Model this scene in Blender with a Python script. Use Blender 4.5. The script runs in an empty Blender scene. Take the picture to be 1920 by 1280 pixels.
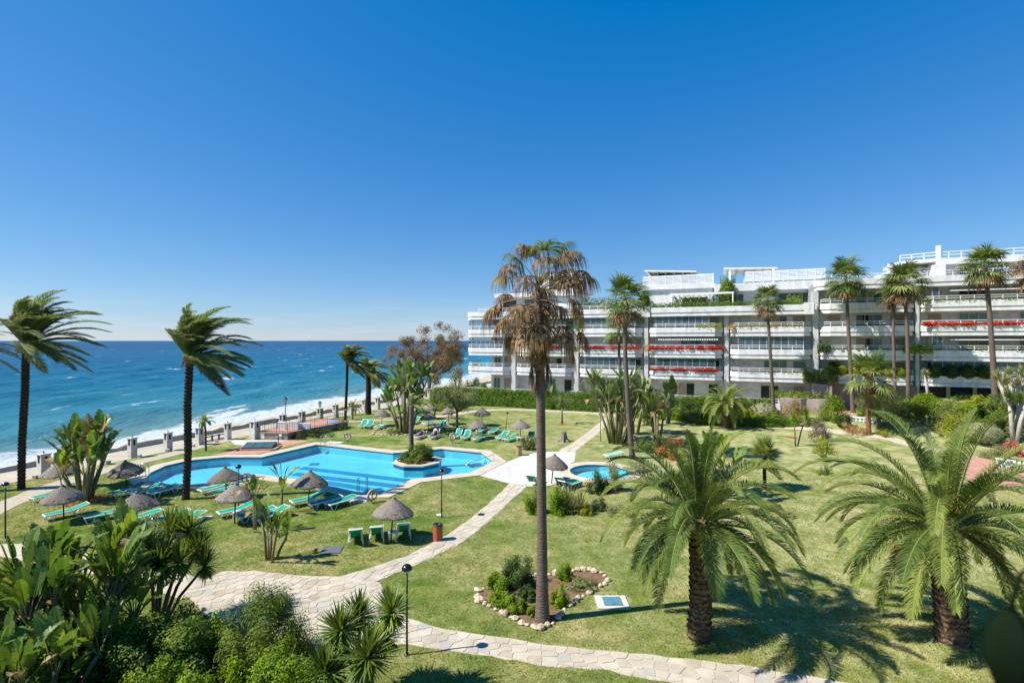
import bpy, math, random
import numpy as np
from mathutils import Vector, Matrix
from mathutils.geometry import tessellate_polygon

S = bpy.context.scene
COL = S.collection
R = math.radians
random.seed(7); NP = np.random.default_rng(7)

# ------------------------------------------------------------------ camera, sky, sun, exposure
CAM_Z, FOC = 10.0, 960.0                       # eye height in metres, focal length in photo pixels
cam = bpy.data.cameras.new('Camera'); camo = bpy.data.objects.new('Camera', cam); COL.objects.link(camo)
cam.lens = 18.0; cam.sensor_width = 36.0; cam.clip_start = 0.05; cam.clip_end = 80000
camo.location = (0, 0, CAM_Z); camo.rotation_euler = (R(90), 0, 0); cam.shift_y = -0.0008
cam.dof.use_dof = True; cam.dof.focus_distance = 40; cam.dof.aperture_fstop = 2.8
S.camera = camo
SUN_DIR = Vector((-0.98, -0.20, 1.13)).normalized()      # towards the sun, from the lamp post's shadow
W = bpy.data.worlds.new('World'); S.world = W; W.use_nodes = True
nt = W.node_tree; nt.nodes.clear()
sky = nt.nodes.new('ShaderNodeTexSky'); sky.sky_type = 'NISHITA'; sky.sun_disc = False
sky.sun_elevation = math.asin(SUN_DIR.z); sky.sun_rotation = math.atan2(SUN_DIR.x, SUN_DIR.y)
sky.air_density = 1.0; sky.dust_density = 0.0; sky.ozone_density = 1.0; sky.altitude = 0
# one colour grade for the whole sky, as the picture was developed: deeper blue overall
grade = nt.nodes.new('ShaderNodeVectorMath'); grade.operation = 'MULTIPLY_ADD'
grade.inputs[1].default_value = (0.465, 0.485, 0.46); grade.inputs[2].default_value = (-0.47, 0.30, 2.08)
floor_ = nt.nodes.new('ShaderNodeVectorMath'); floor_.operation = 'MAXIMUM'; floor_.inputs[1].default_value = (0.0, 0.0, 0.0)
bg = nt.nodes.new('ShaderNodeBackground'); bg.inputs['Strength'].default_value = 0.093
wo = nt.nodes.new('ShaderNodeOutputWorld')
# faint streaks of cloud lying low all round the horizon
tc = nt.nodes.new('ShaderNodeTexCoord'); mp = nt.nodes.new('ShaderNodeMapping'); mp.inputs['Scale'].default_value = (5, 5, 55)
cn = nt.nodes.new('ShaderNodeTexNoise'); cn.inputs['Scale'].default_value = 1.0; cn.inputs['Detail'].default_value = 6
cs = nt.nodes.new('ShaderNodeSeparateXYZ'); cr = nt.nodes.new('ShaderNodeValToRGB'); cb = nt.nodes.new('ShaderNodeValToRGB'); cm = nt.nodes.new('ShaderNodeMath'); cm.operation = 'MULTIPLY'
cr.color_ramp.elements[0].position = 0.42; cr.color_ramp.elements[1].position = 0.72
ce = cb.color_ramp.elements; ce[0].position = 0.0; ce[0].color = (.35, .35, .35, 1); ce[1].position = 0.085; ce[1].color = (0, 0, 0, 1); q_ = ce.new(0.03); q_.color = (.38, .38, .38, 1)
cx = nt.nodes.new('ShaderNodeMix'); cx.data_type = 'RGBA'; cx.inputs[7].default_value = (4.2, 4.9, 5.9, 1)
nt.links.new(tc.outputs['Generated'], mp.inputs[0]); nt.links.new(mp.outputs[0], cn.inputs['Vector']); nt.links.new(tc.outputs['Generated'], cs.inputs[0]); nt.links.new(cs.outputs[2], cb.inputs[0]); nt.links.new(cn.outputs['Fac'], cr.inputs[0])
nt.links.new(cr.outputs[0], cm.inputs[0]); nt.links.new(cb.outputs[0], cm.inputs[1]); nt.links.new(cm.outputs[0], cx.inputs[0])
nt.links.new(sky.outputs[0], grade.inputs[0]); nt.links.new(grade.outputs[0], floor_.inputs[0]); nt.links.new(floor_.outputs[0], cx.inputs[6]); nt.links.new(cx.outputs[2], bg.inputs['Color']); nt.links.new(bg.outputs[0], wo.inputs['Surface'])
sl = bpy.data.lights.new('Sun', 'SUN'); sl.energy = 4.8; sl.angle = R(0.53); sl.color = (1.0, 0.95, 0.86)
so = bpy.data.objects.new('Sun', sl); COL.objects.link(so)
so.rotation_euler = SUN_DIR.to_track_quat('Z', 'Y').to_euler()
S.view_settings.view_transform = 'Standard'; S.view_settings.look = 'None'
S.view_settings.exposure = 0.8; S.view_settings.gamma = 1.0; S.view_settings.use_curve_mapping = False
S.cycles.max_bounces = 8; S.cycles.transparent_max_bounces = 12; S.cycles.caustics_reflective = False; S.cycles.caustics_refractive = False
S.cycles.use_denoising = True

# ------------------------------------------------------------------ where things stand
FA = Vector((-7.5, 84.7)); FD = Vector((0.9255, -0.3788)); FN = Vector((-0.3788, -0.9255))   # facade start, direction, outward normal
def smooth(a, b, x):
    t = np.clip((x - a) / (b - a), 0, 1); return t * t * (3 - 2 * t)
def height(x, y):
    """the garden is level but climbs as a bank towards the right half of the building"""
    u = (x - FA.x) * FD.x + (y - FA.y) * FD.y; d = (x - FA.x) * FN.x + (y - FA.y) * FN.y
    T = np.interp(u, [44, 49, 56, 61, 66], [0, 0.9, 1.3, 2.9, 3.3])
    return float(T * smooth(15.5, 6.0, d) if d > -30 else T)
def G(px, py, dz=0.0):
    """point of the ground seen at a photo pixel"""
    k = (px - 960) / FOC; s = (py - 640) / FOC
    if s <= 0: s = 1e-4
    y = CAM_Z / s
    if height(k * y, y) < 0.01 and k * y < 26: return Vector((k * y, y, dz))
    y = 8.0
    while y < 300:
        if CAM_Z - s * y <= height(k * y, y): break
        y += 0.15
    return Vector((k * y, y, height(k * y, y) + dz))
def at(px, py, Y):
    return Vector(((px - 960) / FOC * Y, Y, CAM_Z - (py - 640) / FOC * Y))
def zof(py, Y): return CAM_Z - (py - 640) / FOC * Y
C0 = Vector((-34.6, 37.8)); CT = Vector((0.378, 0.9258)); CN = Vector((-0.9258, 0.378))       # line of pillars along the shore
def coast(a, o, z=0.0):
    p = C0 + CT * a + CN * o; return Vector((p.x, p.y, z))

# ------------------------------------------------------------------ object helpers
def link(o, parent=None):
    COL.objects.link(o)
    if parent is not None: o.parent = parent
    return o
def tag(o, label=None, cat=None, group=None, kind=None):
    if label: o['label'] = label
    if cat: o['category'] = cat
    if group: o['group'] = group
    if kind: o['kind'] = kind
    return o
def thing(name, label, cat, loc=(0, 0, 0), rz=0.0, group=None):
    o = bpy.data.objects.new(name, None); o.empty_display_size = 0.2; link(o)
    o.location = loc; o.rotation_euler = (0, 0, rz)
    return tag(o, label, cat, group, 'thing')
def mesh_np(name, V, F, mats, smooth_=False, idx=None):
    me = bpy.data.meshes.new(name)
    V = np.asarray(V, dtype=np.float32).reshape(-1, 3)
    if isinstance(F, np.ndarray):
        k = F.shape[1]; n = len(F)
        me.vertices.add(len(V)); me.vertices.foreach_set('co', V.ravel())
        me.loops.add(n * k); me.loops.foreach_set('vertex_index', F.astype(np.int32).ravel())
        me.polygons.add(n); me.polygons.foreach_set('loop_start', np.arange(0, n * k, k, dtype=np.int32))
        me.polygons.foreach_set('loop_total', np.full(n, k, dtype=np.int32))
    else:
        me.from_pydata([tuple(v) for v in V], [], F)
    if not isinstance(mats, (list, tuple)): mats = [mats]
    for m in mats: me.materials.append(m)
    if idx is not None: me.polygons.foreach_set('material_index', np.asarray(idx, dtype=np.int32))
    if smooth_: me.polygons.foreach_set('use_smooth', np.ones(len(me.polygons), dtype=bool))
    me.update(calc_edges=True); me.validate()
    return me
def obj(name, me, parent=None, loc=None, rot=None, scale=None):
    o = bpy.data.objects.new(name, me); link(o, parent)
    if loc is not None: o.location = loc
    if rot is not None: o.rotation_euler = rot
    if scale is not None: o.scale = scale if hasattr(scale, '__len__') else (scale,) * 3
    return o
class MB:
    """collects simple solids into one mesh"""
    def __init__(s): s.v = []; s.f = []; s.m = []
    def add(s, V, F, mi=0):
        b = len(s.v); s.v += [tuple(p) for p in V]; s.f += [tuple(b + i for i in q) for q in F]; s.m += [mi] * len(F)
    def box(s, x0, x1, y0, y1, z0, z1, mi=0, M=None):
        V = [Vector(p) for p in ((x0, y0, z0), (x1, y0, z0), (x1, y1, z0), (x0, y1, z0), (x0, y0, z1), (x1, y0, z1), (x1, y1, z1), (x0, y1, z1))]
        if M is not None: V = [M @ p for p in V]
        s.add(V, [(3, 2, 1, 0), (4, 5, 6, 7), (0, 1, 5, 4), (1, 2, 6, 5), (2, 3, 7, 6), (3, 0, 4, 7)], mi)
    def prism(s, poly, z0, z1, mi=0, bottom=True):
        n = len(poly)
        ar = sum(poly[i][0] * poly[(i + 1) % n][1] - poly[(i + 1) % n][0] * poly[i][1] for i in range(n))
        if ar < 0: poly = poly[::-1]
        V = [(p[0], p[1], z0) for p in poly] + [(p[0], p[1], z1) for p in poly]
        F = [(i, (i + 1) % n, n + (i + 1) % n, n + i) for i in range(n)]
        tri = tessellate_polygon([[Vector((p[0], p[1], 0)) for p in poly]])
        for t in tri:
            a, b, c = t
            cr = (poly[b][0] - poly[a][0]) * (poly[c][1] - poly[a][1]) - (poly[b][1] - poly[a][1]) * (poly[c][0] - poly[a][0])
            if cr < 0: b, c = c, b
            F.append((n + a, n + b, n + c))
            if bottom: F.append((c, b, a))
        s.add(V, F, mi)
    def wall(s, line, off, z0, z1, mi=0, closed=False):
        """a wall along a plan line with thickness off to its left"""
        A = [Vector((p[0], p[1])) for p in line]; n = len(A); B = []
        for i in range(n):
            d0 = (A[i] - A[i - 1]).normalized() if (i > 0 or closed) else None
            d1 = (A[(i + 1) % n] - A[i]).normalized() if (i < n - 1 or closed) else None
            if d0 is None: d0 = d1
            if d1 is None: d1 = d0
            m = Vector((-(d0.y + d1.y), d0.x + d1.x)); m.normalize(); c = max(0.3, m.dot(Vector((-d0.y, d0.x))))
            B.append(A[i] + m * off / c)
        for i in range(n if closed else n - 1):
            j = (i + 1) % n
            q = [A[i], A[j], B[j], B[i]]
            V = [(p.x, p.y, z0) for p in q] + [(p.x, p.y, z1) for p in q]
            F = [(4, 5, 6, 7), (3, 2, 1, 0), (0, 1, 5, 4), (2, 3, 7, 6)]
            if not closed and i == 0: F.append((3, 0, 4, 7))
            if not closed and i == n - 2: F.append((1, 2, 6, 5))
            s.add(V, F, mi)
    def tube(s, pts, rad, n=8, mi=0, caps=True):
        pts = [Vector(p) for p in pts]; k = len(pts)
        if not hasattr(rad, '__len__'): rad = [rad] * k
        V = []; up = None
        for i in range(k):
            d = (pts[min(i + 1, k - 1)] - pts[max(i - 1, 0)])
            d = d.normalized() if d.length > 1e-9 else Vector((0, 0, 1))
            if up is None: up = Vector((1, 0, 0)) if abs(d.x) < 0.8 else Vector((0, 1, 0))
            a = d.cross(up).normalized(); b = d.cross(a); up = -b if False else up
            for j in range(n):
                t = 2 * math.pi * j / n; V.append(pts[i] + (a * math.cos(t) + b * math.sin(t)) * rad[i])
        F = [(i * n + j, i * n + (j + 1) % n, (i + 1) * n + (j + 1) % n, (i + 1) * n + j) for i in range(k - 1) for j in range(n)]
        if caps: F += [tuple(range(n))[::-1], tuple((k - 1) * n + j for j in range(n))]
        s.add(V, F, mi)
    def lathe(s, prof, n=16, mi=0, c=(0, 0, 0)):
        V = [(c[0] + r * math.cos(2 * math.pi * j / n), c[1] + r * math.sin(2 * math.pi * j / n), c[2] + z) for r, z in prof for j in range(n)]
        F = [(i * n + j, i * n + (j + 1) % n, (i + 1) * n + (j + 1) % n, (i + 1) * n + j) for i in range(len(prof) - 1) for j in range(n)]
        s.add(V, F, mi)
    def mesh(s, name, mats, sm=False): return mesh_np(name, s.v, s.f, mats, sm, s.m)
    def build(s, name, mats, parent=None, sm=False, **k): return obj(name, s.mesh(name, mats, sm), parent, **k)
def copy_tree(o, parent=None):
    c = o.copy(); COL.objects.link(c); c.parent = parent
    for ch in list(o.children): copy_tree(ch, c)
    return c

# ------------------------------------------------------------------ materials
def _n(t, kind, **kw):
    n = t.nodes.new(kind)
    for k, v in kw.items():
        if k in n.inputs: n.inputs[k].default_value = v
        else: setattr(n, k, v)
    return n
def ramp(t, stops, fac):
    r = t.nodes.new('ShaderNodeValToRGB'); e = r.color_ramp.elements
    while len(e) < len(stops): e.new(0.5)
    for i, (p, c) in enumerate(stops):
        e[i].position = p; e[i].color = (*c, 1) if len(c) == 3 else c
    t.links.new(fac, r.inputs[0]); return r.outputs[0]
def noise(t, scale, detail=4, rough=0.55, vec=None, dist=0.0):
    n = t.nodes.new('ShaderNodeTexNoise'); n.inputs['Scale'].default_value = scale; n.inputs['Detail'].default_value = detail
    n.inputs['Roughness'].default_value = rough; n.inputs['Distortion'].default_value = dist
    if vec is None: vec = pos(t)
    t.links.new(vec, n.inputs['Vector']); return n.outputs['Fac']
def pos(t):
    return t.nodes.new('ShaderNodeNewGeometry').outputs['Position']
def stretch(t, vec, sc, rz=0.0):
    m = t.nodes.new('ShaderNodeMapping'); m.inputs['Scale'].default_value = sc; m.inputs['Rotation'].default_value = (0, 0, rz)
    t.links.new(vec, m.inputs['Vector']); return m.outputs[0]
def mixc(t, fac, a, b, mode='MIX'):
    m = t.nodes.new('ShaderNodeMix'); m.data_type = 'RGBA'; m.blend_type = mode
    for sock, v in ((m.inputs['Factor'], fac), (m.inputs['A'] if False else m.inputs[6], a), (m.inputs[7], b)):
        if isinstance(v, (int, float)): sock.default_value = v
        elif isinstance(v, tuple): sock.default_value = (*v, 1)
        else: t.links.new(v, sock)
    return m.outputs[2]
def vary(t, col, amt):
    """small lightness difference from object to object"""
    oi = t.nodes.new('ShaderNodeObjectInfo'); mr = t.nodes.new('ShaderNodeMapRange')
    mr.inputs['To Min'].default_value = 1 - amt; mr.inputs['To Max'].default_value = 1 + amt
    t.links.new(oi.outputs['Random'], mr.inputs['Value'])
    h = t.nodes.new('ShaderNodeHueSaturation'); t.links.new(mr.outputs[0], h.inputs['Value']); t.links.new(col, h.inputs['Color']); return h.outputs[0]
def newmat(name):
    m = bpy.data.materials.new(name); m.use_nodes = True; t = m.node_tree; t.nodes.clear()
    o = t.nodes.new('ShaderNodeOutputMaterial'); b = t.nodes.new('ShaderNodeBsdfPrincipled'); t.links.new(b.outputs[0], o.inputs['Surface'])
    return m, t, b, o
def bump(t, b, fac, strength=0.4, dist=0.05):
    n = t.nodes.new('ShaderNodeBump'); n.inputs['Strength'].default_value = strength; n.inputs['Distance'].default_value = dist
    t.links.new(fac, n.inputs['Height']); t.links.new(n.outputs[0], b.inputs['Normal'])
def mat(name, col, col2=None, rough=0.6, scale=6.0, var=0.12, spec=0.3, metal=0.0, bmp=0.0, bscale=None, ov=0.06, detail=5):
    m, t, b, o = newmat(name)
    if col2 is None: a = tuple(c * (1 - var) for c in col); c2 = tuple(min(1, c * (1 + var)) for c in col)
    else: a, c2 = col, col2
    f = noise(t, scale, detail)
    c = vary(t, ramp(t, [(0.3, a), (0.7, c2)], f), ov)
    t.links.new(c, b.inputs['Base Color'])
    b.inputs['Roughness'].default_value = rough; b.inputs['Metallic'].default_value = metal; b.inputs['Specular IOR Level'].default_value = spec
    if bmp: bump(t, b, noise(t, bscale or scale * 3, 6), bmp)
    return m
def leafmat(name, c1, c2, trans=0.3, rough=0.5, scale=1.6, spec=0.35, ov=0.14, fine=None):
    m, t, b, o = newmat(name); k = (1.5, 1.36, 1.05)
    c1 = tuple(min(.8, x * y) for x, y in zip(c1, k)); c2 = tuple(min(.8, x * y) for x, y in zip(c2, k))
    spec *= .6; rough = min(.8, rough + .12)
    c = ramp(t, [(0.32, c1), (0.68, c2)], noise(t, scale, 3))
    if fine: c = mixc(t, ramp(t, [(0.45, (0, 0, 0)), (0.6, (1, 1, 1))], noise(t, fine[0], 2)), c, fine[1])
    c = vary(t, c, ov)
    t.links.new(c, b.inputs['Base Color']); b.inputs['Roughness'].default_value = rough; b.inputs['Specular IOR Level'].default_value = spec
    tr = t.nodes.new('ShaderNodeBsdfTranslucent'); mx = t.nodes.new('ShaderNodeMixShader'); mx.inputs[0].default_value = trans
    h = t.nodes.new('ShaderNodeHueSaturation'); h.inputs['Value'].default_value = 1.5; h.inputs['Hue'].default_value = 0.485; h.inputs['Saturation'].default_value = 1.1
    t.links.new(c, h.inputs['Color']); t.links.new(h.outputs[0], tr.inputs['Color'])
    t.links.new(b.outputs[0], mx.inputs[1]); t.links.new(tr.outputs[0], mx.inputs[2]); t.links.new(mx.outputs[0], o.inputs['Surface'])
    return m

def lawn_material():
    m, t, b, o = newmat('lawn_grass')
    big = noise(t, 0.16, 5, 0.6); mid = noise(t, 1.1, 5, 0.65); fine = noise(t, 14, 4, 0.7)
    c1 = ramp(t, [(0.30, (0.050, 0.110, 0.012)), (0.5, (0.115, 0.190, 0.030)), (0.68, (0.25, 0.285, 0.085))], mid)
    c2 = ramp(t, [(0.3, (0.16, 0.185, 0.04)), (0.62, (0.40, 0.355, 0.165))], mid)
    c = mixc(t, ramp(t, [(0.42, (0, 0, 0)), (0.62, (1, 1, 1))], big), c1, c2)
    # the right half of the lawn is drier than the watered turf round the pool
    sx = t.nodes.new('ShaderNodeSeparateXYZ'); t.links.new(pos(t), sx.inputs[0])
    mr = t.nodes.new('ShaderNodeMapRange'); mr.inputs['From Min'].default_value = -6; mr.inputs['From Max'].default_value = 14; mr.inputs['To Min'].default_value = 0.0; mr.inputs['To Max'].default_value = 0.68
    t.links.new(sx.outputs[0], mr.inputs['Value'])
    dry = ramp(t, [(0.38, (0.16, 0.215, 0.05)), (0.60, (0.55, 0.50, 0.27))], noise(t, 0.7, 6, 0.7))
    c = mixc(t, mr.outputs[0], c, dry)
    c = mixc(t, ramp(t, [(0.66, (0, 0, 0)), (0.74, (0.75, 0.75, 0.75))], noise(t, 0.45, 6, 0.62)), c, (0.36, 0.28, 0.17))     # worn, earthy spots
    c = mixc(t, 0.55, c, ramp(t, [(0.3, (0.45, 0.45, 0.42)), (0.7, (1.0, 1.0, 1.0))], fine), 'MULTIPLY')
    t.links.new(c, b.inputs['Base Color']); b.inputs['Roughness'].default_value = 0.9; b.inputs['Specular IOR Level'].default_value = 0.1
    bump(t, b, fine, 0.7, 0.04); return m
def paving_material(name, a, b_, scale):
    return mat(name, a, b_, rough=0.85, scale=scale, spec=0.15, bmp=0.35, bscale=30, ov=0.10)
def brick_paving():
    m, t, b, o = newmat('terracotta_paving')
    br = t.nodes.new('ShaderNodeTexBrick'); br.inputs['Color1'].default_value = (0.50, 0.24, 0.165, 1); br.inputs['Color2'].default_value = (0.42, 0.195, 0.135, 1); br.inputs['Mortar'].default_value = (0.55, 0.40, 0.32, 1)
    br.inputs['Scale'].default_value = 1.0; br.inputs['Brick Width'].default_value = 0.24; br.inputs['Row Height'].default_value = 0.12; br.inputs['Mortar Size'].default_value = 0.008
    t.links.new(stretch(t, pos(t), (1, 1, 1), R(22)), br.inputs['Vector'])
    c = mixc(t, 0.5, br.outputs['Color'], ramp(t, [(0.3, (0.6, 0.6, 0.6)), (0.7, (1, 1, 1))], noise(t, 2.5)), 'MULTIPLY')
    t.links.new(c, b.inputs['Base Color']); b.inputs['Roughness'].default_value = 0.85; return m
def marble():
    m, t, b, o = newmat('white_marble')
    v = noise(t, 0.55, 8, 0.62, dist=1.4); w = noise(t, 3.0, 5)
    c = ramp(t, [(0.35, (0.62, 0.62, 0.63)), (0.5, (0.79, 0.79, 0.79)), (0.62, (0.70, 0.70, 0.71))], v)
    c = mixc(t, 0.3, c, ramp(t, [(0.3, (0.8, 0.8, 0.79)), (0.7, (1, 1, 1))], w), 'MULTIPLY')
    # faint rain streaks
    st = noise(t, 1.0, 4, 0.6, stretch(t, pos(t), (2.2, 2.2, 0.12)))
    c = mixc(t, 0.30, c, ramp(t, [(0.42, (0.62, 0.61, 0.58)), (0.6, (1, 1, 1))], st), 'MULTIPLY')
    t.links.new(c, b.inputs['Base Color']); b.inputs['Roughness'].default_value = 0.45; return m
def wall_marble():
    m, t, b, o = newmat('grey_marble_cladding')
    br = t.nodes.new('ShaderNodeTexBrick'); br.inputs['Color1'].default_value = (0.60, 0.60, 0.585, 1); br.inputs['Color2'].default_value = (0.50, 0.50, 0.485, 1); br.inputs['Mortar'].default_value = (0.36, 0.36, 0.35, 1)
    br.offset = 0.0; br.inputs['Scale'].default_value = 1.0; br.inputs['Brick Width'].default_value = 0.6; br.inputs['Row Height'].default_value = 0.6; br.inputs['Mortar Size'].default_value = 0.006
    tc = t.nodes.new('ShaderNodeTexCoord'); sx = t.nodes.new('ShaderNodeSeparateXYZ'); cx = t.nodes.new('ShaderNodeCombineXYZ'); ad = t.nodes.new('ShaderNodeMath')
    t.links.new(tc.outputs['Object'], sx.inputs[0]); t.links.new(sx.outputs[0], ad.inputs[0]); t.links.new(sx.outputs[1], ad.inputs[1])
    t.links.new(ad.outputs[0], cx.inputs[0]); t.links.new(sx.outputs[2], cx.inputs[1]); t.links.new(cx.outputs[0], br.inputs['Vector'])
    c = mixc(t, 0.7, br.outputs['Color'], ramp(t, [(0.35, (0.66, 0.66, 0.65)), (0.52, (1, 1, 1)), (0.66, (0.78, 0.77, 0.75))], noise(t, 0.9, 8, 0.65, dist=1.6)), 'MULTIPLY')
    t.links.new(c, b.inputs['Base Color']); b.inputs['Roughness'].default_value = 0.4; return m
def glassmat(name, col, rough=0.04, alpha=None):
    m, t, b, o = newmat(name)
    b.inputs['Base Color'].default_value = (*col, 1); b.inputs['Roughness'].default_value = rough; b.inputs['Specular IOR Level'].default_value = 0.6
    if alpha is not None:
        tr = t.nodes.new('ShaderNodeBsdfTransparent'); mx = t.nodes.new('ShaderNodeMixShader'); mx.inputs[0].default_value = alpha
        tr.inputs[0].default_value = (0.80, 0.90, 0.93, 1)
        t.links.new(tr.outputs[0], mx.inputs[1]); t.links.new(b.outputs[0], mx.inputs[2]); t.links.new(mx.outputs[0], o.inputs['Surface'])
    return m
def pool_water():
    m, t, b, o = newmat('pool_water')
    gl = t.nodes.new('ShaderNodeBsdfGlossy'); gl.inputs['Roughness'].default_value = 0.03; tr = t.nodes.new('ShaderNodeBsdfTransparent'); tr.inputs[0].default_value = (0.72, 0.94, 0.99, 1)
    fr = t.nodes.new('ShaderNodeFresnel'); fr.inputs['IOR'].default_value = 1.33
    bp = t.nodes.new('ShaderNodeBump'); bp.inputs['Strength'].default_value = 0.6; bp.inputs['Distance'].default_value = 0.05
    t.links.new(noise(t, 2.2, 3, 0.5, dist=0.6), bp.inputs['Height'])
    t.links.new(bp.outputs[0], gl.inputs['Normal']); t.links.new(bp.outputs[0], fr.inputs['Normal'])
    mx = t.nodes.new('ShaderNodeMixShader'); t.links.new(fr.outputs[0], mx.inputs[0]); t.links.new(tr.outputs[0], mx.inputs[1]); t.links.new(gl.outputs[0], mx.inputs[2])
    t.links.new(mx.outputs[0], o.inputs['Surface']); return m
def pool_tile():
    m, t, b, o = newmat('pool_tile')
    c = ramp(t, [(0.3, (0.15, 0.58, 0.72)), (0.7, (0.21, 0.66, 0.78))], noise(t, 0.5, 3))
    # broad random drift between two blues of the tile itself
    t.links.new(c, b.inputs['Base Color']); b.inputs['Roughness'].default_value = 0.5; return m
def sea_material():
    m, t, b, o = newmat('sea_water')
    a = t.nodes.new('ShaderNodeAttribute'); a.attribute_name = 'shore'; d = a.outputs['Fac']
    p = pos(t); al = math.atan2(CT.y, CT.x)
    # wavy offset of the depth bands
    wob = noise(t, 0.02, 4, 0.6); ms = t.nodes.new('ShaderNodeMath'); ms.operation = 'MULTIPLY_ADD'; t.links.new(wob, ms.inputs[0]); ms.inputs[1].default_value = 60; 
    sub = t.nodes.new('ShaderNodeMath'); sub.operation = 'SUBTRACT'; t.links.new(d, sub.inputs[0]); sub.inputs[1].default_value = 30
    t.links.new(sub.outputs[0], ms.inputs[2])
    mr = t.nodes.new('ShaderNodeMapRange'); mr.inputs['From Min'].default_value = 0; mr.inputs['From Max'].default_value = 900; t.links.new(ms.outputs[0], mr.inputs['Value'])
    deep = ramp(t, [(0.0, (0.13, 0.22, 0.20)), (0.03, (0.030, 0.180, 0.225)), (0.10, (0.004, 0.118, 0.190)), (0.3, (0.001, 0.078, 0.150)), (1.0, (0.0, 0.046, 0.112))], mr.outputs[0])
    # long streaks of chop, drawn out across the wind
    chop = noise(t, 0.12, 6, 0.65, stretch(t, p, (1.0, 0.30, 1.0), R(-20)))
    c = mixc(t, 0.6, deep, ramp(t, [(0.3, (0.42, 0.55, 0.62)), (0.5, (0.9, 0.95, 1)), (0.75, (1, 1, 1))], chop), 'MULTIPLY')
    # whitecaps
    cap = noise(t, 0.085, 7, 0.72, stretch(t, p, (1.0, 0.28, 1.0), R(8)))
    capf = ramp(t, [(0.625, (0, 0, 0)), (0.665, (1, 1, 1))], cap)
    # surf close to the sand
    sf = t.nodes.new('ShaderNodeMapRange'); sf.inputs['From Min'].default_value = 3; sf.inputs['From Max'].default_value = 13; sf.inputs['To Min'].default_value = 0.60; sf.inputs['To Max'].default_value = 0.0; t.links.new(d, sf.inputs['Value'])
    lace = noise(t, 0.22, 7, 0.7, stretch(t, p, (1, 1, 1), R(0)), 1.0)
    ad = t.nodes.new('ShaderNodeMath'); ad.operation = 'ADD'; t.links.new(lace, ad.inputs[0]); t.links.new(sf.outputs[0], ad.inputs[1])
    surf = ramp(t, [(0.70, (0, 0, 0)), (0.86, (1, 1, 1))], ad.outputs[0])
    mxx = t.nodes.new('ShaderNodeMath'); mxx.operation = 'MAXIMUM'; t.links.new(capf, mxx.inputs[0]); t.links.new(surf, mxx.inputs[1])
    c = mixc(t, mxx.outputs[0], c, (0.56, 0.60, 0.61))
    t.links.new(c, b.inputs['Base Color']); b.inputs['Roughness'].default_value = 0.32; b.inputs['Specular IOR Level'].default_value = 0.15
    bump(t, b, noise(t, 0.45, 7, 0.68, stretch(t, p, (1, 0.4, 1), R(-15))), 1.0, 1.1)
    return m
def frond_trunk(name, c1, c2, ring):
    m, t, b, o = newmat(name)
    w = t.nodes.new('ShaderNodeTexWave'); w.wave_type = 'BANDS'; w.bands_direction = 'Z'; w.inputs['Scale'].default_value = ring; w.inputs['Distortion'].default_value = 7; w.inputs['Detail'].default_value = 4; w.inputs['Detail Scale'].default_value = 2.5
    t.links.new(pos(t), w.inputs['Vector'])
    n = noise(t, 7, 6, 0.7)
    c = mixc(t, w.outputs['Fac'], c1, c2)
    c = mixc(t, 0.7, c, ramp(t, [(0.3, (0.45, 0.42, 0.4)), (0.7, (1.1, 1.1, 1.1))], n), 'MULTIPLY')
    t.links.new(vary(t, c, 0.1), b.inputs['Base Color']); b.inputs['Roughness'].default_value = 0.9; b.inputs['Specular IOR Level'].default_value = 0.1
    bump(t, b, w.outputs['Fac'], 0.3, 0.04); return m

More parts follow.
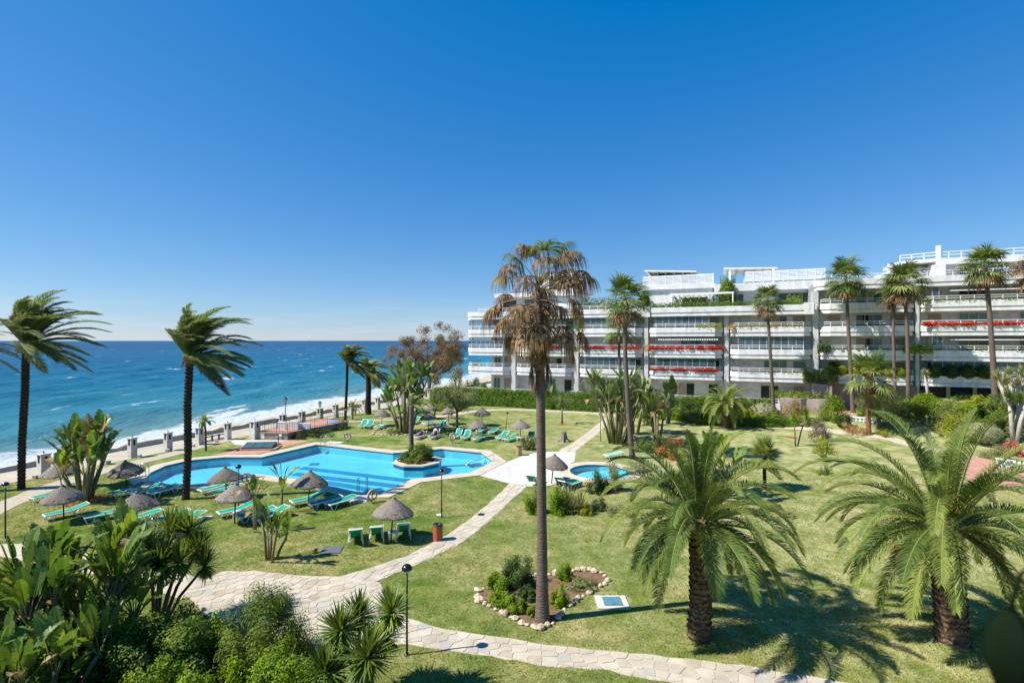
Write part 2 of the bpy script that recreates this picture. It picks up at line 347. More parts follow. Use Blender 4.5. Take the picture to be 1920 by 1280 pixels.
X = dict(
 lawn=lawn_material(), marble=marble(), cladding=wall_marble(), brickpave=brick_paving(), sea=sea_material(), poolwater=pool_water(), pooltile=pool_tile(),
 pooldark=mat('dark_blue_pool_tile', (0.012, 0.075, 0.20), rough=0.3, scale=9, var=0.3), poolline=mat('blue_lane_tile', (0.03, 0.22, 0.44), rough=0.4),
 coping=mat('cream_coping_stone', (0.42, 0.36, 0.28), (0.54, 0.47, 0.37), rough=0.8, scale=1.3, bmp=0.15), plaza=mat('pale_stone_plaza', (0.47, 0.455, 0.42), (0.58, 0.56, 0.52), rough=0.8, scale=1.7),
 mortar=mat('path_mortar', (0.40, 0.345, 0.265), (0.50, 0.44, 0.345), rough=0.9, scale=3),
 slabA=paving_material('cream_flagstone', (0.36, 0.315, 0.245), (0.50, 0.445, 0.355), 1.4), slabB=paving_material('grey_flagstone', (0.33, 0.31, 0.27), (0.43, 0.41, 0.36), 1.4), slabC=paving_material('tan_flagstone', (0.34, 0.28, 0.21), (0.46, 0.39, 0.30), 1.4),
 farpath=paving_material('sandy_path', (0.36, 0.31, 0.235), (0.48, 0.42, 0.325), 4),
 promen=mat('promenade_concrete', (0.36, 0.325, 0.25), (0.46, 0.415, 0.325), rough=0.9, scale=0.7), sand=mat('beach_sand', (0.34, 0.285, 0.205), (0.46, 0.395, 0.29), rough=0.95, scale=0.25, bmp=0.6, bscale=1.5),
 seawall=mat('tan_seawall_stone', (0.40, 0.34, 0.24), (0.56, 0.48, 0.35), rough=0.95, scale=1.2, bmp=0.8, bscale=3),
 pillar=mat('pale_stone_pillar', (0.44, 0.43, 0.39), (0.58, 0.56, 0.52), rough=0.7, scale=3), pillardark=mat('pillar_lamp_black', (0.02, 0.02, 0.02), rough=0.5),
 iron=mat('black_iron', (0.012, 0.012, 0.013), rough=0.45, spec=0.5), whitepaint=mat('white_paint', (0.78, 0.78, 0.77), rough=0.5, var=0.05), whiteplastic=mat('white_plastic', (0.76, 0.76, 0.74), rough=0.45, var=0.06),
 green=mat('green_sling', (0.0, 0.23, 0.145), (0.005, 0.31, 0.20), rough=0.6, scale=2), blue=mat('blue_towel', (0.01, 0.04, 0.30), rough=0.9), palegreen=mat('faded_green_sling', (0.22, 0.48, 0.40), rough=0.7),
 thatch=mat('weathered_thatch', (0.12, 0.10, 0.083), (0.31, 0.265, 0.22), rough=0.95, scale=18, bmp=0.9, bscale=40, ov=0.22), polewood=mat('dark_wood_pole', (0.05, 0.035, 0.025), rough=0.8),
 globe=glassmat('lamp_globe_glass', (0.80, 0.80, 0.77), 0.15, 0.8), dome=mat('black_lamp_dome', (0.008, 0.008, 0.009), rough=0.22, spec=0.6),
 redwood=mat('red_brown_slats', (0.30, 0.075, 0.03), (0.40, 0.12, 0.05), rough=0.6, scale=9), palewood=mat('pale_wood_slats', (0.42, 0.25, 0.14), rough=0.7), steel=mat('steel_tube', (0.55, 0.55, 0.55), rough=0.25, metal=1.0, var=0.05),
 ring=mat('weathered_life_ring', (0.45, 0.36, 0.25), (0.58, 0.47, 0.34), rough=0.8), ringgrey=mat('grey_life_ring', (0.30, 0.27, 0.22), rough=0.8), concrete=mat('concrete_slab', (0.42, 0.40, 0.36), (0.52, 0.49, 0.44), rough=0.9, scale=3), teal=mat('teal_hatch_panel', (0.07, 0.18, 0.22), (0.10, 0.24, 0.28), rough=0.5, scale=4), greyslab=mat('grey_slate_slab', (0.11, 0.12, 0.14), rough=0.8),
 glassdark=glassmat('dark_window_glass', (0.018, 0.028, 0.030)), glassteal=glassmat('teal_window_glass', (0.05, 0.16, 0.16)), glassclear=glassmat('balcony_glass', (0.10, 0.16, 0.20), 0.03, 0.32), skylight=glassmat('skylight_glass', (0.06, 0.10, 0.10), 0.12),
 frameyel=mat('cream_window_frame', (0.50, 0.43, 0.26), rough=0.5, var=0.05), blind=mat('beige_blind', (0.30, 0.245, 0.18), rough=0.8, scale=2), curtain=mat('pale_curtain', (0.50, 0.52, 0.48), rough=0.9, scale=3),
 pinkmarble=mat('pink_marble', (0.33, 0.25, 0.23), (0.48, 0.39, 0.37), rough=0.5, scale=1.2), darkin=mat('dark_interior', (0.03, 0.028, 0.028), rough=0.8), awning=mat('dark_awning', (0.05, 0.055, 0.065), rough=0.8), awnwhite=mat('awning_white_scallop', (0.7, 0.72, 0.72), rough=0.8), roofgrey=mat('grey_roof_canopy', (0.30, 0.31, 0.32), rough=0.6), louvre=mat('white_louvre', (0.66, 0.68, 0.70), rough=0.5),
 stone=mat('garden_rock', (0.36, 0.28, 0.19), (0.58, 0.49, 0.37), rough=0.95, scale=5, bmp=0.6, ov=0.2), soil=mat('brown_soil', (0.12, 0.07, 0.035), (0.22, 0.14, 0.075), rough=1, scale=4, bmp=0.8), redsoil=mat('red_mulch', (0.24, 0.075, 0.028), (0.34, 0.12, 0.05), rough=1, scale=9, bmp=0.9), slatewall=mat('blue_grey_stone', (0.13, 0.16, 0.19), rough=0.7), retain=mat('rough_grey_stone', (0.20, 0.19, 0.18), (0.36, 0.34, 0.32), rough=0.9, scale=2.5, bmp=0.8),
 skin=mat('tanned_skin', (0.48, 0.27, 0.18), rough=0.55, var=0.05), swim=mat('dark_swimwear', (0.02, 0.02, 0.06), rough=0.8), whiteshirt=mat('white_cloth', (0.7, 0.68, 0.66), rough=0.9), hair=mat('dark_hair', (0.03, 0.02, 0.015), rough=0.6), darkcloth=mat('dark_blue_cloth', (0.02, 0.03, 0.06), rough=0.9),
 palmbark=frond_trunk('palm_bark_grey', (0.145, 0.112, 0.092), (0.185, 0.146, 0.122), 3.4), datebark=frond_trunk('date_palm_bark', (0.075, 0.05, 0.035), (0.20, 0.14, 0.09), 1.6), darkbark=frond_trunk('dark_palm_bark', (0.03, 0.024, 0.02), (0.095, 0.075, 0.058), 1.8), redbark=frond_trunk('young_palm_bark', (0.14, 0.06, 0.035), (0.28, 0.14, 0.08), 2.4),
 bark=mat('tree_bark', (0.10, 0.08, 0.06), (0.20, 0.165, 0.13), rough=0.95, scale=6, bmp=0.6), whitebark=mat('pale_bark', (0.36, 0.33, 0.29), (0.50, 0.46, 0.41), rough=0.9, scale=4, bmp=0.5), stump=mat('grey_stump_wood', (0.15, 0.13, 0.11), (0.30, 0.27, 0.23), rough=0.95, scale=5, bmp=0.9),
 frond=leafmat('date_frond_green', (0.035, 0.075, 0.018), (0.085, 0.135, 0.035), 0.25, 0.42, 1.2), frondgrey=leafmat('windblown_frond', (0.055, 0.10, 0.04), (0.15, 0.19, 0.095), 0.35, 0.4, 0.8, 0.6), frondlight=leafmat('young_frond', (0.09, 0.14, 0.035), (0.16, 0.20, 0.06), 0.3, 0.45), rachis=mat('frond_stalk', (0.20, 0.24, 0.07), rough=0.5), rachisdry=mat('dry_stalk', (0.28, 0.17, 0.08), rough=0.7), dates=mat('orange_date_stalks', (0.42, 0.24, 0.04), (0.55, 0.34, 0.08), rough=0.6, scale=8),
 fan=leafmat('fan_leaf_green', (0.035, 0.075, 0.018), (0.105, 0.15, 0.045), 0.25, 0.45, 1.0), fanlight=leafmat('fan_leaf_pale', (0.12, 0.16, 0.06), (0.20, 0.24, 0.11), 0.25, 0.5, 1.0), fandead=leafmat('dead_fan_leaf', (0.11, 0.074, 0.047), (0.245, 0.185, 0.13), 0.15, 0.8, 1.2, 0.1, fine=(6, (0.085, 0.05, 0.032))), fanyel=leafmat('yellowing_fan_leaf', (0.13, 0.12, 0.03), (0.24, 0.19, 0.06), 0.2, 0.6, 1.0),
 paddle=leafmat('paddle_leaf_green', (0.04, 0.095, 0.02), (0.10, 0.17, 0.04), 0.3, 0.3, 1.0, 0.55), paddlelight=leafmat('paddle_leaf_light', (0.08, 0.15, 0.025), (0.15, 0.22, 0.05), 0.35, 0.35, 1.0, 0.5), paddlegrey=leafmat('paddle_leaf_dusty', (0.10, 0.14, 0.08), (0.17, 0.20, 0.12), 0.25, 0.45, 1.0, 0.4), paddledry=leafmat('dry_paddle_leaf', (0.16, 0.115, 0.06), (0.28, 0.20, 0.12), 0.1, 0.8), stalk=mat('paddle_stalk', (0.12, 0.13, 0.05), (0.22, 0.19, 0.10), rough=0.7, scale=3),
 yucca=leafmat('yucca_leaf', (0.055, 0.105, 0.02), (0.13, 0.19, 0.042), 0.2, 0.35, 1.0, 0.5), yuccapale=leafmat('agave_pale_leaf', (0.14, 0.18, 0.08), (0.24, 0.26, 0.13), 0.15, 0.5),
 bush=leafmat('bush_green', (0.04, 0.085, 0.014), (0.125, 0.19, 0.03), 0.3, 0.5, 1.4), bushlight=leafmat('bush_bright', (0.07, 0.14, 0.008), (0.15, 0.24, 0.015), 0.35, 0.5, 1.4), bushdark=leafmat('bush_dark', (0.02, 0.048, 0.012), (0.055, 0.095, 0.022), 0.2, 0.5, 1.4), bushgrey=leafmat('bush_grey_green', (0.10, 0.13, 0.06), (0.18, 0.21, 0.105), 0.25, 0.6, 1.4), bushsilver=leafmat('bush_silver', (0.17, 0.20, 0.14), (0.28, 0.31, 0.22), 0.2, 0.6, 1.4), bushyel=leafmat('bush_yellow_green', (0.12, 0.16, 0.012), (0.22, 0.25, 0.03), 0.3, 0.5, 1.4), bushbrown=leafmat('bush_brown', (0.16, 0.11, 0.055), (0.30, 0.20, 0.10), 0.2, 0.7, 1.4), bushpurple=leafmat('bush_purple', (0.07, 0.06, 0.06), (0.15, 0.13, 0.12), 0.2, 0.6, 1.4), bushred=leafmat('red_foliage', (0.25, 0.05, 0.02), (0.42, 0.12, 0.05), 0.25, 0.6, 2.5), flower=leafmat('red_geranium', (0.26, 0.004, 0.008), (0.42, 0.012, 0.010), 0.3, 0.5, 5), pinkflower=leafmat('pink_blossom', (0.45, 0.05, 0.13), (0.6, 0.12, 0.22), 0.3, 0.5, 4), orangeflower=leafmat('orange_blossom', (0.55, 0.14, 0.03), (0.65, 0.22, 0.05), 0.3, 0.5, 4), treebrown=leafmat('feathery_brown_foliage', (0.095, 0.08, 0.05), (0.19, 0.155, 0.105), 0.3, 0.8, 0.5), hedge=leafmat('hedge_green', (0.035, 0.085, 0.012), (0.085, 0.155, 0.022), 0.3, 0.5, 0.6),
 grass=leafmat('grass_blade', (0.085, 0.13, 0.02), (0.25, 0.245, 0.09), 0.3, 0.7, 0.5, 0.15),
 sail=mat('white_sail', (0.8, 0.8, 0.8), rough=0.8), hull=mat('white_hull', (0.7, 0.7, 0.7), rough=0.4), cactus=leafmat('dark_bud', (0.003, 0.007, 0.005), (0.006, 0.012, 0.007), 0.05, 0.8, 1.6, 0.0),
)

# ================================================================== THE SETTING
def sheet(name, outer, z, m, holes=(), kind='structure', parent=None):
    polys = [[Vector((p[0], p[1], 0)) for p in outer]] + [[Vector((p[0], p[1], 0)) for p in h] for h in holes]
    V = [p for q in polys for p in q]; F = []
    for a, b, c in tessellate_polygon(polys):
        if (V[b] - V[a]).cross(V[c] - V[a]).z < 0: b, c = c, b
        F.append((a, b, c))
    o = obj(name, mesh_np(name, [(p.x, p.y, 0) for p in V], F, m), parent, loc=(0, 0, z))
    if kind and parent is None: o['kind'] = kind
    return o
def offset(poly, d):
    """closed plan polygon pushed outwards by d"""
    n = len(poly); P = [Vector((p[0], p[1])) for p in poly]
    ar = sum(P[i].x * P[(i + 1) % n].y - P[(i + 1) % n].x * P[i].y for i in range(n)); sg = 1 if ar > 0 else -1
    out = []
    for i in range(n):
        a = (P[i] - P[i - 1]).normalized(); b = (P[(i + 1) % n] - P[i]).normalized()
        m = Vector((a.y + b.y, -(a.x + b.x))) * sg; m.normalize(); c = max(0.45, m.dot(Vector((a.y, -a.x)) * sg))
        out.append(P[i] + m * d / c)
    return out
def pxpoly(pts): return [Vector(G(*p)[:2]) for p in pts]
def inside(P, poly):
    x, y = P[:, 0], P[:, 1]; r = np.zeros(len(P), bool); n = len(poly)
    for i in range(n):
        x0, y0 = poly[i][0], poly[i][1]; x1, y1 = poly[(i + 1) % n][0], poly[(i + 1) % n][1]
        c = ((y0 > y) != (y1 > y))
        with np.errstate(divide='ignore', invalid='ignore'): r ^= c & (x < (x1 - x0) * (y - y0) / (y1 - y0 + 1e-12) + x0)
    return r

POOL = pxpoly([(272, 898), (281, 888), (309, 875), (343, 867), (366, 863.5), (422, 858.5), (491, 858.5), (594, 835), (607, 836), (737, 851), (830, 843), (903, 850), (927, 867), (884, 888), (773, 901), (718, 926), (672, 926), (608, 911), (557, 901), (478, 891), (450, 898), (422, 904.5), (394, 908.5), (351, 911.5), (323, 911), (295, 908), (278, 904)])
POOL_OUT = offset(POOL, 0.95)
kp = G(1124, 886); KID = [Vector((kp.x + 2.3 * math.cos(t * math.pi / 16), kp.y + 2.3 * math.sin(t * math.pi / 16))) for t in range(32)]
KID_OUT = offset(KID, 0.85)
PLAZA = pxpoly([(897, 892), (950, 868), (979, 856), (1012, 848.5), (1080, 848), (1077, 867), (1062, 873), (1050, 886), (1060, 902), (1030, 912), (992, 914), (955, 908), (906, 895)])
# --- land
far = 4000
land = [coast(-140, 0), coast(260, 0), Vector((80, 420, 0)), Vector((900, 2600, 0)), Vector((far, far, 0)), Vector((far, -far, 0)), Vector((-600, -far, 0))]
ground = sheet('lawn', [p[:2] for p in land], 0.0, X['lawn'], [POOL[::1], KID])
# the bank that climbs to the building
def bank():
    us = np.arange(43.5, 110, 0.8); ds = np.arange(-3, 18, 0.6); V = []; F = []
    for u in us:
        for d in ds:
            p = FA + FD * u + FN * d; h = height(p.x, p.y)
            V.append((p.x, p.y, h - (0.06 if h < 0.05 else 0.0)))
    n = len(ds)
    for i in range(len(us) - 1):
        for j in range(n - 1): F.append((i * n + j, i * n + j + 1, (i + 1) * n + j + 1, (i + 1) * n + j))
    obj('garden_bank', mesh_np('garden_bank', V, np.array(F), X['lawn'], True))['kind'] = 'structure'
bank()
# --- pools
def basin(name, poly, depth, lines=()):
    mb = MB(); n = len(poly); P = poly
    V = [(p.x, p.y, -0.0) for p in P] + [(p.x, p.y, -0.13) for p in P] + [(p.x, p.y, -depth) for p in P]
    F = []; idx = []
    for i in range(n):
        j = (i + 1) % n
        F.append((i, n + i, n + j, j)); idx.append(1); F.append((n + i, 2 * n + i, 2 * n + j, n + j)); idx.append(0)
    for a, b, c in tessellate_polygon([[Vector((p.x, p.y, 0)) for p in P]]): F.append((2 * n + a, 2 * n + b, 2 * n + c)); idx.append(0)
    o = obj(name, mesh_np(name, V, F, [X['pooltile'], X['pooldark']], False, idx)); o['kind'] = 'structure'
    return o
b1 = basin('pool_basin', POOL, 0.75); basin('paddling_pool_basin', KID, 0.5)
def lane(p, q, w):
    a, b = G(*p) * 1.071, G(*q) * 1.071; d = (b - a).normalized(); s = Vector((-d.y, d.x, 0)) * w
    mb = MB(); mb.prism([a + s, b + s, b - s, a - s], -.75, -.70); mb.build('pool_step_edge', X['poolline'], b1)
for p, q in (((566, 878), (766, 902)), ((552, 889), (748, 913)), ((610, 905), (715, 922.5)), ((581, 871), (597, 871))): lane(p, q, 0.36)
sheet('pool_water', POOL, -0.10, X['poolwater']); sheet('paddling_pool_water', KID, -0.09, X['poolwater'])
def coping(name, inner, outer, m, z=0.045):
    n = len(inner)
    V = [(p.x, p.y, z) for p in inner] + [(p.x, p.y, z) for p in outer] + [(p.x, p.y, -0.02) for p in inner] + [(p.x, p.y, -0.02) for p in outer]
    F = []
    for i in range(n):
        j = (i + 1) % n; F += [(i, j, n + j, n + i), (n + i, n + j, 3 * n + j, 3 * n + i), (2 * n + i, 2 * n + j, j, i)]
    o = obj(name, mesh_np(name, V, F, m)); o['kind'] = 'structure'; return o
coping('pool_coping', offset(POOL, -0.06), POOL_OUT, X['coping']); coping('paddling_pool_coping', offset(KID, -0.05), KID_OUT, X['coping'])
plz = sheet('white_plaza', PLAZA, 0.016, X['plaza'])
def plaza_tiles():
    xs = [p.x for p in PLAZA]; ys = [p.y for p in PLAZA]; pl = [(p.x, p.y) for p in PLAZA]; k = 0
    me = None
    for ix in range(40):
        for iy in range(40):
            u, v = min(xs) - 3 + ix * 0.9, min(ys) - 3 + iy * 0.9
            c = np.array([[u + a, v + b] for a, b in ((0.02, 0.02), (0.88, 0.02), (0.88, 0.88), (0.02, 0.88))])
            if not inside(c, pl).all(): continue
            if me is None:
                mb = MB(); mb.box(-0.43, 0.43, -0.43, 0.43, 0, 0.012); me = mb.mesh('paving_tile', X['plaza'])
            o = obj('paving_tile', me, plz, loc=(u + 0.45, v + 0.45, 0.0)); k += 1
plaza_tiles()
# --- flagstone paths
SLABS = []
def clip(poly, a, n):
    out = []; m = len(poly)
    for i in range(m):
        p, q = poly[i], poly[(i + 1) % m]; dp, dq = (p - a).dot(n), (q - a).dot(n)
        if dp <= 0: out.append(p)
        if (dp < 0 < dq) or (dq < 0 < dp): out.append(p + (q - p) * (dp / (dp - dq)))
    return out
PATHS = []
def flag_path(name, pairs, cell, z):
    Lp = [Vector(G(*a)[:2]) for a, b in pairs]; Rp = [Vector(G(*b)[:2]) for a, b in pairs]
    # subdivide and roughen the edges
    L2, R2 = [], []
    for i in range(len(Lp) - 1):
        n = max(2, int(max((Lp[i + 1] - Lp[i]).length, (Rp[i + 1] - Rp[i]).length) / 0.5))
        for k in range(n):
            t = k / n
            L2.append(Lp[i].lerp(Lp[i + 1], t) + Vector((random.uniform(-.05, .05), random.uniform(-.05, .05)))); R2.append(Rp[i].lerp(Rp[i + 1], t) + Vector((random.uniform(-.05, .05), random.uniform(-.05, .05))))
    L2.append(Lp[-1]); R2.append(Rp[-1])
    V = []; F = []
    for a, b in zip(L2, R2): V += [(a.x, a.y, 0), (b.x, b.y, 0)]
    for i in range(len(L2) - 1): F.append((2 * i, 2 * i + 1, 2 * i + 3, 2 * i + 2))
    o = obj(name, mesh_np(name, V, F, X['mortar']), loc=(0, 0, z)); o['kind'] = 'structure'
    PATHS.append([(p.x, p.y) for p in L2] + [(p.x, p.y) for p in R2[::-1]])
    seeds = []
    for i in range(len(Lp) - 1):
        n = max(1, int(round(((Lp[i] + Rp[i]) / 2 - (Lp[i + 1] + Rp[i + 1]) / 2).length / cell)))
        for k in range(n):
            t = (k + random.uniform(.2, .8)) / n; a = Lp[i].lerp(Lp[i + 1], t); b = Rp[i].lerp(Rp[i + 1], t); m = max(2, int(round((a - b).length / cell)))
            for j in range(m):
                seeds.append(a.lerp(b, (j + random.uniform(.15, .85)) / m))
    edges = [(L2[i], L2[i + 1], 1) for i in range(len(L2) - 1)] + [(R2[i], R2[i + 1], -1) for i in range(len(R2) - 1)]
    mid = [(a + b) / 2 for a, b in zip(L2, R2)]
    for i, s in enumerate(seeds):
        r = cell * 1.1
        poly = [s + Vector((r * math.cos(k * math.pi / 4), r * math.sin(k * math.pi / 4))) for k in range(8)]
        for j, q in enumerate(seeds):
            if i == j: continue
            d = q - s; l = d.length
            if 0.05 < l < 2.4 * cell: poly = clip(poly, s + d * (0.5 - 0.008 / l), d / l)
            if len(poly) < 3: break
        if len(poly) < 3: continue
        for a, b, sg in edges:
            e = b - a; t = max(0, min(1, (s - a).dot(e) / max(e.length_squared, 1e-6))); c = a + e * t
            if (s - c).length < cell * 1.3 and e.length > 1e-4:
                nn = Vector((-e.y, e.x)).normalized()
                if (s - a).dot(nn) > 0: nn = -nn
                poly = clip(poly, c - nn * 0.02, nn)
                if len(poly) < 3: break
        if len(poly) < 3: continue
        ar = abs(sum(poly[k].x * poly[(k + 1) % len(poly)].y - poly[(k + 1) % len(poly)].x * poly[k].y for k in range(len(poly)))) / 2
        if ar < 0.03: continue
        c = sum(poly, Vector((0, 0))) / len(poly)
        SLABS.append((ar / max(c.y, 6) ** 3, o, c, poly, z))
    return o
flag_path('flagstone_path', [((366, 1098), (357, 1125)), ((416, 1073), (394, 1158)), ((480, 1071), (470, 1192)), ((561, 1080), (560, 1215)), ((640, 1083), (640, 1218)), ((711, 1093), (700, 1214)), ((724, 1118), (735, 1210)), ((764, 1159), (764, 1210)), ((803, 1174), (831, 1219)), ((902, 1191), (919, 1232)), ((1014, 1207), (1014, 1248)), ((1113, 1218), (1141, 1259)), ((1254, 1232), (1254, 1281)), ((1394, 1249), (1380, 1303)), ((1577, 1278), (1560, 1335)), ((1800, 1320), (1790, 1390))], 0.44, 0.008)
flag_path('flagstone_branch_path', [((643, 1081), (709, 1090)), ((694, 1066), (740, 1076)), ((761, 1044), (795, 1054)), ((840, 1004), (868, 1018)), ((882, 973), (912, 983)), ((915, 946), (944, 954)), ((941, 923), (976, 924)), ((953, 909), (990, 912))], 0.5, 0.012)
flag_path('flagstone_upper_path', [((1046, 846), (1081, 847.5)), ((1069, 835), (1092, 838)), ((1097, 815), (1116, 819)), ((1125, 793), (1142, 795)), ((1139, 779), (1152, 781))], 0.75, 0.012)
def finish_slabs():
    SLABS.sort(key=lambda s: -s[0]); rest = {}
    ms = [X['slabA']] * 8 + [X['slabB'], X['slabC']]
    for k, (w, par, c, poly, z) in enumerate(SLABS):
        n = len(poly); h = 0.014 + random.uniform(0, 0.008)
        ar = sum(poly[i].x * poly[(i + 1) % n].y - poly[(i + 1) % n].x * poly[i].y for i in range(n))
        if ar < 0: poly = poly[::-1]
        V = [((p.x - c.x), (p.y - c.y), 0) for p in poly] + [((p.x - c.x) * .965, (p.y - c.y) * .965, h) for p in poly]
        F = [(i, (i + 1) % n, n + (i + 1) % n, n + i) for i in range(n)] + [tuple(range(n, 2 * n))]
        if k < 300: obj('flagstone', mesh_np('flagstone', V, F, random.choice(ms)), par, loc=(c.x, c.y, 0.0))
        else:
            mb = rest.setdefault(par.name, (par, MB()))[1]; mb.add([(v[0] + c.x, v[1] + c.y, v[2]) for v in V], F)
    for par, mb in rest.values():
        o = mb.build('small_flagstones', X['slabA'], par); o['kind'] = 'stuff'
finish_slabs()
def strip(name, pts, w, z, m):
    P = [Vector(G(*p)[:2]) for p in pts]; Q = []
    for i in range(len(P) - 1):
        for k in range(6): 
            t = k / 6; p0 = P[max(i - 1, 0)]; p3 = P[min(i + 2, len(P) - 1)]
            Q.append(0.5 * ((2 * P[i]) + (P[i + 1] - p0) * t + (2 * p0 - 5 * P[i] + 4 * P[i + 1] - p3) * t * t + (3 * P[i] - p0 - 3 * P[i + 1] + p3) * t ** 3))
    Q.append(P[-1]); Lw, Rw = [], []
    for i, p in enumerate(Q):
        d = (Q[min(i + 1, len(Q) - 1)] - Q[max(i - 1, 0)]).normalized(); n = Vector((-d.y, d.x)) * w / 2 * random.uniform(.93, 1.07); Lw.append(p + n); Rw.append(p - n)
    V = []; F = []
    for a, b in zip(Lw, Rw): V += [(a.x, a.y, max(height(a.x, a.y), 0)), (b.x, b.y, max(height(b.x, b.y), 0))]
    for i in range(len(Q) - 1): F.append((2 * i, 2 * i + 1, 2 * i + 3, 2 * i + 2))
    o = obj(name, mesh_np(name, V, F, m), loc=(0, 0, z)); o['kind'] = 'structure'
    PATHS.append([(p.x, p.y) for p in Lw] + [(p.x, p.y) for p in Rw[::-1]]); return o
strip('sandy_path_far', [(640, 791.5), (730, 788), (791, 785), (848, 779), (890, 772.5), (932, 770), (980, 770), (1050, 773), (1108, 776), (1150, 781), (1198, 786), (1280, 789), (1350, 795), (1408, 800), (1492, 804), (1577, 813), (1661, 823), (1712, 837), (1796, 857), (1900, 905)], 1.5, 0.020, X['farpath'])
strip('sandy_path_shore', [(-60, 985), (0, 953), (84, 918), (157, 895), (225, 876), (309, 856), (394, 833), (440, 823)], 1.6, 0.020, X['farpath'])
strip('sandy_path_corner', [(-40, 1033), (30, 1033), (130, 1048), (260, 1075), (340, 1098), (375, 1108)], 1.5, 0.004, X['farpath'])
sheet('terracotta_terrace', pxpoly([(398, 855), (430, 847), (470, 838), (525, 829), (556, 824.5), (578, 828.5), (545, 836), (490, 851), (420, 853)]), 0.012, X['brickpave'])
sheet('pale_terrace', pxpoly([(430, 826), (483, 826.5), (545, 826.5), (560, 824), (525, 829.5), (470, 838.5), (440, 834)]), 0.008, X['plaza'])
sheet('terracotta_landing', pxpoly([(1786, 865), (1830, 858), (1925, 880), (1960, 905), (1900, 915), (1840, 915), (1795, 890)]), 0.03, X['brickpave'])
# --- shore
SH_A = [-600, -150, -50, 9, 55, 132, 210, 400, 2000, 9000]; SH_O = [-120, -8, 13, 21, 30, 33, 46, 66, 300, 2500]
def shore(a): return np.interp(a, SH_A, SH_O)
def strip_co(name, o0, o1, z0, z1, m, a0=-140, a1=420):
    V = []; F = []; aa = np.arange(a0, a1, 8)
    for a in aa:
        for o, z in ((o0, z0), (o1, z1)): V.append(coast(a, o, z))
    for i in range(len(aa) - 1): F.append((2 * i, 2 * i + 2, 2 * i + 3, 2 * i + 1))
    ob = obj(name, mesh_np(name, V, F, m)); ob['kind'] = 'structure'; return ob
strip_co('promenade', 0.0, 6.0, -0.35, -0.35, X['promen'])
strip_co('lawn_edge', 0.0, -0.02, -0.36, 0.0, X['promen'])
def seawall():
    V = []; F = []; aa = np.arange(-140, 300, 0.9); k = 5
    for i, a in enumerate(aa):
        j = lambda s: random.uniform(-s, s)
        top = 0.08 + j(.12)
        for o, z in ((5.95, -0.36), (6.0 + j(.05), top + j(.06)), (6.45 + j(.1), top + j(.08)), (6.8 + j(.15), -1.2 + j(.2)), (7.6 + j(.3), -2.9)): V.append(coast(a, o, z))
    for i in range(len(aa) - 1):
        for j in range(k - 1): F.append((i * k + j, (i + 1) * k + j, (i + 1) * k + j + 1, i * k + j + 1))
    o = obj('sea_wall', mesh_np('sea_wall', V, np.array(F), X['seawall'])); tag(o, 'low tan rough stone wall between promenade and beach', 'wall')
seawall()
def beach():
    V = []; F = []; aa = np.arange(-200, 700, 3.0); tt = np.linspace(0, 1, 16)
    for a in aa:
        s = float(shore(a)) + 1.6 * math.sin(a * 0.21) + 1.0 * math.sin(a * 0.07 + 1)
        for t in tt:
            o = 7.0 + (s + 14 - 7.0) * t; z = -2.7 - 0.8 * min(1, max(0, (o - 7) / max(s - 7, 1))) ** 1.3 - max(0, o - s) * 0.06
            V.append(coast(a, o, z + random.uniform(-.05, .05)))
    n = len(tt)
    for i in range(len(aa) - 1):
        for j in range(n - 1): F.append((i * n + j, (i + 1) * n + j, (i + 1) * n + j + 1, i * n + j + 1))
    obj('beach', mesh_np('beach', V, np.array(F), X['sand'], True))['kind'] = 'structure'
beach()
def sea():
    ang = np.radians(np.linspace(-80, 40, 420)); rad = np.concatenate([np.geomspace(30, 900, 240), np.geomspace(950, 60000, 50)])
    A, Rr = np.meshgrid(ang, rad, indexing='ij'); x = Rr * np.sin(A); y = Rr * np.cos(A); z = np.full_like(x, -3.5)
    a = (x - C0.x) * CT.x + (y - C0.y) * CT.y; o = (x - C0.x) * CN.x + (y - C0.y) * CN.y
    sd = o - np.interp(a, SH_A, SH_O) - 1.6 * np.sin(a * 0.21) - 1.0 * np.sin(a * 0.07 + 1)
    fade = np.clip(1.6 - Rr / 500, 0, 1) * np.clip(sd / 25, 0, 1)
    rng = np.random.default_rng(3)
    for wl, am in ((34, .28), (21, .22), (13, .16), (8.5, .10), (6.2, .07)):
        for k in range(3):
            th = math.atan2(-CN.y, -CN.x) + rng.uniform(-.7, .7); ph = rng.uniform(0, 6.28)
            z += fade * am / 1.7 * np.sin((x * math.cos(th) + y * math.sin(th)) * 2 * math.pi / (wl * rng.uniform(.85, 1.2)) + ph)
    # two low breakers rolling in
    for od, am in ((9, .5), (24, .45), (46, .3)):
        w = od + 4 * np.sin(a * .05 + od); z += am * np.exp(-((sd - w) / 2.4) ** 2) * np.clip(np.sin(a * .045 + od) + .6, 0, 1)
    n = len(rad); i, j = np.meshgrid(np.arange(len(ang) - 1), np.arange(n - 1), indexing='ij'); q = (i * n + j).ravel()
    F = np.stack([q, q + 1, q + n + 1, q + n], 1)[:, ::-1]
    me = mesh_np('sea', np.stack([x, y, z], -1).reshape(-1, 3), F.copy(), X['sea'], True)
    at_ = me.attributes.new('shore', 'FLOAT', 'POINT'); at_.data.foreach_set('value', sd.ravel().astype(np.float32))
    obj('sea', me)['kind'] = 'structure'
sea()

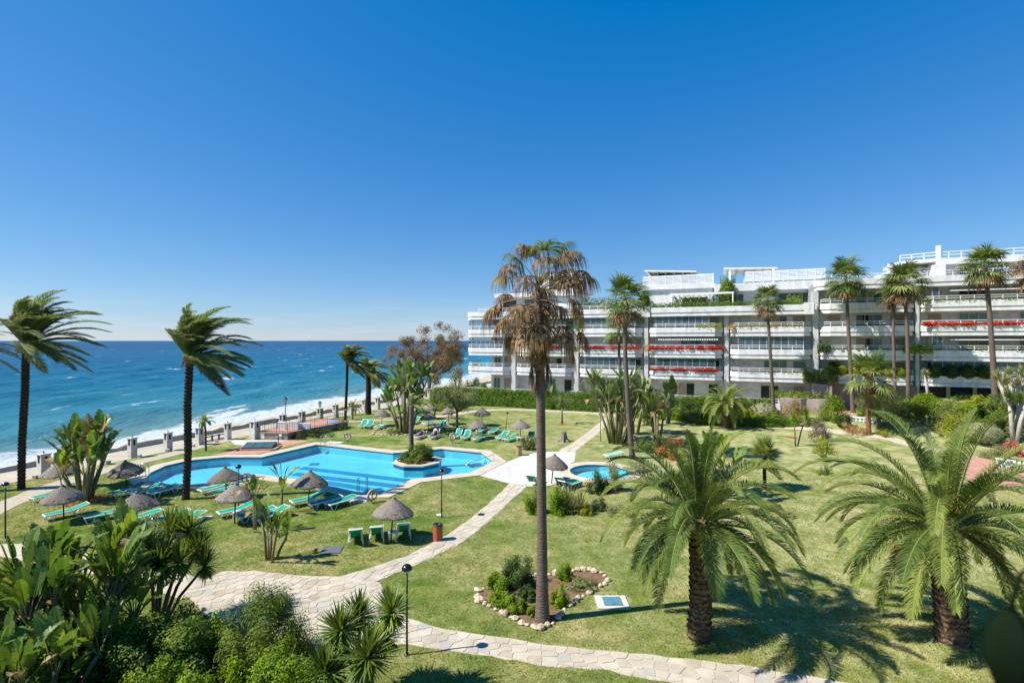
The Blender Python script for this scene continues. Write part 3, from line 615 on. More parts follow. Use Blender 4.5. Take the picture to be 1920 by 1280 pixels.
# ================================================================== THE BUILDING
BR = math.atan2(FD.y, FD.x)
bld = thing('apartment_building', 'long white marble apartment block with rows of chamfered balconies and rooftop penthouses', 'building', (FA.x, FA.y, 0), BR)
def part(name, mb, m, parent=bld, sm=False): return mb.build(name, m, parent, sm)
ZB = [4.55, 7.6, 10.6, 13.5, 16.5]
BAYS = [(-0.2, 7.5), (8.5, 17.9), (18.9, 28.4), (29.3, 39.2), (40.1, 49.9), (50.8, 60.8), (61.4, 78.0)]
mb = MB(); mb.box(3.3, 50.2, 2.6, 16, -0.5, 14.4); part('wall', mb, X['cladding'])
mb = MB(); mb.box(50.2, 79, 2.6, 16, -0.5, 17.4); part('wall', mb, X['cladding'])
for (u0, u1) in [(7.55, 8.4), (17.95, 18.8), (28.5, 29.2), (39.3, 40.0), (49.95, 50.7), (60.85, 61.35)]:
    mb = MB(); mb.box(u0 + .06, u1 - .06, 0.85, 2.62, 0.0, 13.45 if u0 < 49 else 16.4); part('pier', mb, X['cladding'])
def outline(u0, u1, cl=1.0, cr=1.0, ins=0.0):
    """balcony plan: chamfered both ends"""
    p = []
    if cl: p += [(u0 + ins, 2.62), (u0 + ins, cl + ins * .4), (u0 + cl + ins * .4, ins)]
    else: p += [(u0 + ins, 2.62), (u0 + ins, ins)]
    if cr: p += [(u1 - cr - ins * .4, ins), (u1 - ins, cr + ins * .4), (u1 - ins, 2.62)]
    else: p += [(u1 - ins, ins), (u1 - ins, 2.62)]
    return p
def railing(line, z0, z1, parent, name='railing', step=1.25, r=0.028):
    mb = MB(); P = [Vector((p[0], p[1], 0)) for p in line]
    for z in (z1, (z0 + z1) / 2 + .03):
        for i in range(len(P) - 1):
            d = (P[i + 1] - P[i]); l = d.length; M = Matrix.Translation(P[i]) @ Matrix.Rotation(math.atan2(d.y, d.x), 4, 'Z'); mb.box(0, l, -r, r, z - r, z + r, 0, M)
    for i in range(len(P) - 1):
        l = (P[i + 1] - P[i]).length; n = max(1, int(round(l / step)))
        for k in range(n + (1 if i == len(P) - 2 else 0)):
            p = P[i].lerp(P[i + 1], k / n); mb.box(p.x - r, p.x + r, p.y - r, p.y + r, z0, z1 - r, 0)
    return mb.build(name, X['whitepaint'], parent)
def balcony(u0, u1, zb, cl=1.0, cr=1.0, rail=True, name='balcony'):
    mb = MB()
    mb.prism(outline(u0, u1, cl, cr, 0.06), zb, zb + 0.34)
    mb.prism(outline(u0, u1, cl, cr, 0.20), zb + 0.34, zb + 0.52)
    o = outline(u0, u1, cl, cr, 0.0)
    mb.wall(o[:], 0.2, zb + 0.52, zb + 1.25)
    b = mb.build(name, X['marble'], bld)
    if rail:
        l = outline(u0, u1, cl, cr, 0.12); l[0] = (l[0][0], 2.0); l[-1] = (l[-1][0], 2.0)
        railing(l, zb + 1.25, zb + 1.80, b)
    return b
def window(u0, u1, z0, z1, y=2.6, kind=0, parent=bld, nm=2):
    """sliding window: cream frame, dark or teal panes, or a lowered beige blind"""
    o = MB(); t = 0.07
    o.box(u0, u1, y - .08, y, z0, z0 + t); o.box(u0, u1, y - .08, y, z1 - t, z1)
    for k in range(nm + 1):
        c = u0 + (u1 - u0) * k / nm; o.box(max(u0, c - t / 2), min(u1, c + t / 2), y - .078, y, z0 + t, z1 - t)
    w = o.build('window', X['frameyel'], parent)
    for k in range(nm):
        a = u0 + (u1 - u0) * k / nm + t / 2; b = u0 + (u1 - u0) * (k + 1) / nm - t / 2
        p = MB(); p.box(a, b, y - .035, y - .004, z0 + t, z1 - t)
        kk = kind if kind < 4 else (k + kind) % 3
        p.build('blind' if kk == 2 else 'pane', X[('glassdark', 'glassteal', 'blind', 'curtain')[kk]], w)
rw = random.Random(11)
def glazing(u0, u1, z0, z1, n, y=0.25):
    g = MB()
    for k in range(n + 1):
        c = u0 + (u1 - u0) * k / n; g.box(c - .015, c + .015, y - .015, y + .015, z0, z1)
    g.box(u0, u1, y - .02, y + .02, z1 - .06, z1)
    f = g.build('glazing_frame', X['louvre'], bld)
    for k in range(n):
        a = u0 + (u1 - u0) * k / n; b = u0 + (u1 - u0) * (k + 1) / n
        p = MB(); p.box(a + .016, b - .016, y - .006, y + .006, z0, z1 - .06); p.build('glass_pane', X['glassclear'], f)
for bi, (u0, u1) in enumerate(BAYS):
    for li in range(5):
        zb = ZB[li]
        roof = (li == 3 and bi < 5) or (li == 4 and bi >= 5)
        if li == 4 and bi < 5: continue
        if not roof: balcony(u0, u1, zb, 1.0, 1.0 if bi < 6 else 0)
        # windows of the floor above this balcony (or of the ground floor)
        if not roof:
            zf, zc = zb + 0.75, zb + 2.75
            ws = max(u0, 3.4)
            kinds = [0, 1, 2, 4, 5]
            if bi == 0:
                window(ws + 0.5, ws + 1.7, zf, zc, kind=1 if li == 0 else 0); window(ws + 2.3, ws + 3.3, zf, zc, kind=2, nm=1)
            else:
                k = rw.choice(kinds); window(u0 + 4.3, u0 + 7.1, zf, zc, kind=k, nm=3)
                window(u1 - 2.0, u1 - 0.5, zf, zc, kind=rw.choice([0, 1, 2, 2]), nm=1)
                if rw.random() < .45: window(u0 + 1.2, u0 + 2.6, zf, zc, kind=rw.choice([0, 2, 3]), nm=1)
                if bi == 6: window(u0 + 10, u0 + 12.5, zf, zc, kind=rw.choice([0, 1, 2]), nm=2)
# ground floor
for bi, (u0, u1) in enumerate(BAYS[:5]):
    window(max(u0, 3.4) + (3.9 if bi else .4), max(u0, 3.4) + (6.1 if bi else 1.5), 1.6, 3.9, kind=[1, 1, 0, 5, 0][bi], nm=2); window(u1 - 1.9, u1 - 0.7, 1.6, 3.9, kind=[2, 0, 2, 0, 2][bi], nm=1)
# glazed balconies
for bi, li, a, b in ((0, 1, 0.1, 1.0), (0, 2, 0.1, 1.0), (2, 2, 0.05, 1.0), (3, 2, 0.05, .82), (1, 2, .3, 1), (4, 1, 0.0, 0.9), (2, 0, 0.1, .9), (3, 0, .1, .9), (5, 3, 0.05, 0.5), (6, 1, 0, 0.12), (6, 3, 0, 0.1), (6, 0, .05, .6)):
    u0, u1 = BAYS[bi]; w = u1 - u0; n = max(1, int(w * (b - a) / 0.95)); glazing(max(u0 + 1.0, u0 + w * a), min(u1 - 1.0, u0 + w * b), ZB[li] + 1.25, ZB[li + 1] - .01, n, 0.36)
mb = MB(); mb.box(-.05, 0.0, 1.0, 2.6, ZB[1] + 1.25, ZB[2]); mb.box(-.05, 0, 1.0, 2.6, ZB[2] + 1.25, ZB[3]); part('side_glass_pane', mb, X['glassclear'])
# continuous roof bands
balcony(-0.35, 50.3, ZB[3] - .05, 1.1, 0, rail=False, name='roof_band')
balcony(50.35, 79, ZB[4], 0.8, 0, rail=False, name='roof_band')
for u in (28.4, 48.9): 
    mb = MB(); mb.box(u, u + 1.1, -.10, .4, ZB[3] - .1, ZB[3] + 1.42); mb.box(u + .5, u + .62, -.13, -.10, ZB[3] + .5, ZB[3] + 1.2); part('roof_pilaster', mb, X['marble'])
railing([(2.0, .35), (28, .35)], ZB[3] + 1.2, ZB[3] + 1.75, bld); railing([(52, .35), (78, .35)], ZB[4] + 1.25, ZB[4] + 1.85, bld)
# awnings
def awning(u0, u1, z, white=True):
    mb = MB(); mb.add([(u0, .62, z + .28), (u1, .62, z + .28), (u1, -.05, z + .02), (u0, -.05, z + .02), (u0, .62, z + .24), (u1, .62, z + .24), (u1, -.05, z - .02), (u0, -.05, z - .02)], [(0, 1, 2, 3), (7, 6, 5, 4), (3, 2, 6, 7), (0, 3, 7, 4), (1, 5, 6, 2)])
    a = mb.build('awning', X['awning'], bld); n = int((u1 - u0) / .3); v = MB()
    for k in range(n):
        c = u0 + (k + .5) * (u1 - u0) / n; h = .11; v.add([(c - h, -.07, z), (c + h, -.07, z), (c + h, -.07, z - .16), (c, -.07, z - .23), (c - h, -.07, z - .16)], [(0, 1, 2, 3, 4)])
    if white: v.build('valance', X['awnwhite'], a)
    else:
        v = MB(); v.box(u0, u1, -.12, -.06, z - .10, z - .0); v.build('front_bar', X['whitepaint'], a)
awning(30.6, 38.6, ZB[2] - .35); awning(64.0, 77, ZB[4] - .55, False); awning(64, 77, ZB[2] - .45, False)
# ground terrace with parapet and rail, the pink marble entrance
mb = MB(); mb.prism([(-2.5, -2.4), (45.8, -2.4), (45.8, 2.6), (-2.5, 2.6)], -.3, 1.15); part('ground_terrace', mb, X['plaza'])
mb = MB(); mb.wall([(-2.5, 2.6), (-2.5, -2.45), (45.9, -2.45)], .25, 1.15, 1.95); tp = part('terrace_parapet', mb, X['marble'])
railing([(-2.3, -2.3), (45.8, -2.3)], 1.95, 2.55, bld)
mb = MB(); mb.box(46.0, 51.4, -2.3, 2.6, -.2, 2.7); mb.box(51.4, 51.6, -2.4, 2.6, 1.0, 4.4); part('entrance_wall', mb, X['pinkmarble'])
mb = MB(); mb.box(49.9, 51.4, -.6, 2.6, 2.7, 4.5); mb.box(51.6, 57.3, 2.2, 2.55, 1.0, 4.5); part('entrance_side_wall', mb, X['pinkmarble'])
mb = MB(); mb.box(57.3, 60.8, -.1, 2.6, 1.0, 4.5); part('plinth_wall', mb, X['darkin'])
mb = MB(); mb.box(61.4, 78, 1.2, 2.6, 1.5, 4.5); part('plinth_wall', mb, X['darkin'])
mb = MB(); mb.box(51.6, 57.3, -3.5, 2.2, 0.6, 1.3); part('entrance_floor', mb, X['brickpave'])
for u in (64, 66.5, 69, 71.5, 74): mb = MB(); mb.box(u, u + .35, 1.0, 1.2, 2.8, 4.5); part('plinth_post', mb, X['frameyel'])
# penthouses
def pent(u0, u1, y0, y1, z0, z1, m='marble', name='penthouse_wall'):
    mb = MB(); mb.box(u0, u1, y0, y1, z0, z1); return part(name, mb, X[m])
def canopy(u0, u1, y0, y1, z, tilt=0.0):
    mb = MB(); mb.add([(u0, y0, z + tilt), (u1, y0, z), (u1, y1, z), (u0, y1, z + tilt), (u0, y0, z + .22 + tilt), (u1, y0, z + .22), (u1, y1, z + .22), (u0, y1, z + .22 + tilt)], [(3, 2, 1, 0), (4, 5, 6, 7), (0, 1, 5, 4), (1, 2, 6, 5), (2, 3, 7, 6), (3, 0, 4, 7)])
    c = part('roof_canopy', mb, X['whitepaint'])
    n = int((u1 - u0) / 1.1)
    for k in range(n):
        b = MB(); u = u0 + (k + .5) * (u1 - u0) / n; zz = z + tilt * (1 - (k + .5) / n); b.box(u - .07, u + .07, y0 + .05, y1 - .05, zz - .26, zz - .004); b.build('rafter', X['roofgrey'], c)
def screen(u0, u1, y, z0, z1, n):
    mb = MB(); mb.box(u0, u1, y - .05, y + .05, z0 - .06, z0); f = part('screen_base', mb, X['whitepaint'])
    for k in range(n + 1): mb = MB(); u = u0 + (u1 - u0) * k / n; mb.box(u - .05, u + .05, y - .05, y + .05, z0, z1); mb.build('screen_post', X['whitepaint'], f)
    h = int((z1 - z0) / .18)
    for k in range(n):
        p = MB(); a = u0 + (u1 - u0) * k / n + .055; b = u0 + (u1 - u0) * (k + 1) / n - .055
        for i in range(h): z = z0 + .04 + i * .18; p.add([(a, y - .04, z), (b, y - .04, z), (b, y + .03, z + .15), (a, y + .03, z + .15)], [(0, 1, 2, 3)])
        p.build('louvre_panel', X['louvre'], f)
pent(3.3, 16.5, 6.0, 15, 14.4, 17.4); pent(2.6, 17.0, 5.4, 15.5, 17.4, 18.1); pent(10.5, 17.8, 7, 15, 18.1, 20.9); pent(10.2, 18.1, 6.7, 15.3, 20.9, 21.2)
window(4.2, 6.5, 14.8, 17.0, 6.0, 0); window(8.0, 11.5, 14.8, 17.0, 6.0, 1, nm=3); window(12.0, 15.5, 18.5, 20.5, 7.0, 0, nm=3)
pent(27.5, 37.8, 7.0, 15, 14.4, 17.9); pent(27.2, 38.2, 6.6, 15.4, 17.9, 18.55); screen(27.6, 37.9, 6.9, 18.6, 20.1, 9); pent(28.5, 36.0, 8.5, 14.5, 18.56, 20.3, 'louvre'); canopy(27.8, 35.5, 6.8, 15, 20.35, .5)
mb = MB()
for k in range(12): mb.box(32.2 + k * .75, 32.3 + k * .75, 2.6, 6.9, 16.75, 16.9)
mb.box(32.0, 40.6, 2.5, 2.65, 16.6, 16.85); mb.box(40.4, 40.55, 2.5, 2.65, 14.4, 16.6); mb.box(32.2, 32.35, 2.5, 2.65, 14.4, 16.6); part('pergola', mb, X['whitepaint'])
window(33.5, 37, 14.7, 16.6, 6.98, 0, nm=3)
pent(38.6, 52, 6.6, 15, 14.4, 17.2); pent(38.0, 52.3, 5.8, 15.5, 17.2, 18.3); screen(42.2, 52.2, 6.1, 18.35, 20.0, 9); railing([(42, 5.85), (52.2, 5.85)], 18.3, 18.9, bld); canopy(39.3, 46.5, 7.5, 14, 20.4, .3)
mb = MB(); mb.box(40.0, 40.3, 7.2, 7.5, 18.3, 20.4); mb.box(45.8, 46.1, 7.2, 7.5, 18.3, 20.4); part('canopy_post', mb, X['whitepaint'])
window(40.2, 42.0, 14.8, 16.8, 6.58, 0, nm=2); window(46.5, 51.0, 14.9, 16.8, 6.58, 0, nm=3)
pent(59.9, 64.4, 6, 15, 17.4, 19.4); pent(64.4, 79, 4.6, 15, 17.4, 19.5); pent(63.9, 79, 3.9, 15.3, 19.5, 20.3); pent(63.6, 64.8, 3.7, 6, 17.4, 19.49)
railing([(60.6, 5.6), (64.0, 4.2), (79, 4.2)], 20.3, 21.1, bld, r=.04); mb = MB(); mb.box(64.0, 64.4, 4.0, 4.4, 20.3, 21.9); part('chimney_post', mb, X['whitepaint'])
mb = MB(); mb.prism([(60.3, 5.4), (63.9, 3.9), (63.9, 12), (60.3, 12)], 19.9, 20.3); part('roof_slab', mb, X['marble']); mb = MB(); mb.box(60.6, 60.9, 5.8, 6.1, 19.4, 19.9); part('roof_post', mb, X['whitepaint'])
mb = MB(); mb.box(58.2, 58.4, 1.2, 1.4, 17.4, 19.6); part('roof_post', mb, X['whitepaint'])
window(66.4, 70.0, 17.9, 19.6, 4.6, 1, nm=3); window(72.0, 76.5, 17.9, 19.6, 4.6, 1, nm=3)
pent(50.2, 50.6, 2.6, 9, 14.4, 17.4)

# ================================================================== PLANTS
def nrm(v): return v / (np.linalg.norm(v, axis=-1, keepdims=True) + 1e-9)
def rachis(az, el, L, droop, wind, n=14, p0=(0, 0, 0)):
    d = np.array([math.cos(el) * math.cos(az), math.cos(el) * math.sin(az), math.sin(el)]); p = np.array(p0, float); P = [p.copy()]; T = [d.copy()]
    for i in range(n):
        s = i / n
        d = d + np.array([0, 0, -droop / n * (0.4 + 1.4 * s)]) + np.array(wind) / n * (0.35 + s); d /= np.linalg.norm(d)
        p = p + d * L / n; P.append(p.copy()); T.append(d.copy())
    return np.array(P), np.array(T)
def ribbon(P, r):
    """three sided stalk along P, as quads"""
    n = len(P); r = np.linspace(r, r * .25, n); V = []; F = []
    T = np.gradient(P, axis=0); T = nrm(T); a = nrm(np.cross(T, [0.13, 0.2, 1.0])); b = np.cross(T, a)
    for k in range(3):
        t = 2 * math.pi * k / 3; V.append(P + (a * math.cos(t) + b * math.sin(t)) * r[:, None])
    V = np.stack(V, 1).reshape(-1, 3)
    for i in range(n - 1):
        for k in range(3): F.append((i * 3 + k, i * 3 + (k + 1) % 3, (i + 1) * 3 + (k + 1) % 3, (i + 1) * 3 + k))
    return V, np.array(F)
def join(parts):
    V = []; F = []; I = []; b = 0
    for v, f, i in parts:
        V.append(v); F.append(f + b); I.append(np.full(len(f), i)); b += len(v)
    return np.concatenate(V), np.concatenate(F), np.concatenate(I)
def frond_mesh(az, el, L, droop, wind, npair, ll, lw, mats, hang=0.2, vee=0.35, rng=NP, start=0.12):
    P, T = rachis(az, el, L, droop, wind)
    t = np.linspace(start, 1.0, npair); x = t * (len(P) - 1)
    Pc = np.stack([np.interp(x, np.arange(len(P)), P[:, k]) for k in range(3)], 1); Tc = nrm(np.stack([np.interp(x, np.arange(len(P)), T[:, k]) for k in range(3)], 1))
    sv = np.cross(Tc, [0, 0, 1.0]) + 0.25 * np.array([math.sin(az), -math.cos(az), 0]); sv = nrm(sv); up = np.cross(sv, Tc)
    ln = ll * np.sin(np.pi * (0.14 + 0.80 * t)) ** 0.75
    parts = []
    for sd in (-1, 1):
        n = npair; jit = rng.normal(0, .09, (n, 3))
        fw = (0.55 + 0.55 * t)[:, None]
        d = nrm(Tc * fw + sd * sv * 0.85 + up * vee + jit + np.array(wind) * 0.16)
        L_ = (ln * rng.uniform(.85, 1.1, n))[:, None]
        w = nrm(Tc - (Tc * d).sum(1, keepdims=True) * d) * lw / 2
        m = Pc + d * L_ * .5; e = Pc + d * L_ * .98 + np.array([0, 0, -1.0]) * hang * L_ + np.array(wind) * 0.10 * L_
        V = np.stack([Pc - w * .6, Pc + w * .6, m - w, m + w, e - w * .12, e + w * .12], 1).reshape(-1, 3)
        k = np.arange(n)[:, None] * 6
        F = np.concatenate([k + [0, 1, 3, 2], k + [2, 3, 5, 4]]); parts.append((V, F, 0))
    rv, rf = ribbon(P, 0.035 * L / 3.5 + .008); parts.append((rv, rf, 1))
    V, F, I = join(parts)
    return mesh_np('frond', V, F, mats, False, I)
def fan_mesh(az, el, pet, Rb, droop, wind, mats, n=26, tipdroop=0.8, spread=125, rng=NP, fold=0.25):
    P, T = rachis(az, el, pet, droop * .5, np.array(wind) * .5, 6); h = P[-1]; d = T[-1]
    s = np.cross(d, [0, 0, 1.0]) + 0.2 * np.array([math.sin(az), -math.cos(az), 0]); s = s / np.linalg.norm(s); u = np.cross(s, d)
    a = np.radians(np.linspace(-spread, spread, n)) + rng.normal(0, .03, n); da = 2 * math.radians(spread) / n
    D = np.cos(a)[:, None] * d + np.sin(a)[:, None] * s + u * fold * np.abs(np.sin(a))[:, None]; D = nrm(D)
    Wd = nrm(np.cross(D, np.broadcast_to(u, D.shape)))
    Rl = Rb * (0.72 + 0.28 * np.cos(a * .7)) * rng.uniform(.88, 1.08, n)
    p = np.broadcast_to(h, D.shape).copy(); rows = [(p.copy(), np.full(n, .01))]; k = 5
    for i in range(k):
        f = (i + 1) / k
        D = nrm(D + np.array([0, 0, -1.0]) * tipdroop * (f ** 1.5) * .8 + np.array(wind) * .22 * f + rng.normal(0, .03, (n, 3)))
        p = p + D * (Rl / k)[:, None]
        w = Rl * f * da * .52 if f <= .45 else Rl * da * .40 * (1.03 - f)
        rows.append((p.copy(), w))
    V = np.stack([np.stack([q - Wd * w[:, None], q + Wd * w[:, None]], 1) for q, w in rows], 1)   # n, k+1, 2, 3
    V = V.reshape(-1, 3); base = np.arange(n)[:, None] * (2 * (k + 1)); F = np.concatenate([base + 2 * i + np.array([0, 1, 3, 2]) for i in range(k)])
    rv, rf = ribbon(P, 0.03)
    V, F, I = join([(V, F, 0), (rv, rf, 1)])
    return mesh_np('frond', V, F, mats, False, I)
def trunk_mesh(pts, rad, m, rings=26, n=12, rough=0.04, flare=0.0):
    """tapered trunk with uneven rings"""
    pts = [Vector(p) for p in pts]; L = len(pts) - 1; P = []; Rr = []
    for i in range(rings + 1):
        x = i / rings * L; k = min(int(x), L - 1); t = x - k
        P.append(pts[k].lerp(pts[k + 1], t)); r = rad[k] * (1 - t) + rad[k + 1] * t
        r *= 1 + random.uniform(-rough, rough)
        if flare: r *= 1 + flare * math.exp(-i / rings * 18)
        Rr.append(r)
    mb = MB(); mb.tube(P, Rr, n); return mb.mesh('trunk', m, True)
def boot_mesh(pts, rad, m, nring=14, per=10, size=0.12):
    """old leaf bases standing off a date palm's trunk"""
    mb = MB(); pts = [Vector(p) for p in pts]; L = len(pts) - 1
    for i in range(nring):
        x = (i + .5) / nring * L; k = min(int(x), L - 1); t = x - k; c = pts[k].lerp(pts[k + 1], t); r = rad[k] * (1 - t) + rad[k + 1] * t
        for j in range(per):
            a = 2 * math.pi * (j + .5 * (i % 2)) / per + random.uniform(-.1, .1); e = Vector((math.cos(a), math.sin(a), 0)); s = Vector((-e.y, e.x, 0)); w = math.pi * r / per * .95; h = size * random.uniform(.8, 1.3)
            b = c + e * (r * .93); o = c + e * (r + .05 * random.uniform(.6, 1.3)) + Vector((0, 0, h))
            mb.add([b - s * w - Vector((0, 0, h * .6)), b + s * w - Vector((0, 0, h * .6)), o + s * w * .6, o - s * w * .6, b + s * w * .5 + Vector((0, 0, h * .8)), b - s * w * .5 + Vector((0, 0, h * .8))], [(0, 1, 2, 3), (3, 2, 4, 5), (0, 3, 5), (1, 4, 2)])
    return mb.mesh('leaf_scar', m)
WIND = (1.0, 0.25, 0.05)
def date_palm(label, base, top, r0, r1, nf, L, mats, wind=(0, 0, 0), droop=1.6, group='palms in the garden', seed=1, ll=0.5, lw=0.04, npair=46, el0=-25, el1=85, bark='datebark', boots=True, vee=.35, dry=0, head=0.0, name='date_palm', hang=.2, open_=False):
    rng = np.random.default_rng(seed); random.seed(seed)
    t = thing(name, label, 'palm', base, 0, group); tp = Vector(top) - Vector(base)
    pts = [Vector((0, 0, -.15)), tp * .33 + Vector((random.uniform(-.08, .08), 0, 0)), tp * .66 + Vector((random.uniform(-.08, .08), 0, 0)), tp]
    rad = [r0, (r0 * 2 + r1) / 3, (r0 + 2 * r1) / 3, r1]
    obj('trunk', trunk_mesh(pts, rad, X[bark], 30, 12, .05, .15), t)
    if boots: o = obj('bark_scales', boot_mesh(pts, rad, X[bark], max(8, int(tp.z / .22)), 11, .11), t); o['kind'] = 'stuff'
    if head:
        mb = MB(); mb.lathe([(r1 * .8, -head * .9), (r1 * 1.25, -head * .5), (r1 * 1.35, 0), (r1 * .9, head * .5), (.02, head * .8)], 12); o = mb.build('crown_shaft', X[bark], t, True, loc=tp)
    for i in range(nf):
        f = (i + .5) / nf; az = i * 2.39996 + rng.normal(0, .15); el = R(el1 + (el0 - el1) * f ** 1.0) + rng.normal(0, .09)
        l = L * rng.uniform(.82, 1.08) * (0.75 + .25 * math.sin(math.pi * min(1, f * 1.2 + .15)))
        ws = math.hypot(wind[0], wind[1])
        if ws > .8 and math.cos(az - math.atan2(wind[1], wind[0])) < .1: el = max(el, R(52) + rng.uniform(0, .45)); l *= .72
        if open_ and el < R(8) and math.sin(az) < -.72: continue
        isdry = i >= nf - dry; mm = mats if not (open_ and rng.random() < .45) else [X['frondlight'], X['rachis']]
        me = frond_mesh(az, el, l, droop * rng.uniform(.8, 1.2), np.array(wind) * rng.uniform(.7, 1.3), npair, ll * rng.uniform(.9, 1.1), lw, [X['fandead'], X['rachisdry']] if isdry else mm, hang, vee, rng)
        obj('frond', me, t, loc=tp + Vector((r1 * .5 * math.cos(az), r1 * .5 * math.sin(az), 0)))
    return t
def fan_palm(label, base, top, r0, r1, nf, pet, Rb, wind=(0, 0, 0), group='tall fan palms in front of the building', seed=1, mats=None, dead=0, el0=-45, el1=80, tip=0.7, bark='palmbark', droop=.5, name='fan_palm', nseg=22, skirt=0):
    rng = np.random.default_rng(seed); random.seed(seed)
    t = thing(name, label, 'palm', base, 0, group); tp = Vector(top) - Vector(base)
    r0 *= .68; r1 *= .68; Rb *= 1.12; bow = Vector((random.uniform(-.25, .25), random.uniform(-.2, .2), 0))
    pts = [Vector((0, 0, -.15)), tp * .33 + bow * .8, tp * .66 + bow, tp]; rad = [r0, (r0 * 2 + r1) / 3, (r0 + 2 * r1) / 3, r1]
    obj('trunk', trunk_mesh(pts, rad, X[bark], 34, 12, .03, .35), t)
    for i in range(nf):
        f = (i + .5) / nf; az = i * 2.39996 + rng.normal(0, .2); el = R(el1 + (el0 - el1) * f) + rng.normal(0, .1)
        dd = i >= nf - dead
        mm = [X['fandead'], X['rachisdry']] if dd else [X[rng.choice(['fan', 'fan', 'fanlight'])], X['rachis']]
        if mats: mm = mats
        me = fan_mesh(az, el, pet * rng.uniform(.8, 1.2), Rb * rng.uniform(.85, 1.1), droop, np.array(wind) * rng.uniform(.6, 1.3), mm, nseg, tip * rng.uniform(.6, 1.4) * (1.6 if dd else 1), 120, rng)
        obj('frond', me, t, loc=tp + Vector((0, 0, rng.uniform(-.3, .15) - (.5 * f))))
    return t
# -- paddle leaves (giant bird of paradise)
def paddle_mesh(L, w, pet, arch, mats, rng, torn=0.3, fold=.35):
    P, T = rachis(0.0, R(84), pet, arch * .5, (0, 0, 0), 6); P2, T2 = rachis(0.0, math.asin(max(-1, min(1, T[-1][2]))), L, arch, (0, 0, 0), 12, P[-1])
    n = 24; x = np.linspace(0, 12, n + 1); C = np.stack([np.interp(x, np.arange(13), P2[:, k]) for k in range(3)], 1); t = x / 12
    wd = w * np.sin(np.pi * (0.03 + .95 * t)) ** .55 * (1 - .25 * t); parts = []
    Tt = nrm(np.gradient(C, axis=0)); sv = np.array([0, 1.0, 0]); up = nrm(np.cross(Tt, sv))
    for sd in (-1, 1):
        V = []; F = []; b = 0; gap = rng.random(n) < torn; dz = 0
        for i in range(n):
            sag = rng.uniform(-.03, .06) if gap[i] else 0
            dz = dz * .6 + sag
            for j, q in ((i, 0), (i + 1, 1)):
                c = C[j] - (Tt[j] * .0); m = c + sd * sv * wd[j] * .55 - up[j] * fold * -.45 * wd[j] + Tt[j] * wd[j] * .25; e = c + sd * sv * wd[j] * .95 + up[j] * (fold * .55 * wd[j] - dz) + Tt[j] * wd[j] * .5
                if gap[i] and q == 1: e = e - Tt[j] * .05; m = m - Tt[j] * .012
                V += [c, m, e]
            F += [(b, b + 1, b + 4, b + 3), (b + 1, b + 2, b + 5, b + 4)]; b += 6
        parts.append((np.array(V), np.array(F), 0))
    rv, rf = ribbon(np.concatenate([P, P2[1:9]]), .032); parts.append((rv, rf, 1))
    V, F, I = join(parts); return mesh_np('leaf', V, F, mats, False, I)
_pr = np.random.default_rng(5)
PADDLE = {k: [paddle_mesh(_pr.uniform(1.0, 1.35), _pr.uniform(.23, .31), _pr.uniform(.7, 1.2), a, [X[k], X['stalk']], _pr, tr) for a, tr in ((.3, .15), (.9, .25), (1.5, .4), (2.4, .5))] for k in ('paddle', 'paddlelight', 'paddlegrey', 'paddledry')}
def paddle_clump(label, base, hgt, spread, nstem, per, seed=1, mats=('paddle', 'paddle', 'paddlelight'), scale=1.0, group='bird of paradise clumps', wind=0.15, low=0.0, name='bird_of_paradise'):
    rng = random.Random(seed); t = thing(name, label, 'plant', base, 0, group)
    for s in range(nstem):
        a = rng.uniform(0, 6.28); r = spread * math.sqrt(rng.random()); bx, by = .35 * r * math.cos(a), .35 * r * math.sin(a)
        h = hgt * rng.uniform(.45, 1.0) * (1 - low) + .05; tx, ty = r * math.cos(a) + wind * h * .3, r * math.sin(a)
        st = MB(); st.tube([(bx, by, -.1), ((bx * 2 + tx) / 3, (by * 2 + ty) / 3, h * .4), (tx, ty, h)], [.11 * scale, .10 * scale, .075 * scale], 7); st.build('stem', X['stalk'], t, True)
        fa = rng.uniform(0, math.pi)
        for k in range(per):
            q = (k + .5) / per * 2 - 1; sgn = 1 if q > 0 else -1; az = fa + (0 if q > 0 else math.pi) + rng.uniform(-.35, .35); var = min(3, int(abs(q) * 3.2 + rng.random() * .8))
            key = rng.choice(mats) if not (var == 3 and rng.random() < .35) else 'paddledry'
            tilt = abs(q) * .55 + rng.uniform(-.1, .1)
            o = obj('leaf', rng.choice([PADDLE[key][var], PADDLE[key][max(0, var - 1)]]), t, loc=(tx, ty, h - .25 * scale))
            o.rotation_euler = Matrix.Rotation(az, 3, 'Z').to_4x4().to_3x3().__matmul__(Matrix.Rotation(tilt, 3, 'Y')).__matmul__(Matrix.Rotation(rng.uniform(-.5, .5), 3, 'Z')).to_euler()
            o.scale = (scale * rng.uniform(.8, 1.1),) * 3
    return t
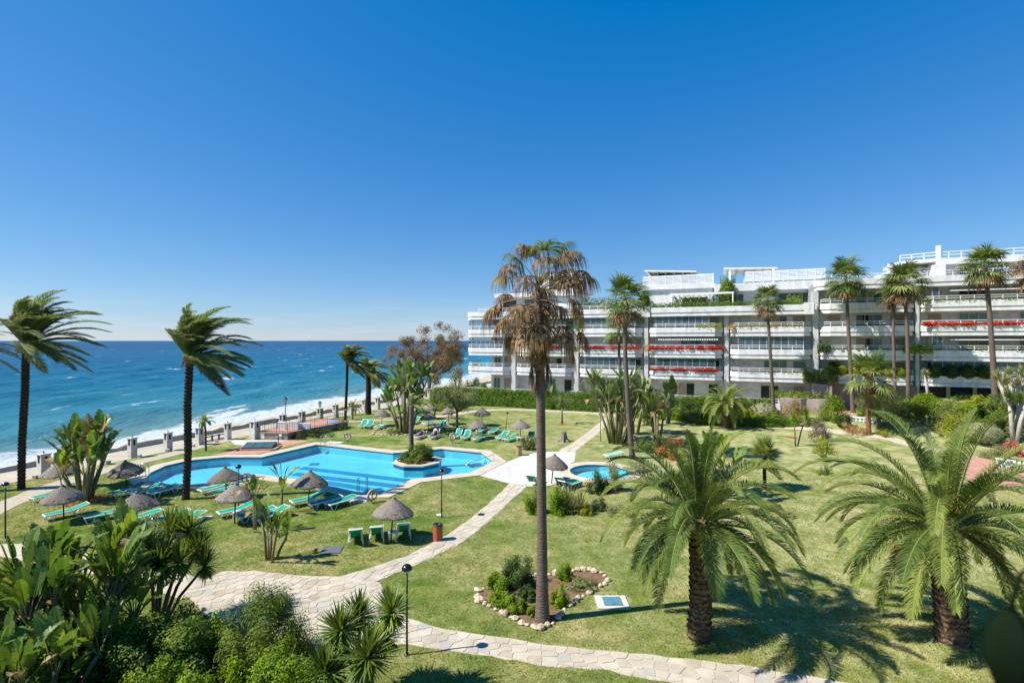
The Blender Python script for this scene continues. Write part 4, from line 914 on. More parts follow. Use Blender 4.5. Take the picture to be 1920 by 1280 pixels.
# -- sword-leaf rosettes
def rosette_mesh(n, L, w, m, rng, el0=-60, el1=88, bend=.5):
    parts = []
    i = np.arange(n); f = (i + .5) / n; az = i * 2.39996 + rng.normal(0, .2, n); el = np.radians(el1 + (el0 - el1) * f) + rng.normal(0, .08, n)
    d = np.stack([np.cos(el) * np.cos(az), np.cos(el) * np.sin(az), np.sin(el)], 1); l = (L * rng.uniform(.75, 1.1, n) * (.75 + .35 * np.sin(np.pi * np.clip(f + .2, 0, 1))))[:, None]
    s = nrm(np.cross(d, [0.01, 0.02, 1.0])); o = np.stack([np.zeros(n), np.zeros(n), .12 * L * (0.5 - f)], 1)
    b = o + d * .05 * L; m1 = o + d * l * .5; e = o + d * l + np.array([0, 0, -1.0]) * (bend * .16 * l * f[:, None])
    V = np.stack([b - s * w * .35, b + s * w * .35, m1 - s * w * .5, m1 + s * w * .5, e - s * w * .04, e + s * w * .04], 1).reshape(-1, 3); k = np.arange(n)[:, None] * 6
    return mesh_np('leaf_head', V, np.concatenate([k + [0, 1, 3, 2], k + [2, 3, 5, 4]]), m)
def yucca(label, base, heads, mat_='yucca', n=150, L=.62, w=.045, group='yuccas', seed=1, bark='bark', name='yucca', el0=-65, r=.06):
    """heads: list of (dx, dy, z) tops of the stems"""
    rng = np.random.default_rng(seed); t = thing(name, label, 'plant', base, 0, group); me = [rosette_mesh(n, L, w, X[mat_], rng, el0) for _ in range(2)]
    for k, (dx, dy, z) in enumerate(heads):
        st = MB(); st.tube([(dx * .15, dy * .15, -.1), (dx * .5, dy * .5, z * .5), (dx, dy, z)], [r * 1.2, r, r * .8], 7); st.build('stem', X[bark], t, True)
        o = obj('leaf_head', me[k % 2], t, loc=(dx, dy, z), rot=(rng.uniform(-.25, .25), rng.uniform(-.25, .25), rng.uniform(0, 6))); o.scale = (rng.uniform(.85, 1.15),) * 3
    return t
# -- bushes
def leaf_cloud(C, N, size, rng, aspect=.55):
    n = len(C); a = nrm(np.cross(N, rng.normal(0, 1, (n, 3)))); b = np.cross(N, a); l = (size * rng.uniform(.6, 1.3, n))[:, None]
    V = np.stack([C - a * l * .5, C + b * l * aspect * .5, C + a * l * .5 + N * l * .12, C - b * l * aspect * .5], 1).reshape(-1, 3)
    return V, np.arange(n * 4).reshape(-1, 4)
def blob(n, rx, ry, rz, rng, clumps=26, cr=.24, lo=-.15, fill=.35):
    cc = nrm(rng.normal(0, 1, (clumps, 3))); cc[:, 2] = np.abs(cc[:, 2]) * 1.0 + lo * rng.random(clumps); cc *= rng.uniform(.45, .92, clumps)[:, None]
    k = rng.integers(0, clumps, n); C = cc[k] + nrm(rng.normal(0, 1, (n, 3))) * (cr * rng.random(n) ** .45)[:, None]
    N = nrm(nrm(C - cc[k]) * .8 + C * .5 + rng.normal(0, .45, (n, 3)) + np.array([0, 0, .25])); C = C * np.array([rx, ry, rz]); C[:, 2] = np.maximum(C[:, 2], .03)
    return C, N
def bush(label, base, rx, ry, rz, m, n=2500, leaf=.07, seed=1, clumps=26, cr=.26, group=None, cat='shrub', name='shrub', stems=5, extra=None, lift=0.0, aspect=.55, trunk='bark'):
    rng = np.random.default_rng(seed); t = thing(name, label, cat, base, 0, group)
    C, N = blob(n, rx, ry, rz, rng, clumps, cr); C[:, 2] += lift
    V, F = leaf_cloud(C, N, leaf, rng, aspect); obj('foliage', mesh_np('foliage', V, F, X[m]), t)
    for s in range(stems):
        a = rng.uniform(0, 6.28); e = rng.uniform(.2, .7); tb = MB(); q = .02 + .018 * rz + (.03 if lift else 0)
        tb.tube([(.08 * rx * math.cos(a), .08 * ry * math.sin(a), -.05), (.2 * rx * math.cos(a), .2 * ry * math.sin(a), lift * .7 + rz * .15), (e * rx * math.cos(a), e * ry * math.sin(a), lift + rz * .7)], [q, q * .8, q * .35], 5); tb.build('stem', X[trunk], t)
    if extra:
        m2, k, sz = extra; C, N = blob(k, rx * 1.02, ry * 1.02, rz * 1.04, rng, clumps * 2, cr * .8); C[:, 2] += lift; V, F = leaf_cloud(C, N, sz, rng, .9); obj('blossom', mesh_np('blossom', V, F, X[m2]), t)
    return t
def topiary(label, base, rx, ry, rz, m, n=1800, leaf=.07, seed=1, group=None, name='topiary', lift=0.0, shape='ball'):
    """clipped bush: dense shell of small leaves"""
    rng = np.random.default_rng(seed); t = thing(name, label, 'shrub', base, 0, group)
    n = int(n * 1.7); leaf *= 1.35
    D = nrm(rng.normal(0, 1, (n, 3))); wob = 1 + .05 * np.sin(D[:, 0] * 5 + seed) * np.cos(D[:, 1] * 4) + rng.normal(0, .05, n)
    n = len(D); C = D * wob[:, None] * np.array([rx, ry, rz / 2]) + np.array([0, 0, rz / 2 + lift]); C[:, 2] = np.maximum(C[:, 2], .02); N = nrm(D * .9 + rng.normal(0, .5, (n, 3)))
    V, F = leaf_cloud(C, N, leaf, rng, .6); 
    obj('foliage', mesh_np('foliage', V, F, X[m]), t)
    mb = MB(); mb.lathe([(.02, rz * .03 + lift)] + [(rx * .84 * math.sin(math.pi * k / 8), rz / 2 + lift - rz / 2 * .84 * math.cos(math.pi * k / 8)) for k in range(1, 8)] + [(.02, rz * .95 + lift)], 12); o = mb.build('inner_foliage', X[m], t, True); o.scale.y = ry / rx
    if lift:
        tb = MB(); tb.tube([(0, 0, -.1), (0.02, 0, lift + rz * .3)], [.06, .05], 7); tb.build('stem', X['bark'], t, True)
    return t
def hedge(label, line, w, h, m, n=6000, leaf=.12, seed=1, group=None, cat='hedge', name='hedge', z0=None, uneven=.08):
    rng = np.random.default_rng(seed); n = int(n * 1.9); leaf *= 1.25; P = [Vector(p) for p in line]; t = thing(name, label, cat, P[0], 0, group)
    seg = [(P[i], P[i + 1], (P[i + 1] - P[i]).length) for i in range(len(P) - 1)]; tot = sum(s[2] for s in seg); C = []; N = []
    mb = MB()
    for a, b, l in seg:
        k = max(10, int(n * l / tot)); d = (b - a) / l; s = np.array([-d.y, d.x, 0]); s = s / np.linalg.norm(s); u = rng.random(k); f = rng.random(k); hh = h * (1 + uneven * np.sin(u * l * .9 + seed) + rng.normal(0, .015, k))
        A = np.array(a - P[0]); B = np.array(b - P[0]); q = A + (B - A) * u[:, None]
        top = f < w / (w + 1.6 * h); v = rng.uniform(-1, 1, k); zz = rng.random(k)
        side = np.where(rng.random(k) < .75, 1, -1) * (-1 if False else 1)
        Cc = np.where(top[:, None], q + s * (v * w / 2)[:, None] + np.array([0, 0, 1.0]) * hh[:, None], q + s * (side * w / 2 * (1 + rng.normal(0, .06, k)))[:, None] + np.array([0, 0, 1.0]) * (zz * hh)[:, None])
        Nn = np.where(top[:, None], np.array([0, 0, 1.0]), s * side[:, None]); C.append(Cc + rng.normal(0, .10, (k, 3))); N.append(nrm(Nn + rng.normal(0, .5, (k, 3))))
        M = Matrix.Translation(a - P[0]) @ Matrix.Rotation(math.atan2(d.y, d.x), 4, 'Z'); mb.box(0, l, -w / 2 * .8, w / 2 * .8, 0, h * .88, 0, M)
    V, F = leaf_cloud(np.concatenate(C), np.concatenate(N), leaf, rng, .6); obj('foliage', mesh_np('foliage', V, F, X[m]), t); mb.build('inner_foliage', X[m], t); return t
def sprig_tree(label, base, h, crown, m, seed=1, n=4000, leaf=.10, tr=.12, branches=9, cat='tree', name='tree', bark='bark', spread=None, lean=(0, 0), clump=.28, hl=.45, flat=.8):
    """trunk with limbs, foliage gathered in puffs at the limb ends"""
    rng = np.random.default_rng(seed); t = thing(name, label, cat, base)
    fork = h * hl; tx, ty = lean; tb = MB(); tb.tube([(0, 0, -.1), (tx * .4, ty * .4, fork * .5), (tx * .7, ty * .7, fork)], [tr * 1.2, tr, tr * .8], 8); tk = tb.build('trunk', X[bark], t, True)
    C = []; N = []
    for b in range(branches):
        az = b * 2.4 + rng.normal(0, .3); f = rng.uniform(.35, 1); el = rng.uniform(.25, 1.2); L = crown * rng.uniform(.75, 1.15)
        p0 = np.array([tx * .7, ty * .7, fork]); p1 = p0 + np.array([math.cos(az) * math.cos(el), math.sin(az) * math.cos(el), math.sin(el)]) * L * .55
        p2 = p1 + nrm(np.array([math.cos(az) * .8, math.sin(az) * .8, .5 + .5 * math.sin(el)]) + rng.normal(0, .3, 3)) * L * .55; p2[2] = min(p2[2], h)
        lb = MB(); lb.tube([p0, p1, p2], [tr * .55, tr * .35, tr * .1], 6); lb.build('limb', X[bark], t, True)
        for q, wgt in ((p1, .25), (p2, .75), ((p1 + p2) / 2 + rng.normal(0, .2, 3) * crown * .5, .6), (p2 + rng.normal(0, .28, 3) * crown, .5)):
            k = int(n / branches * wgt / 2.1); r = crown * clump * rng.uniform(.7, 1.25); D = nrm(rng.normal(0, 1, (k, 3))); C.append(q + D * (r * rng.random(k) ** .5)[:, None] * np.array([1, 1, flat])); N.append(nrm(D + rng.normal(0, .6, (k, 3)) + np.array([0, 0, .3])))
    V, F = leaf_cloud(np.concatenate(C), np.concatenate(N), leaf, rng, .5); obj('crown', mesh_np('crown', V, F, X[m]), t); return t

# ================================================================== PALMS
FR = [X['frond'], X['rachis']]; FG = [X['frondgrey'], X['rachis']]
# the dying fan palm in the flower bed
def dead_palm():
    b = G(1017, 1163); tp = at(1010, 545, b.y); rng = np.random.default_rng(4)
    t = thing('dying_fan_palm', 'tall palm with withered brown hanging leaves rising from the stone-edged flower bed', 'palm', b); top = tp - b
    H = top.z
    pts = [Vector((0, 0, -.1)), Vector((-.02, 0, H * .3)), Vector((-.06, 0, H * .65)), top]
    obj('trunk', trunk_mesh(pts, [.215, .172, .16, .18], X['palmbark'], 60, 16, .025, .42), t)
    for i in range(48):
        f = (i + .5) / 48; az = i * 2.39996 + rng.normal(0, .2)
        el = R(68 - 108 * f) + rng.normal(0, .12)
        if f < .12: mm = [X['fanyel'] if i % 2 else X['fan'], X['rachis']]; dr, tipd, pet = .8, 1.6, 1.25
        else: mm = [X['fandead'] if i % 17 else X['fanyel'], X['rachisdry']]; dr, tipd, pet = .8, 2.4, 1.5
        me = fan_mesh(az, el, pet * rng.uniform(.85, 1.2), 1.12 * rng.uniform(.8, 1.15), dr, np.array((.35, .08, 0)), mm, 34, tipd * rng.uniform(.8, 1.3), 105, rng, .15)
        obj('frond', me, t, loc=top + Vector((0, 0, .30 - 1.0 * f)))
    for i in range(26):     # skirt of old leaves hanging against the trunk
        az = rng.uniform(0, 6.28); z = -rng.uniform(.4, 2.5); e = rng.uniform(-86, -66)
        me = fan_mesh(az, R(e), rng.uniform(.3, .75), rng.uniform(.7, 1.0), .6, (.05, .0, 0), [X['fandead'], X['rachisdry']], 22, 3.0, 55, rng, .1)
        obj('hanging_frond', me, t, loc=top + Vector((.15 * math.cos(az), .15 * math.sin(az), z)))
dead_palm()
def dp(label, bpx, tpx, r0, r1, nf, L, **k):
    b = G(*bpx); return date_palm(label, b, at(tpx[0], tpx[1], b.y), r0, r1, nf, L, k.pop('mats', FR), **k)
dp('stout date palm on the lawn beside the teal hatch, arching fronds spread wide', (1310, 1195), (1310, 985), .36, .33, 72, 4.0, open_=True, seed=2, droop=1.95, ll=.56, lw=.026, npair=92, el0=-28, el1=86, head=.5, vee=.45, group='stout date palms on the near lawn', hang=.25)
dp('stout date palm with orange fruit stalks standing at the edge of the dry lawn', (1786, 1203), (1772, 990), .45, .40, 74, 4.8, open_=True, seed=9, droop=1.75, ll=.58, lw=.026, npair=104, el0=-28, el1=86, head=.6, vee=.45, group='stout date palms on the near lawn', hang=.25)
def fruit():
    b = G(1786, 1203); c = at(1795, 950, b.y - .5) - b; par = [o for o in bpy.data.objects if o.name.startswith('date_palm') and o.parent is None][-1]; rng = random.Random(3); mb = MB()
    for i in range(130):
        a = rng.uniform(0, 6.28); l = rng.uniform(.3, .75); p = c + Vector((rng.uniform(-.25, .25), rng.uniform(-.1, .1), rng.uniform(-.2, .3))); d = Vector((math.cos(a) * .5, math.sin(a) * .5, .35)); mb.tube([p, p + d * l * .6, p + d * l + Vector((0, 0, -.3 * l))], [.012, .01, .008], 3, 0, False)
    mb.build('fruit_stalk', X['dates'], par)['kind'] = 'stuff'
fruit()
def fruit_stalks(par, top, seed):
    rng = random.Random(seed); mb = MB()
    for i in range(90):
        a = rng.uniform(0, 6.28); l = rng.uniform(.5, 1.1); p = top + Vector((.2 * math.cos(a), .2 * math.sin(a), rng.uniform(-.1, .3))); d = Vector((math.cos(a) * .6 + .35, math.sin(a) * .6, .1)); mb.tube([p, p + d * l * .5, p + d * l + Vector((0, 0, -.7 * l))], [.018, .014, .012], 3, 0, False)
    mb.build('fruit_stalk', X['dates'], par)['kind'] = 'stuff'
wd = dict(group='windswept date palms along the shore', boots=True, bark='darkbark', mats=FG, head=.55)
wp1 = dp('windswept palm nearest the sea, dark trunk at the shore path', (40, 917), (49, 648), .19, .20, 64, 5.0, wind=(1.3, .35, -.08), seed=21, droop=.95, ll=.80, lw=.055, npair=64, el0=-25, el1=95, vee=.3, dry=3, **wd)
fruit_stalks(wp1, at(49, 650, wp1.location.y) - wp1.location, 1)
wp2 = dp('windswept palm beside the curved end of the pool, fronds streaming sideways', (348, 937), (356, 672), .19, .20, 62, 4.6, wind=(1.3, .35, -.08), seed=22, droop=.95, ll=.80, lw=.055, npair=64, el0=-25, el1=95, vee=.3, dry=3, **wd)
fruit_stalks(wp2, at(356, 674, wp2.location.y) - wp2.location, 2)
dp('windswept palm at the photo edge, only its frond tips showing', (-78, 925), (-72, 655), .25, .27, 30, 4.2, wind=(1.5, .3, -.1), seed=23, droop=1.0, ll=.6, lw=.05, npair=44, el0=-20, el1=95, vee=.15, **wd)
dp('slim windblown palm at the corner of the railed terrace', (647, 790), (651, 684), .15, .15, 50, 3.8, wind=(1.2, .3, -.1), seed=24, droop=1.3, ll=.85, lw=.09, npair=36, el0=-20, el1=95, vee=.2, **wd)
dp('thick-trunked palm with pale drooping fronds behind the terrace', (691, 778), (690, 703), .38, .30, 50, 3.4, wind=(.9, .2, 0), seed=25, droop=1.8, ll=.8, lw=.09, npair=36, el0=-35, el1=85, vee=.2, group='windswept date palms along the shore', boots=True, bark='darkbark', mats=[X['fanlight'], X['rachis']], head=.5)
dp('bushy date palm by the long hedge in front of the building', (1361, 803), (1362, 758), .50, .42, 40, 3.9, seed=26, droop=1.9, ll=.6, lw=.06, npair=44, el0=-25, el1=85, mats=[X['frondlight'], X['rachis']], head=.5, group='palms in the garden')
dp('little palm on a thin trunk near the shore pillars', (386, 847), (384, 792), .09, .08, 16, .9, seed=27, droop=1.5, ll=.3, lw=.04, npair=20, boots=False, mats=[X['frondlight'], X['rachis']])
dp('young palm in a stone ring beside the shore pillars', (661, 788), (663, 766), .09, .08, 14, 1.6, seed=47, droop=1.5, ll=.3, lw=.05, npair=20, boots=False, mats=[X['frondlight'], X['rachis']])
def island_palm():
    b = Vector((-8.45, 43.3, .30)); date_palm('slender grey palm with a withered top growing on the pool island', b, at(772, 762, 43.3), .21, .19, 18, 1.7, [X['yuccapale'], X['rachisdry']], wind=(1.4, .3, 0), seed=28, droop=1.6, ll=.35, lw=.05, npair=26, boots=False, bark='palmbark', el0=-40, el1=80, group='palms in the garden')
island_palm()
def fp(label, bpx, tpx, r0, r1, nf, pet, Rb, Y=None, **k):
    if Y: b = Vector(((bpx[0] - 960) / FOC * Y, Y, 0)); b.z = height(b.x, b.y)
    else: b = G(*bpx)
    fan_palm(label, b, at(tpx[0], tpx[1], b.y), r0, r1, nf, pet, Rb, **k)
fp('tall windblown fan palm rising from the bird of paradise thicket', (1186, 861), (1172, 560), .33, .24, 46, 1.35, 1.25, seed=31, wind=(.8, .2, .1), dead=6)
fp('thin fan palm close behind the tall palm of the thicket', (1172, 800), (1160, 612), .30, .22, 36, 1.3, 1.25, Y=60, seed=32, wind=(.6, .2, .1), dead=5)
fp('thin-trunked fan palm behind the withered palm, at the hedge', (1003, 767), (994, 655), .28, .20, 16, .9, .9, seed=33, wind=(.3, .1, 0), dead=3)
fp('fan palm by the grey topiary, shortest of the slim row along the facade', (1452, 789), (1438, 562), .33, .22, 44, 1.2, 1.2, seed=34, dead=7)
fp('fan palm with broad crown rising behind the bright green conical shrub', (1600, 789), (1586, 522), .36, .25, 46, 1.5, 1.5, Y=62, seed=35, dead=7, wind=(.25, 0, 0))
fp('slimmer of the two fan palms standing close together before the facade', (1681, 748), (1677, 548), .27, .19, 34, 1.2, 1.2, Y=59.0, seed=36, dead=8, wind=(.25, 0, 0))
fp('thicker of the two fan palms standing close together before the facade', (1703, 752), (1694, 528), .33, .23, 46, 1.4, 1.4, Y=57.5, seed=37, dead=8, wind=(.25, 0, 0))
fp('fan palm nearest the building end, leaning trunk before the red geraniums', (1867, 765), (1847, 500), .42, .27, 46, 1.4, 1.4, Y=54, seed=38, dead=7, wind=(.2, 0, 0))
fp('palm with withered brown leaves at the photo edge before the penthouse', (1935, 790), (1932, 505), .33, .24, 26, 1.0, 1.1, Y=50, seed=39, mats=[X['fandead'], X['rachisdry']], tip=1.8)
fp('young fan palm with orange-brown trunk in front of the entrance bank', (1629, 770), (1632, 698), .32, .34, 26, 1.5, 1.6, Y=53, seed=40, bark='redbark', group='palms in the garden', el0=-20, tip=.5)
fp('small bushy fan palm with shaggy trunk alone on the dry lawn', (1434, 918), (1433, 852), .17, .16, 40, .55, .7, seed=41, bark='darkbark', group='palms in the garden', el0=-35, tip=.2, mats=[X['frondlight'], X['rachis']])

# ================================================================== BIRD OF PARADISE, YUCCAS
BG = 'bird of paradise clumps'
paddle_clump('big bird of paradise clump by the shore path and thatched parasols', G(158, 942), 3.6, 1.55, 13, 7, 3, ('paddle', 'paddle', 'paddledry', 'paddlelight'), 1.0, BG)
paddle_clump('tall bird of paradise clump in a round stone-edged bed behind the sunbathers', G(760, 812), 5.6, 2.2, 17, 7, 4, ('paddle', 'paddlegrey', 'paddle'), 1.35, BG)
paddle_clump('wide bird of paradise thicket beside the round paddling pool', G(1158, 832), 4.6, 2.2, 18, 7, 5, ('paddle', 'paddlegrey', 'paddlegrey'), 1.3, BG)
paddle_clump('bird of paradise thicket behind the tall fan palm trunk', G(1190, 815), 5.0, 1.6, 10, 7, 6, ('paddlegrey', 'paddle', 'paddlelight'), 1.35, BG)
paddle_clump('pale bird of paradise with reddish stems by the orange bush', G(1235, 840), 3.4, 1.0, 7, 6, 7, ('paddlegrey', 'paddlelight'), 1.2, BG)
paddle_clump('small bird of paradise against the long hedge', G(1033, 768), 2.0, .7, 3, 6, 8, ('paddlegrey', 'paddle'), 1.2, BG)
paddle_clump('bird of paradise against the white terrace wall', G(1113, 770), 3.6, 1.2, 6, 6, 9, ('paddlegrey', 'paddle'), 1.4, BG)
paddle_clump('bird of paradise at the end of the terrace wall', G(1250, 795), 3.2, 1.0, 4, 6, 15, ('paddlegrey', 'paddle'), 1.3, BG)
paddle_clump('bird of paradise plants hidden behind the near date palm', G(1345, 935), 2.6, 1.3, 7, 6, 10, ('paddle', 'paddlelight'), 1.1, BG)
paddle_clump('young bird of paradise with bare red-brown stems on the lawn by green loungers', G(507, 1052), 1.9, .75, 6, 5, 11, ('paddle', 'paddlelight'), .62, BG, .1)
paddle_clump('single windblown bird of paradise shoot between the loungers and the pool', G(529, 962), 2.2, .15, 2, 5, 12, ('paddle', 'paddlelight'), .6, BG, .25)
paddle_clump('windblown bird of paradise stem among the nearer loungers', G(478, 1000), 2.6, .2, 2, 5, 16, ('paddle', 'paddle'), .6, BG, -.1)
paddle_clump('lush bird of paradise with broad glossy leaves in the dense planting', Vector((-13.4, 15.6, 0)), 2.9, 1.9, 32, 9, 13, ('paddle', 'paddle', 'paddle', 'paddlelight'), .80, BG)
paddle_clump('low dark bird of paradise at the very edge of the dense planting', Vector((-15.6, 14.2, 0)), 1.9, 1.4, 12, 7, 14, ('paddle', 'paddle', 'paddlelight'), .8, BG)
paddle_clump('low bird of paradise under the big one, nearest the camera', Vector((-12.2, 13.4, 0)), 1.6, 1.2, 10, 6, 17, ('paddle', 'paddle', 'paddlelight'), .75, BG)
y0 = G(290, 1175)
def heads_px(base, L): return [tuple(at(px, py, base.y + dy) - base) for px, py, dy in L]
yucca('tall many-headed yucca beside the dense planting', y0, heads_px(y0, [(282, 1030, 0), (318, 1000, .6), (338, 1055, -.3), (372, 1030, .4), (300, 1062, -.5), (356, 1000, .8), (385, 1062, .2)]), n=240, L=.92, w=.062, seed=2, r=.055)
y1 = Vector((-4.2, 14.3, 0))
yucca('yucca clump with spiky heads beside the near lamp post', y1, heads_px(y1, [(640, 1185, 0), (672, 1158, .5), (735, 1150, .2), (612, 1262, -.5), (688, 1235, -.6), (724, 1195, .5)]), n=230, L=.84, w=.068, seed=3, r=.05)
b = G(1492, 838); yucca('small two-headed yucca beside the purple shrub', b, heads_px(b, [(1489, 790, 0), (1512, 782, .3)]), n=90, L=.85, w=.07, seed=4, mat_='bushlight')
b = Vector((57.0, 59.0, 3.2)); 
def dragon():
    b = Vector((50.5, 51.5, 0)); b.z = height(b.x, b.y)
    yucca('pale multi-stemmed dragon tree before the end of the facade', b, heads_px(b, [(1872, 712, .5), (1893, 705, 0), (1912, 703, -.5), (1925, 712, .5), (1884, 722, -1), (1904, 722, -.7), (1938, 705, 0)]), mat_='yuccapale', n=120, L=1.05, w=.08, seed=5, bark='whitebark', name='dragon_tree', el0=-25, r=.26)
dragon()
b = Vector((41.0, 42.0, 0)); yucca('agave-like yucca with pale curved trunk at the bank', Vector((47.0, 48.0, height(47, 48))), heads_px(Vector((47.0, 48.0, height(47, 48))), [(1892, 748, 0), (1912, 752, .5), (1930, 742, -.5)]), mat_='yucca', n=120, L=1.0, w=.08, seed=6, bark='whitebark', el0=-40, r=.16)
b = G(1745, 757); yucca('little tree yucca standing against the white balcony', Vector((45.9, 56.2, height(45.9, 56.2))), heads_px(Vector((45.9, 56.2, height(45.9, 56.2))), [(1733, 703, 0), (1737, 707, .4)]), mat_='yuccapale', n=90, L=.75, w=.07, seed=7, bark='whitebark', el0=-30, r=.12)
b = G(1780, 760); yucca('spiky agave at the foot of the paired fan palms', Vector((46.5, 57.6, height(46.5, 57.6))), [(0, 0, .25)], mat_='bushsilver', n=60, L=1.3, w=.14, seed=8, el0=5)
b = G(985, 846); yucca('low spiky plant around the pale wooden bin', b + Vector((.3, .3, 0)), [(0, 0, .2), (.5, .1, .2), (-.4, .2, .15), (.2, .5, .2)], mat_='bushgrey', n=80, L=1.0, w=.06, seed=9, el0=0)
b = G(1075, 962); yucca('straw-coloured grassy tuft between the round bushes', b, [(0, 0, .2), (.4, .1, .2), (-.3, .2, .2)], mat_='yuccapale', n=110, L=1.15, w=.04, seed=10, el0=0)
b = G(431, 921); yucca('tiny pale agave on the lawn by the pool', b, [(0, 0, .08)], mat_='bushsilver', n=26, L=.42, w=.07, seed=11, el0=5)

# ================================================================== SHRUBS AND HEDGES
def bx(label, px, py, wpx, hpx, m, kind='bush', n=2600, leaf=.09, seed=None, dz=0, **k):
    b = G(px, py); Y = b.y; rx = wpx * Y / FOC / 2; h = hpx * Y / FOC; seed = seed or int(px * 7 + py)
    b = b + Vector((0, rx * .5, 0)); b.z = height(b.x, b.y)
    # hide the horizontal depth of the ground between front and middle
    h = max(.3, h - 0.5 * rx * CAM_Z / Y * .6)
    if kind == 'bush': return bush(label, b, rx, rx * .9, h, m, n, leaf, seed, **k)
    return topiary(label, b, rx, rx, h, m, n, leaf, seed, **k)
# dense foreground planting
bush('big loose olive-green shrub at the edge of the flagstones', Vector((-7.6, 15.7, 0)), 1.75, 1.6, 2.75, 'bush', 26000, .10, 51, 60, .22, aspect=.32)
bush('bright yellow-green shrub below the olive-green one', Vector((-6.5, 13.6, 0)), 1.6, 1.3, 2.25, 'bushlight', 20000, .095, 52, 50, .22, aspect=.45)
bush('leafy shrub at the foot of the tall yucca', Vector((-10.2, 14.6, 0)), 1.8, 1.4, 2.3, 'bush', 20000, .105, 53, 50, .22, extra=('orangeflower', 30, .05))
bush('low leafy shrub beneath the broad glossy leaves', Vector((-8.6, 12.7, 0)), 1.9, 1.0, 2.0, 'bushlight', 20000, .095, 54, 50, .22, extra=('orangeflower', 25, .05))
bush('shaded dark shrub along the bottom of the dense planting', Vector((-11.4, 12.3, 0)), 1.9, 1.0, 2.25, 'bush', 18000, .105, 55, 44, .22, extra=('orangeflower', 25, .05))
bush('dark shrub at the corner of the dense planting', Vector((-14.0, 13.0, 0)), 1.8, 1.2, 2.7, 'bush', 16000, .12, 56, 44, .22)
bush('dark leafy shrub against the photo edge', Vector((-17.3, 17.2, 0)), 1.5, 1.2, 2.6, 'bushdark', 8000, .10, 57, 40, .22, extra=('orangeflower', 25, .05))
bush('small shrub under the yucca clump by the lamp', Vector((-4.9, 12.9, 0)), 1.1, .8, 1.6, 'bush', 6000, .06, 58, 40, .24)
bush('dense dark-leaved shrub among the broad glossy leaves', Vector((-12.0, 15.0, 0)), 1.6, 1.2, 2.7, 'bush', 16000, .11, 59, 40, .24)
bush('leafy shrub in front of the lush bird of paradise stems', Vector((-14.2, 14.9, 0)), 1.5, 1.0, 2.9, 'bush', 15000, .11, 60, 40, .24)
bush('bright leafy shrub low in front of the broad glossy leaves', Vector((-12.9, 13.7, 0)), 1.6, 1.0, 2.5, 'bushlight', 14000, .10, 62, 44, .22)
bush('loose shrub filling the gap under the tall yucca', Vector((-10.8, 15.8, 0)), 1.6, 1.1, 2.0, 'bush', 11000, .095, 63, 40, .24)
bush('grey-green shrub beside the tall yucca stems', Vector((-9.3, 15.6, 0)), 1.1, .9, 1.8, 'bushlight', 9000, .09, 64, 36, .24)
# flower bed
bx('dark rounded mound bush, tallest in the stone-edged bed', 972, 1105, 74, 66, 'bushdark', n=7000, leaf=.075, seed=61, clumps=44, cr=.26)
for i, (px, py, w, h, m, lb) in enumerate([(930, 1118, 44, 36, 'bush', 'round green shrub at the bed corner'), (938, 1140, 46, 34, 'bush', 'green shrub in the bed beside the stones'), (970, 1152, 40, 28, 'bush', 'low green shrub in the bed in front of the mound'), (990, 1128, 36, 30, 'bushdark', 'dark shrub between the mound bush and the trunk'), (1048, 1140, 36, 34, 'bush', 'green shrub just behind the withered palm trunk'), (1062, 1092, 34, 30, 'bush', 'leafy shrub at the back of the bed'), (1090, 1110, 60, 18, 'bushgrey', 'sparse ground plant at the far lobe of the bed'), (1000, 1160, 24, 20, 'bush', 'small shrub at the front stones of the bed')]):
    bx(lb, px, py, w * 1.2, h * 1.25, 'bushlight' if m == 'bush' else m, n=2600, leaf=.075, seed=70 + i, clumps=20, group='shrubs in the stone-edged bed')
# between near palm and plaza
bx('round bright green bush, one of a pair behind the withered palm trunk', 1000, 966, 42, 52, 'bushlight', n=4200, leaf=.10, clumps=30, cr=.3)
bx('round bright green bush beside the straw-coloured tuft', 1048, 968, 50, 58, 'bushlight', n=4600, leaf=.10, clumps=30, cr=.3)
bx('small yellow-green bush under the straw-coloured tuft', 1100, 968, 36, 26, 'bushyel', n=2200, leaf=.08)
bx('dark rounded bush at the edge of the paddling pool', 1122, 928, 48, 50, 'bushdark', n=4600, leaf=.10, clumps=36, cr=.28)
bx('loose grey-green shrub beside the paddling pool', 1150, 925, 54, 58, 'bushgrey', n=3600, leaf=.09)
bx('bare-looking grey shrub rising over the paddling pool', 1147, 888, 40, 30, 'bushgrey', n=900, leaf=.07)
bx('wispy pale shrub in front of the bird of paradise thicket', 1195, 888, 60, 36, 'bushgrey', n=2200, leaf=.09)
bx('dark low shrubs beside the yellow-green bush', 1125, 960, 50, 26, 'bushdark', n=2000, leaf=.08)
bx('pale dry shrub at the feather tips of the near date palm', 1165, 972, 70, 26, 'bushgrey', n=1800, leaf=.08)
bx('bush with red-orange leaves beside the bird of paradise', 1265, 862, 72, 48, 'bushred', n=3400, leaf=.10, extra=('bush', 1500, .1))
bx('green shrub tangled behind the near date palm', 1290, 900, 60, 40, 'bush', n=2600, leaf=.10)
bx('rounded shrub in the bed behind the near date palm', 1448, 960, 50, 20, 'bush', n=1600, leaf=.08)
bx('grey creeping shrub in the bed behind the near date palm', 1478, 972, 44, 14, 'bushgrey', n=1200, leaf=.08)
# pool island
bush('clipped leafy bush filling the pool island', Vector((-7.75, 42.1, .30)), 1.55, 1.45, 1.35, 'bush', 7000, .13, 81, 40, .24)
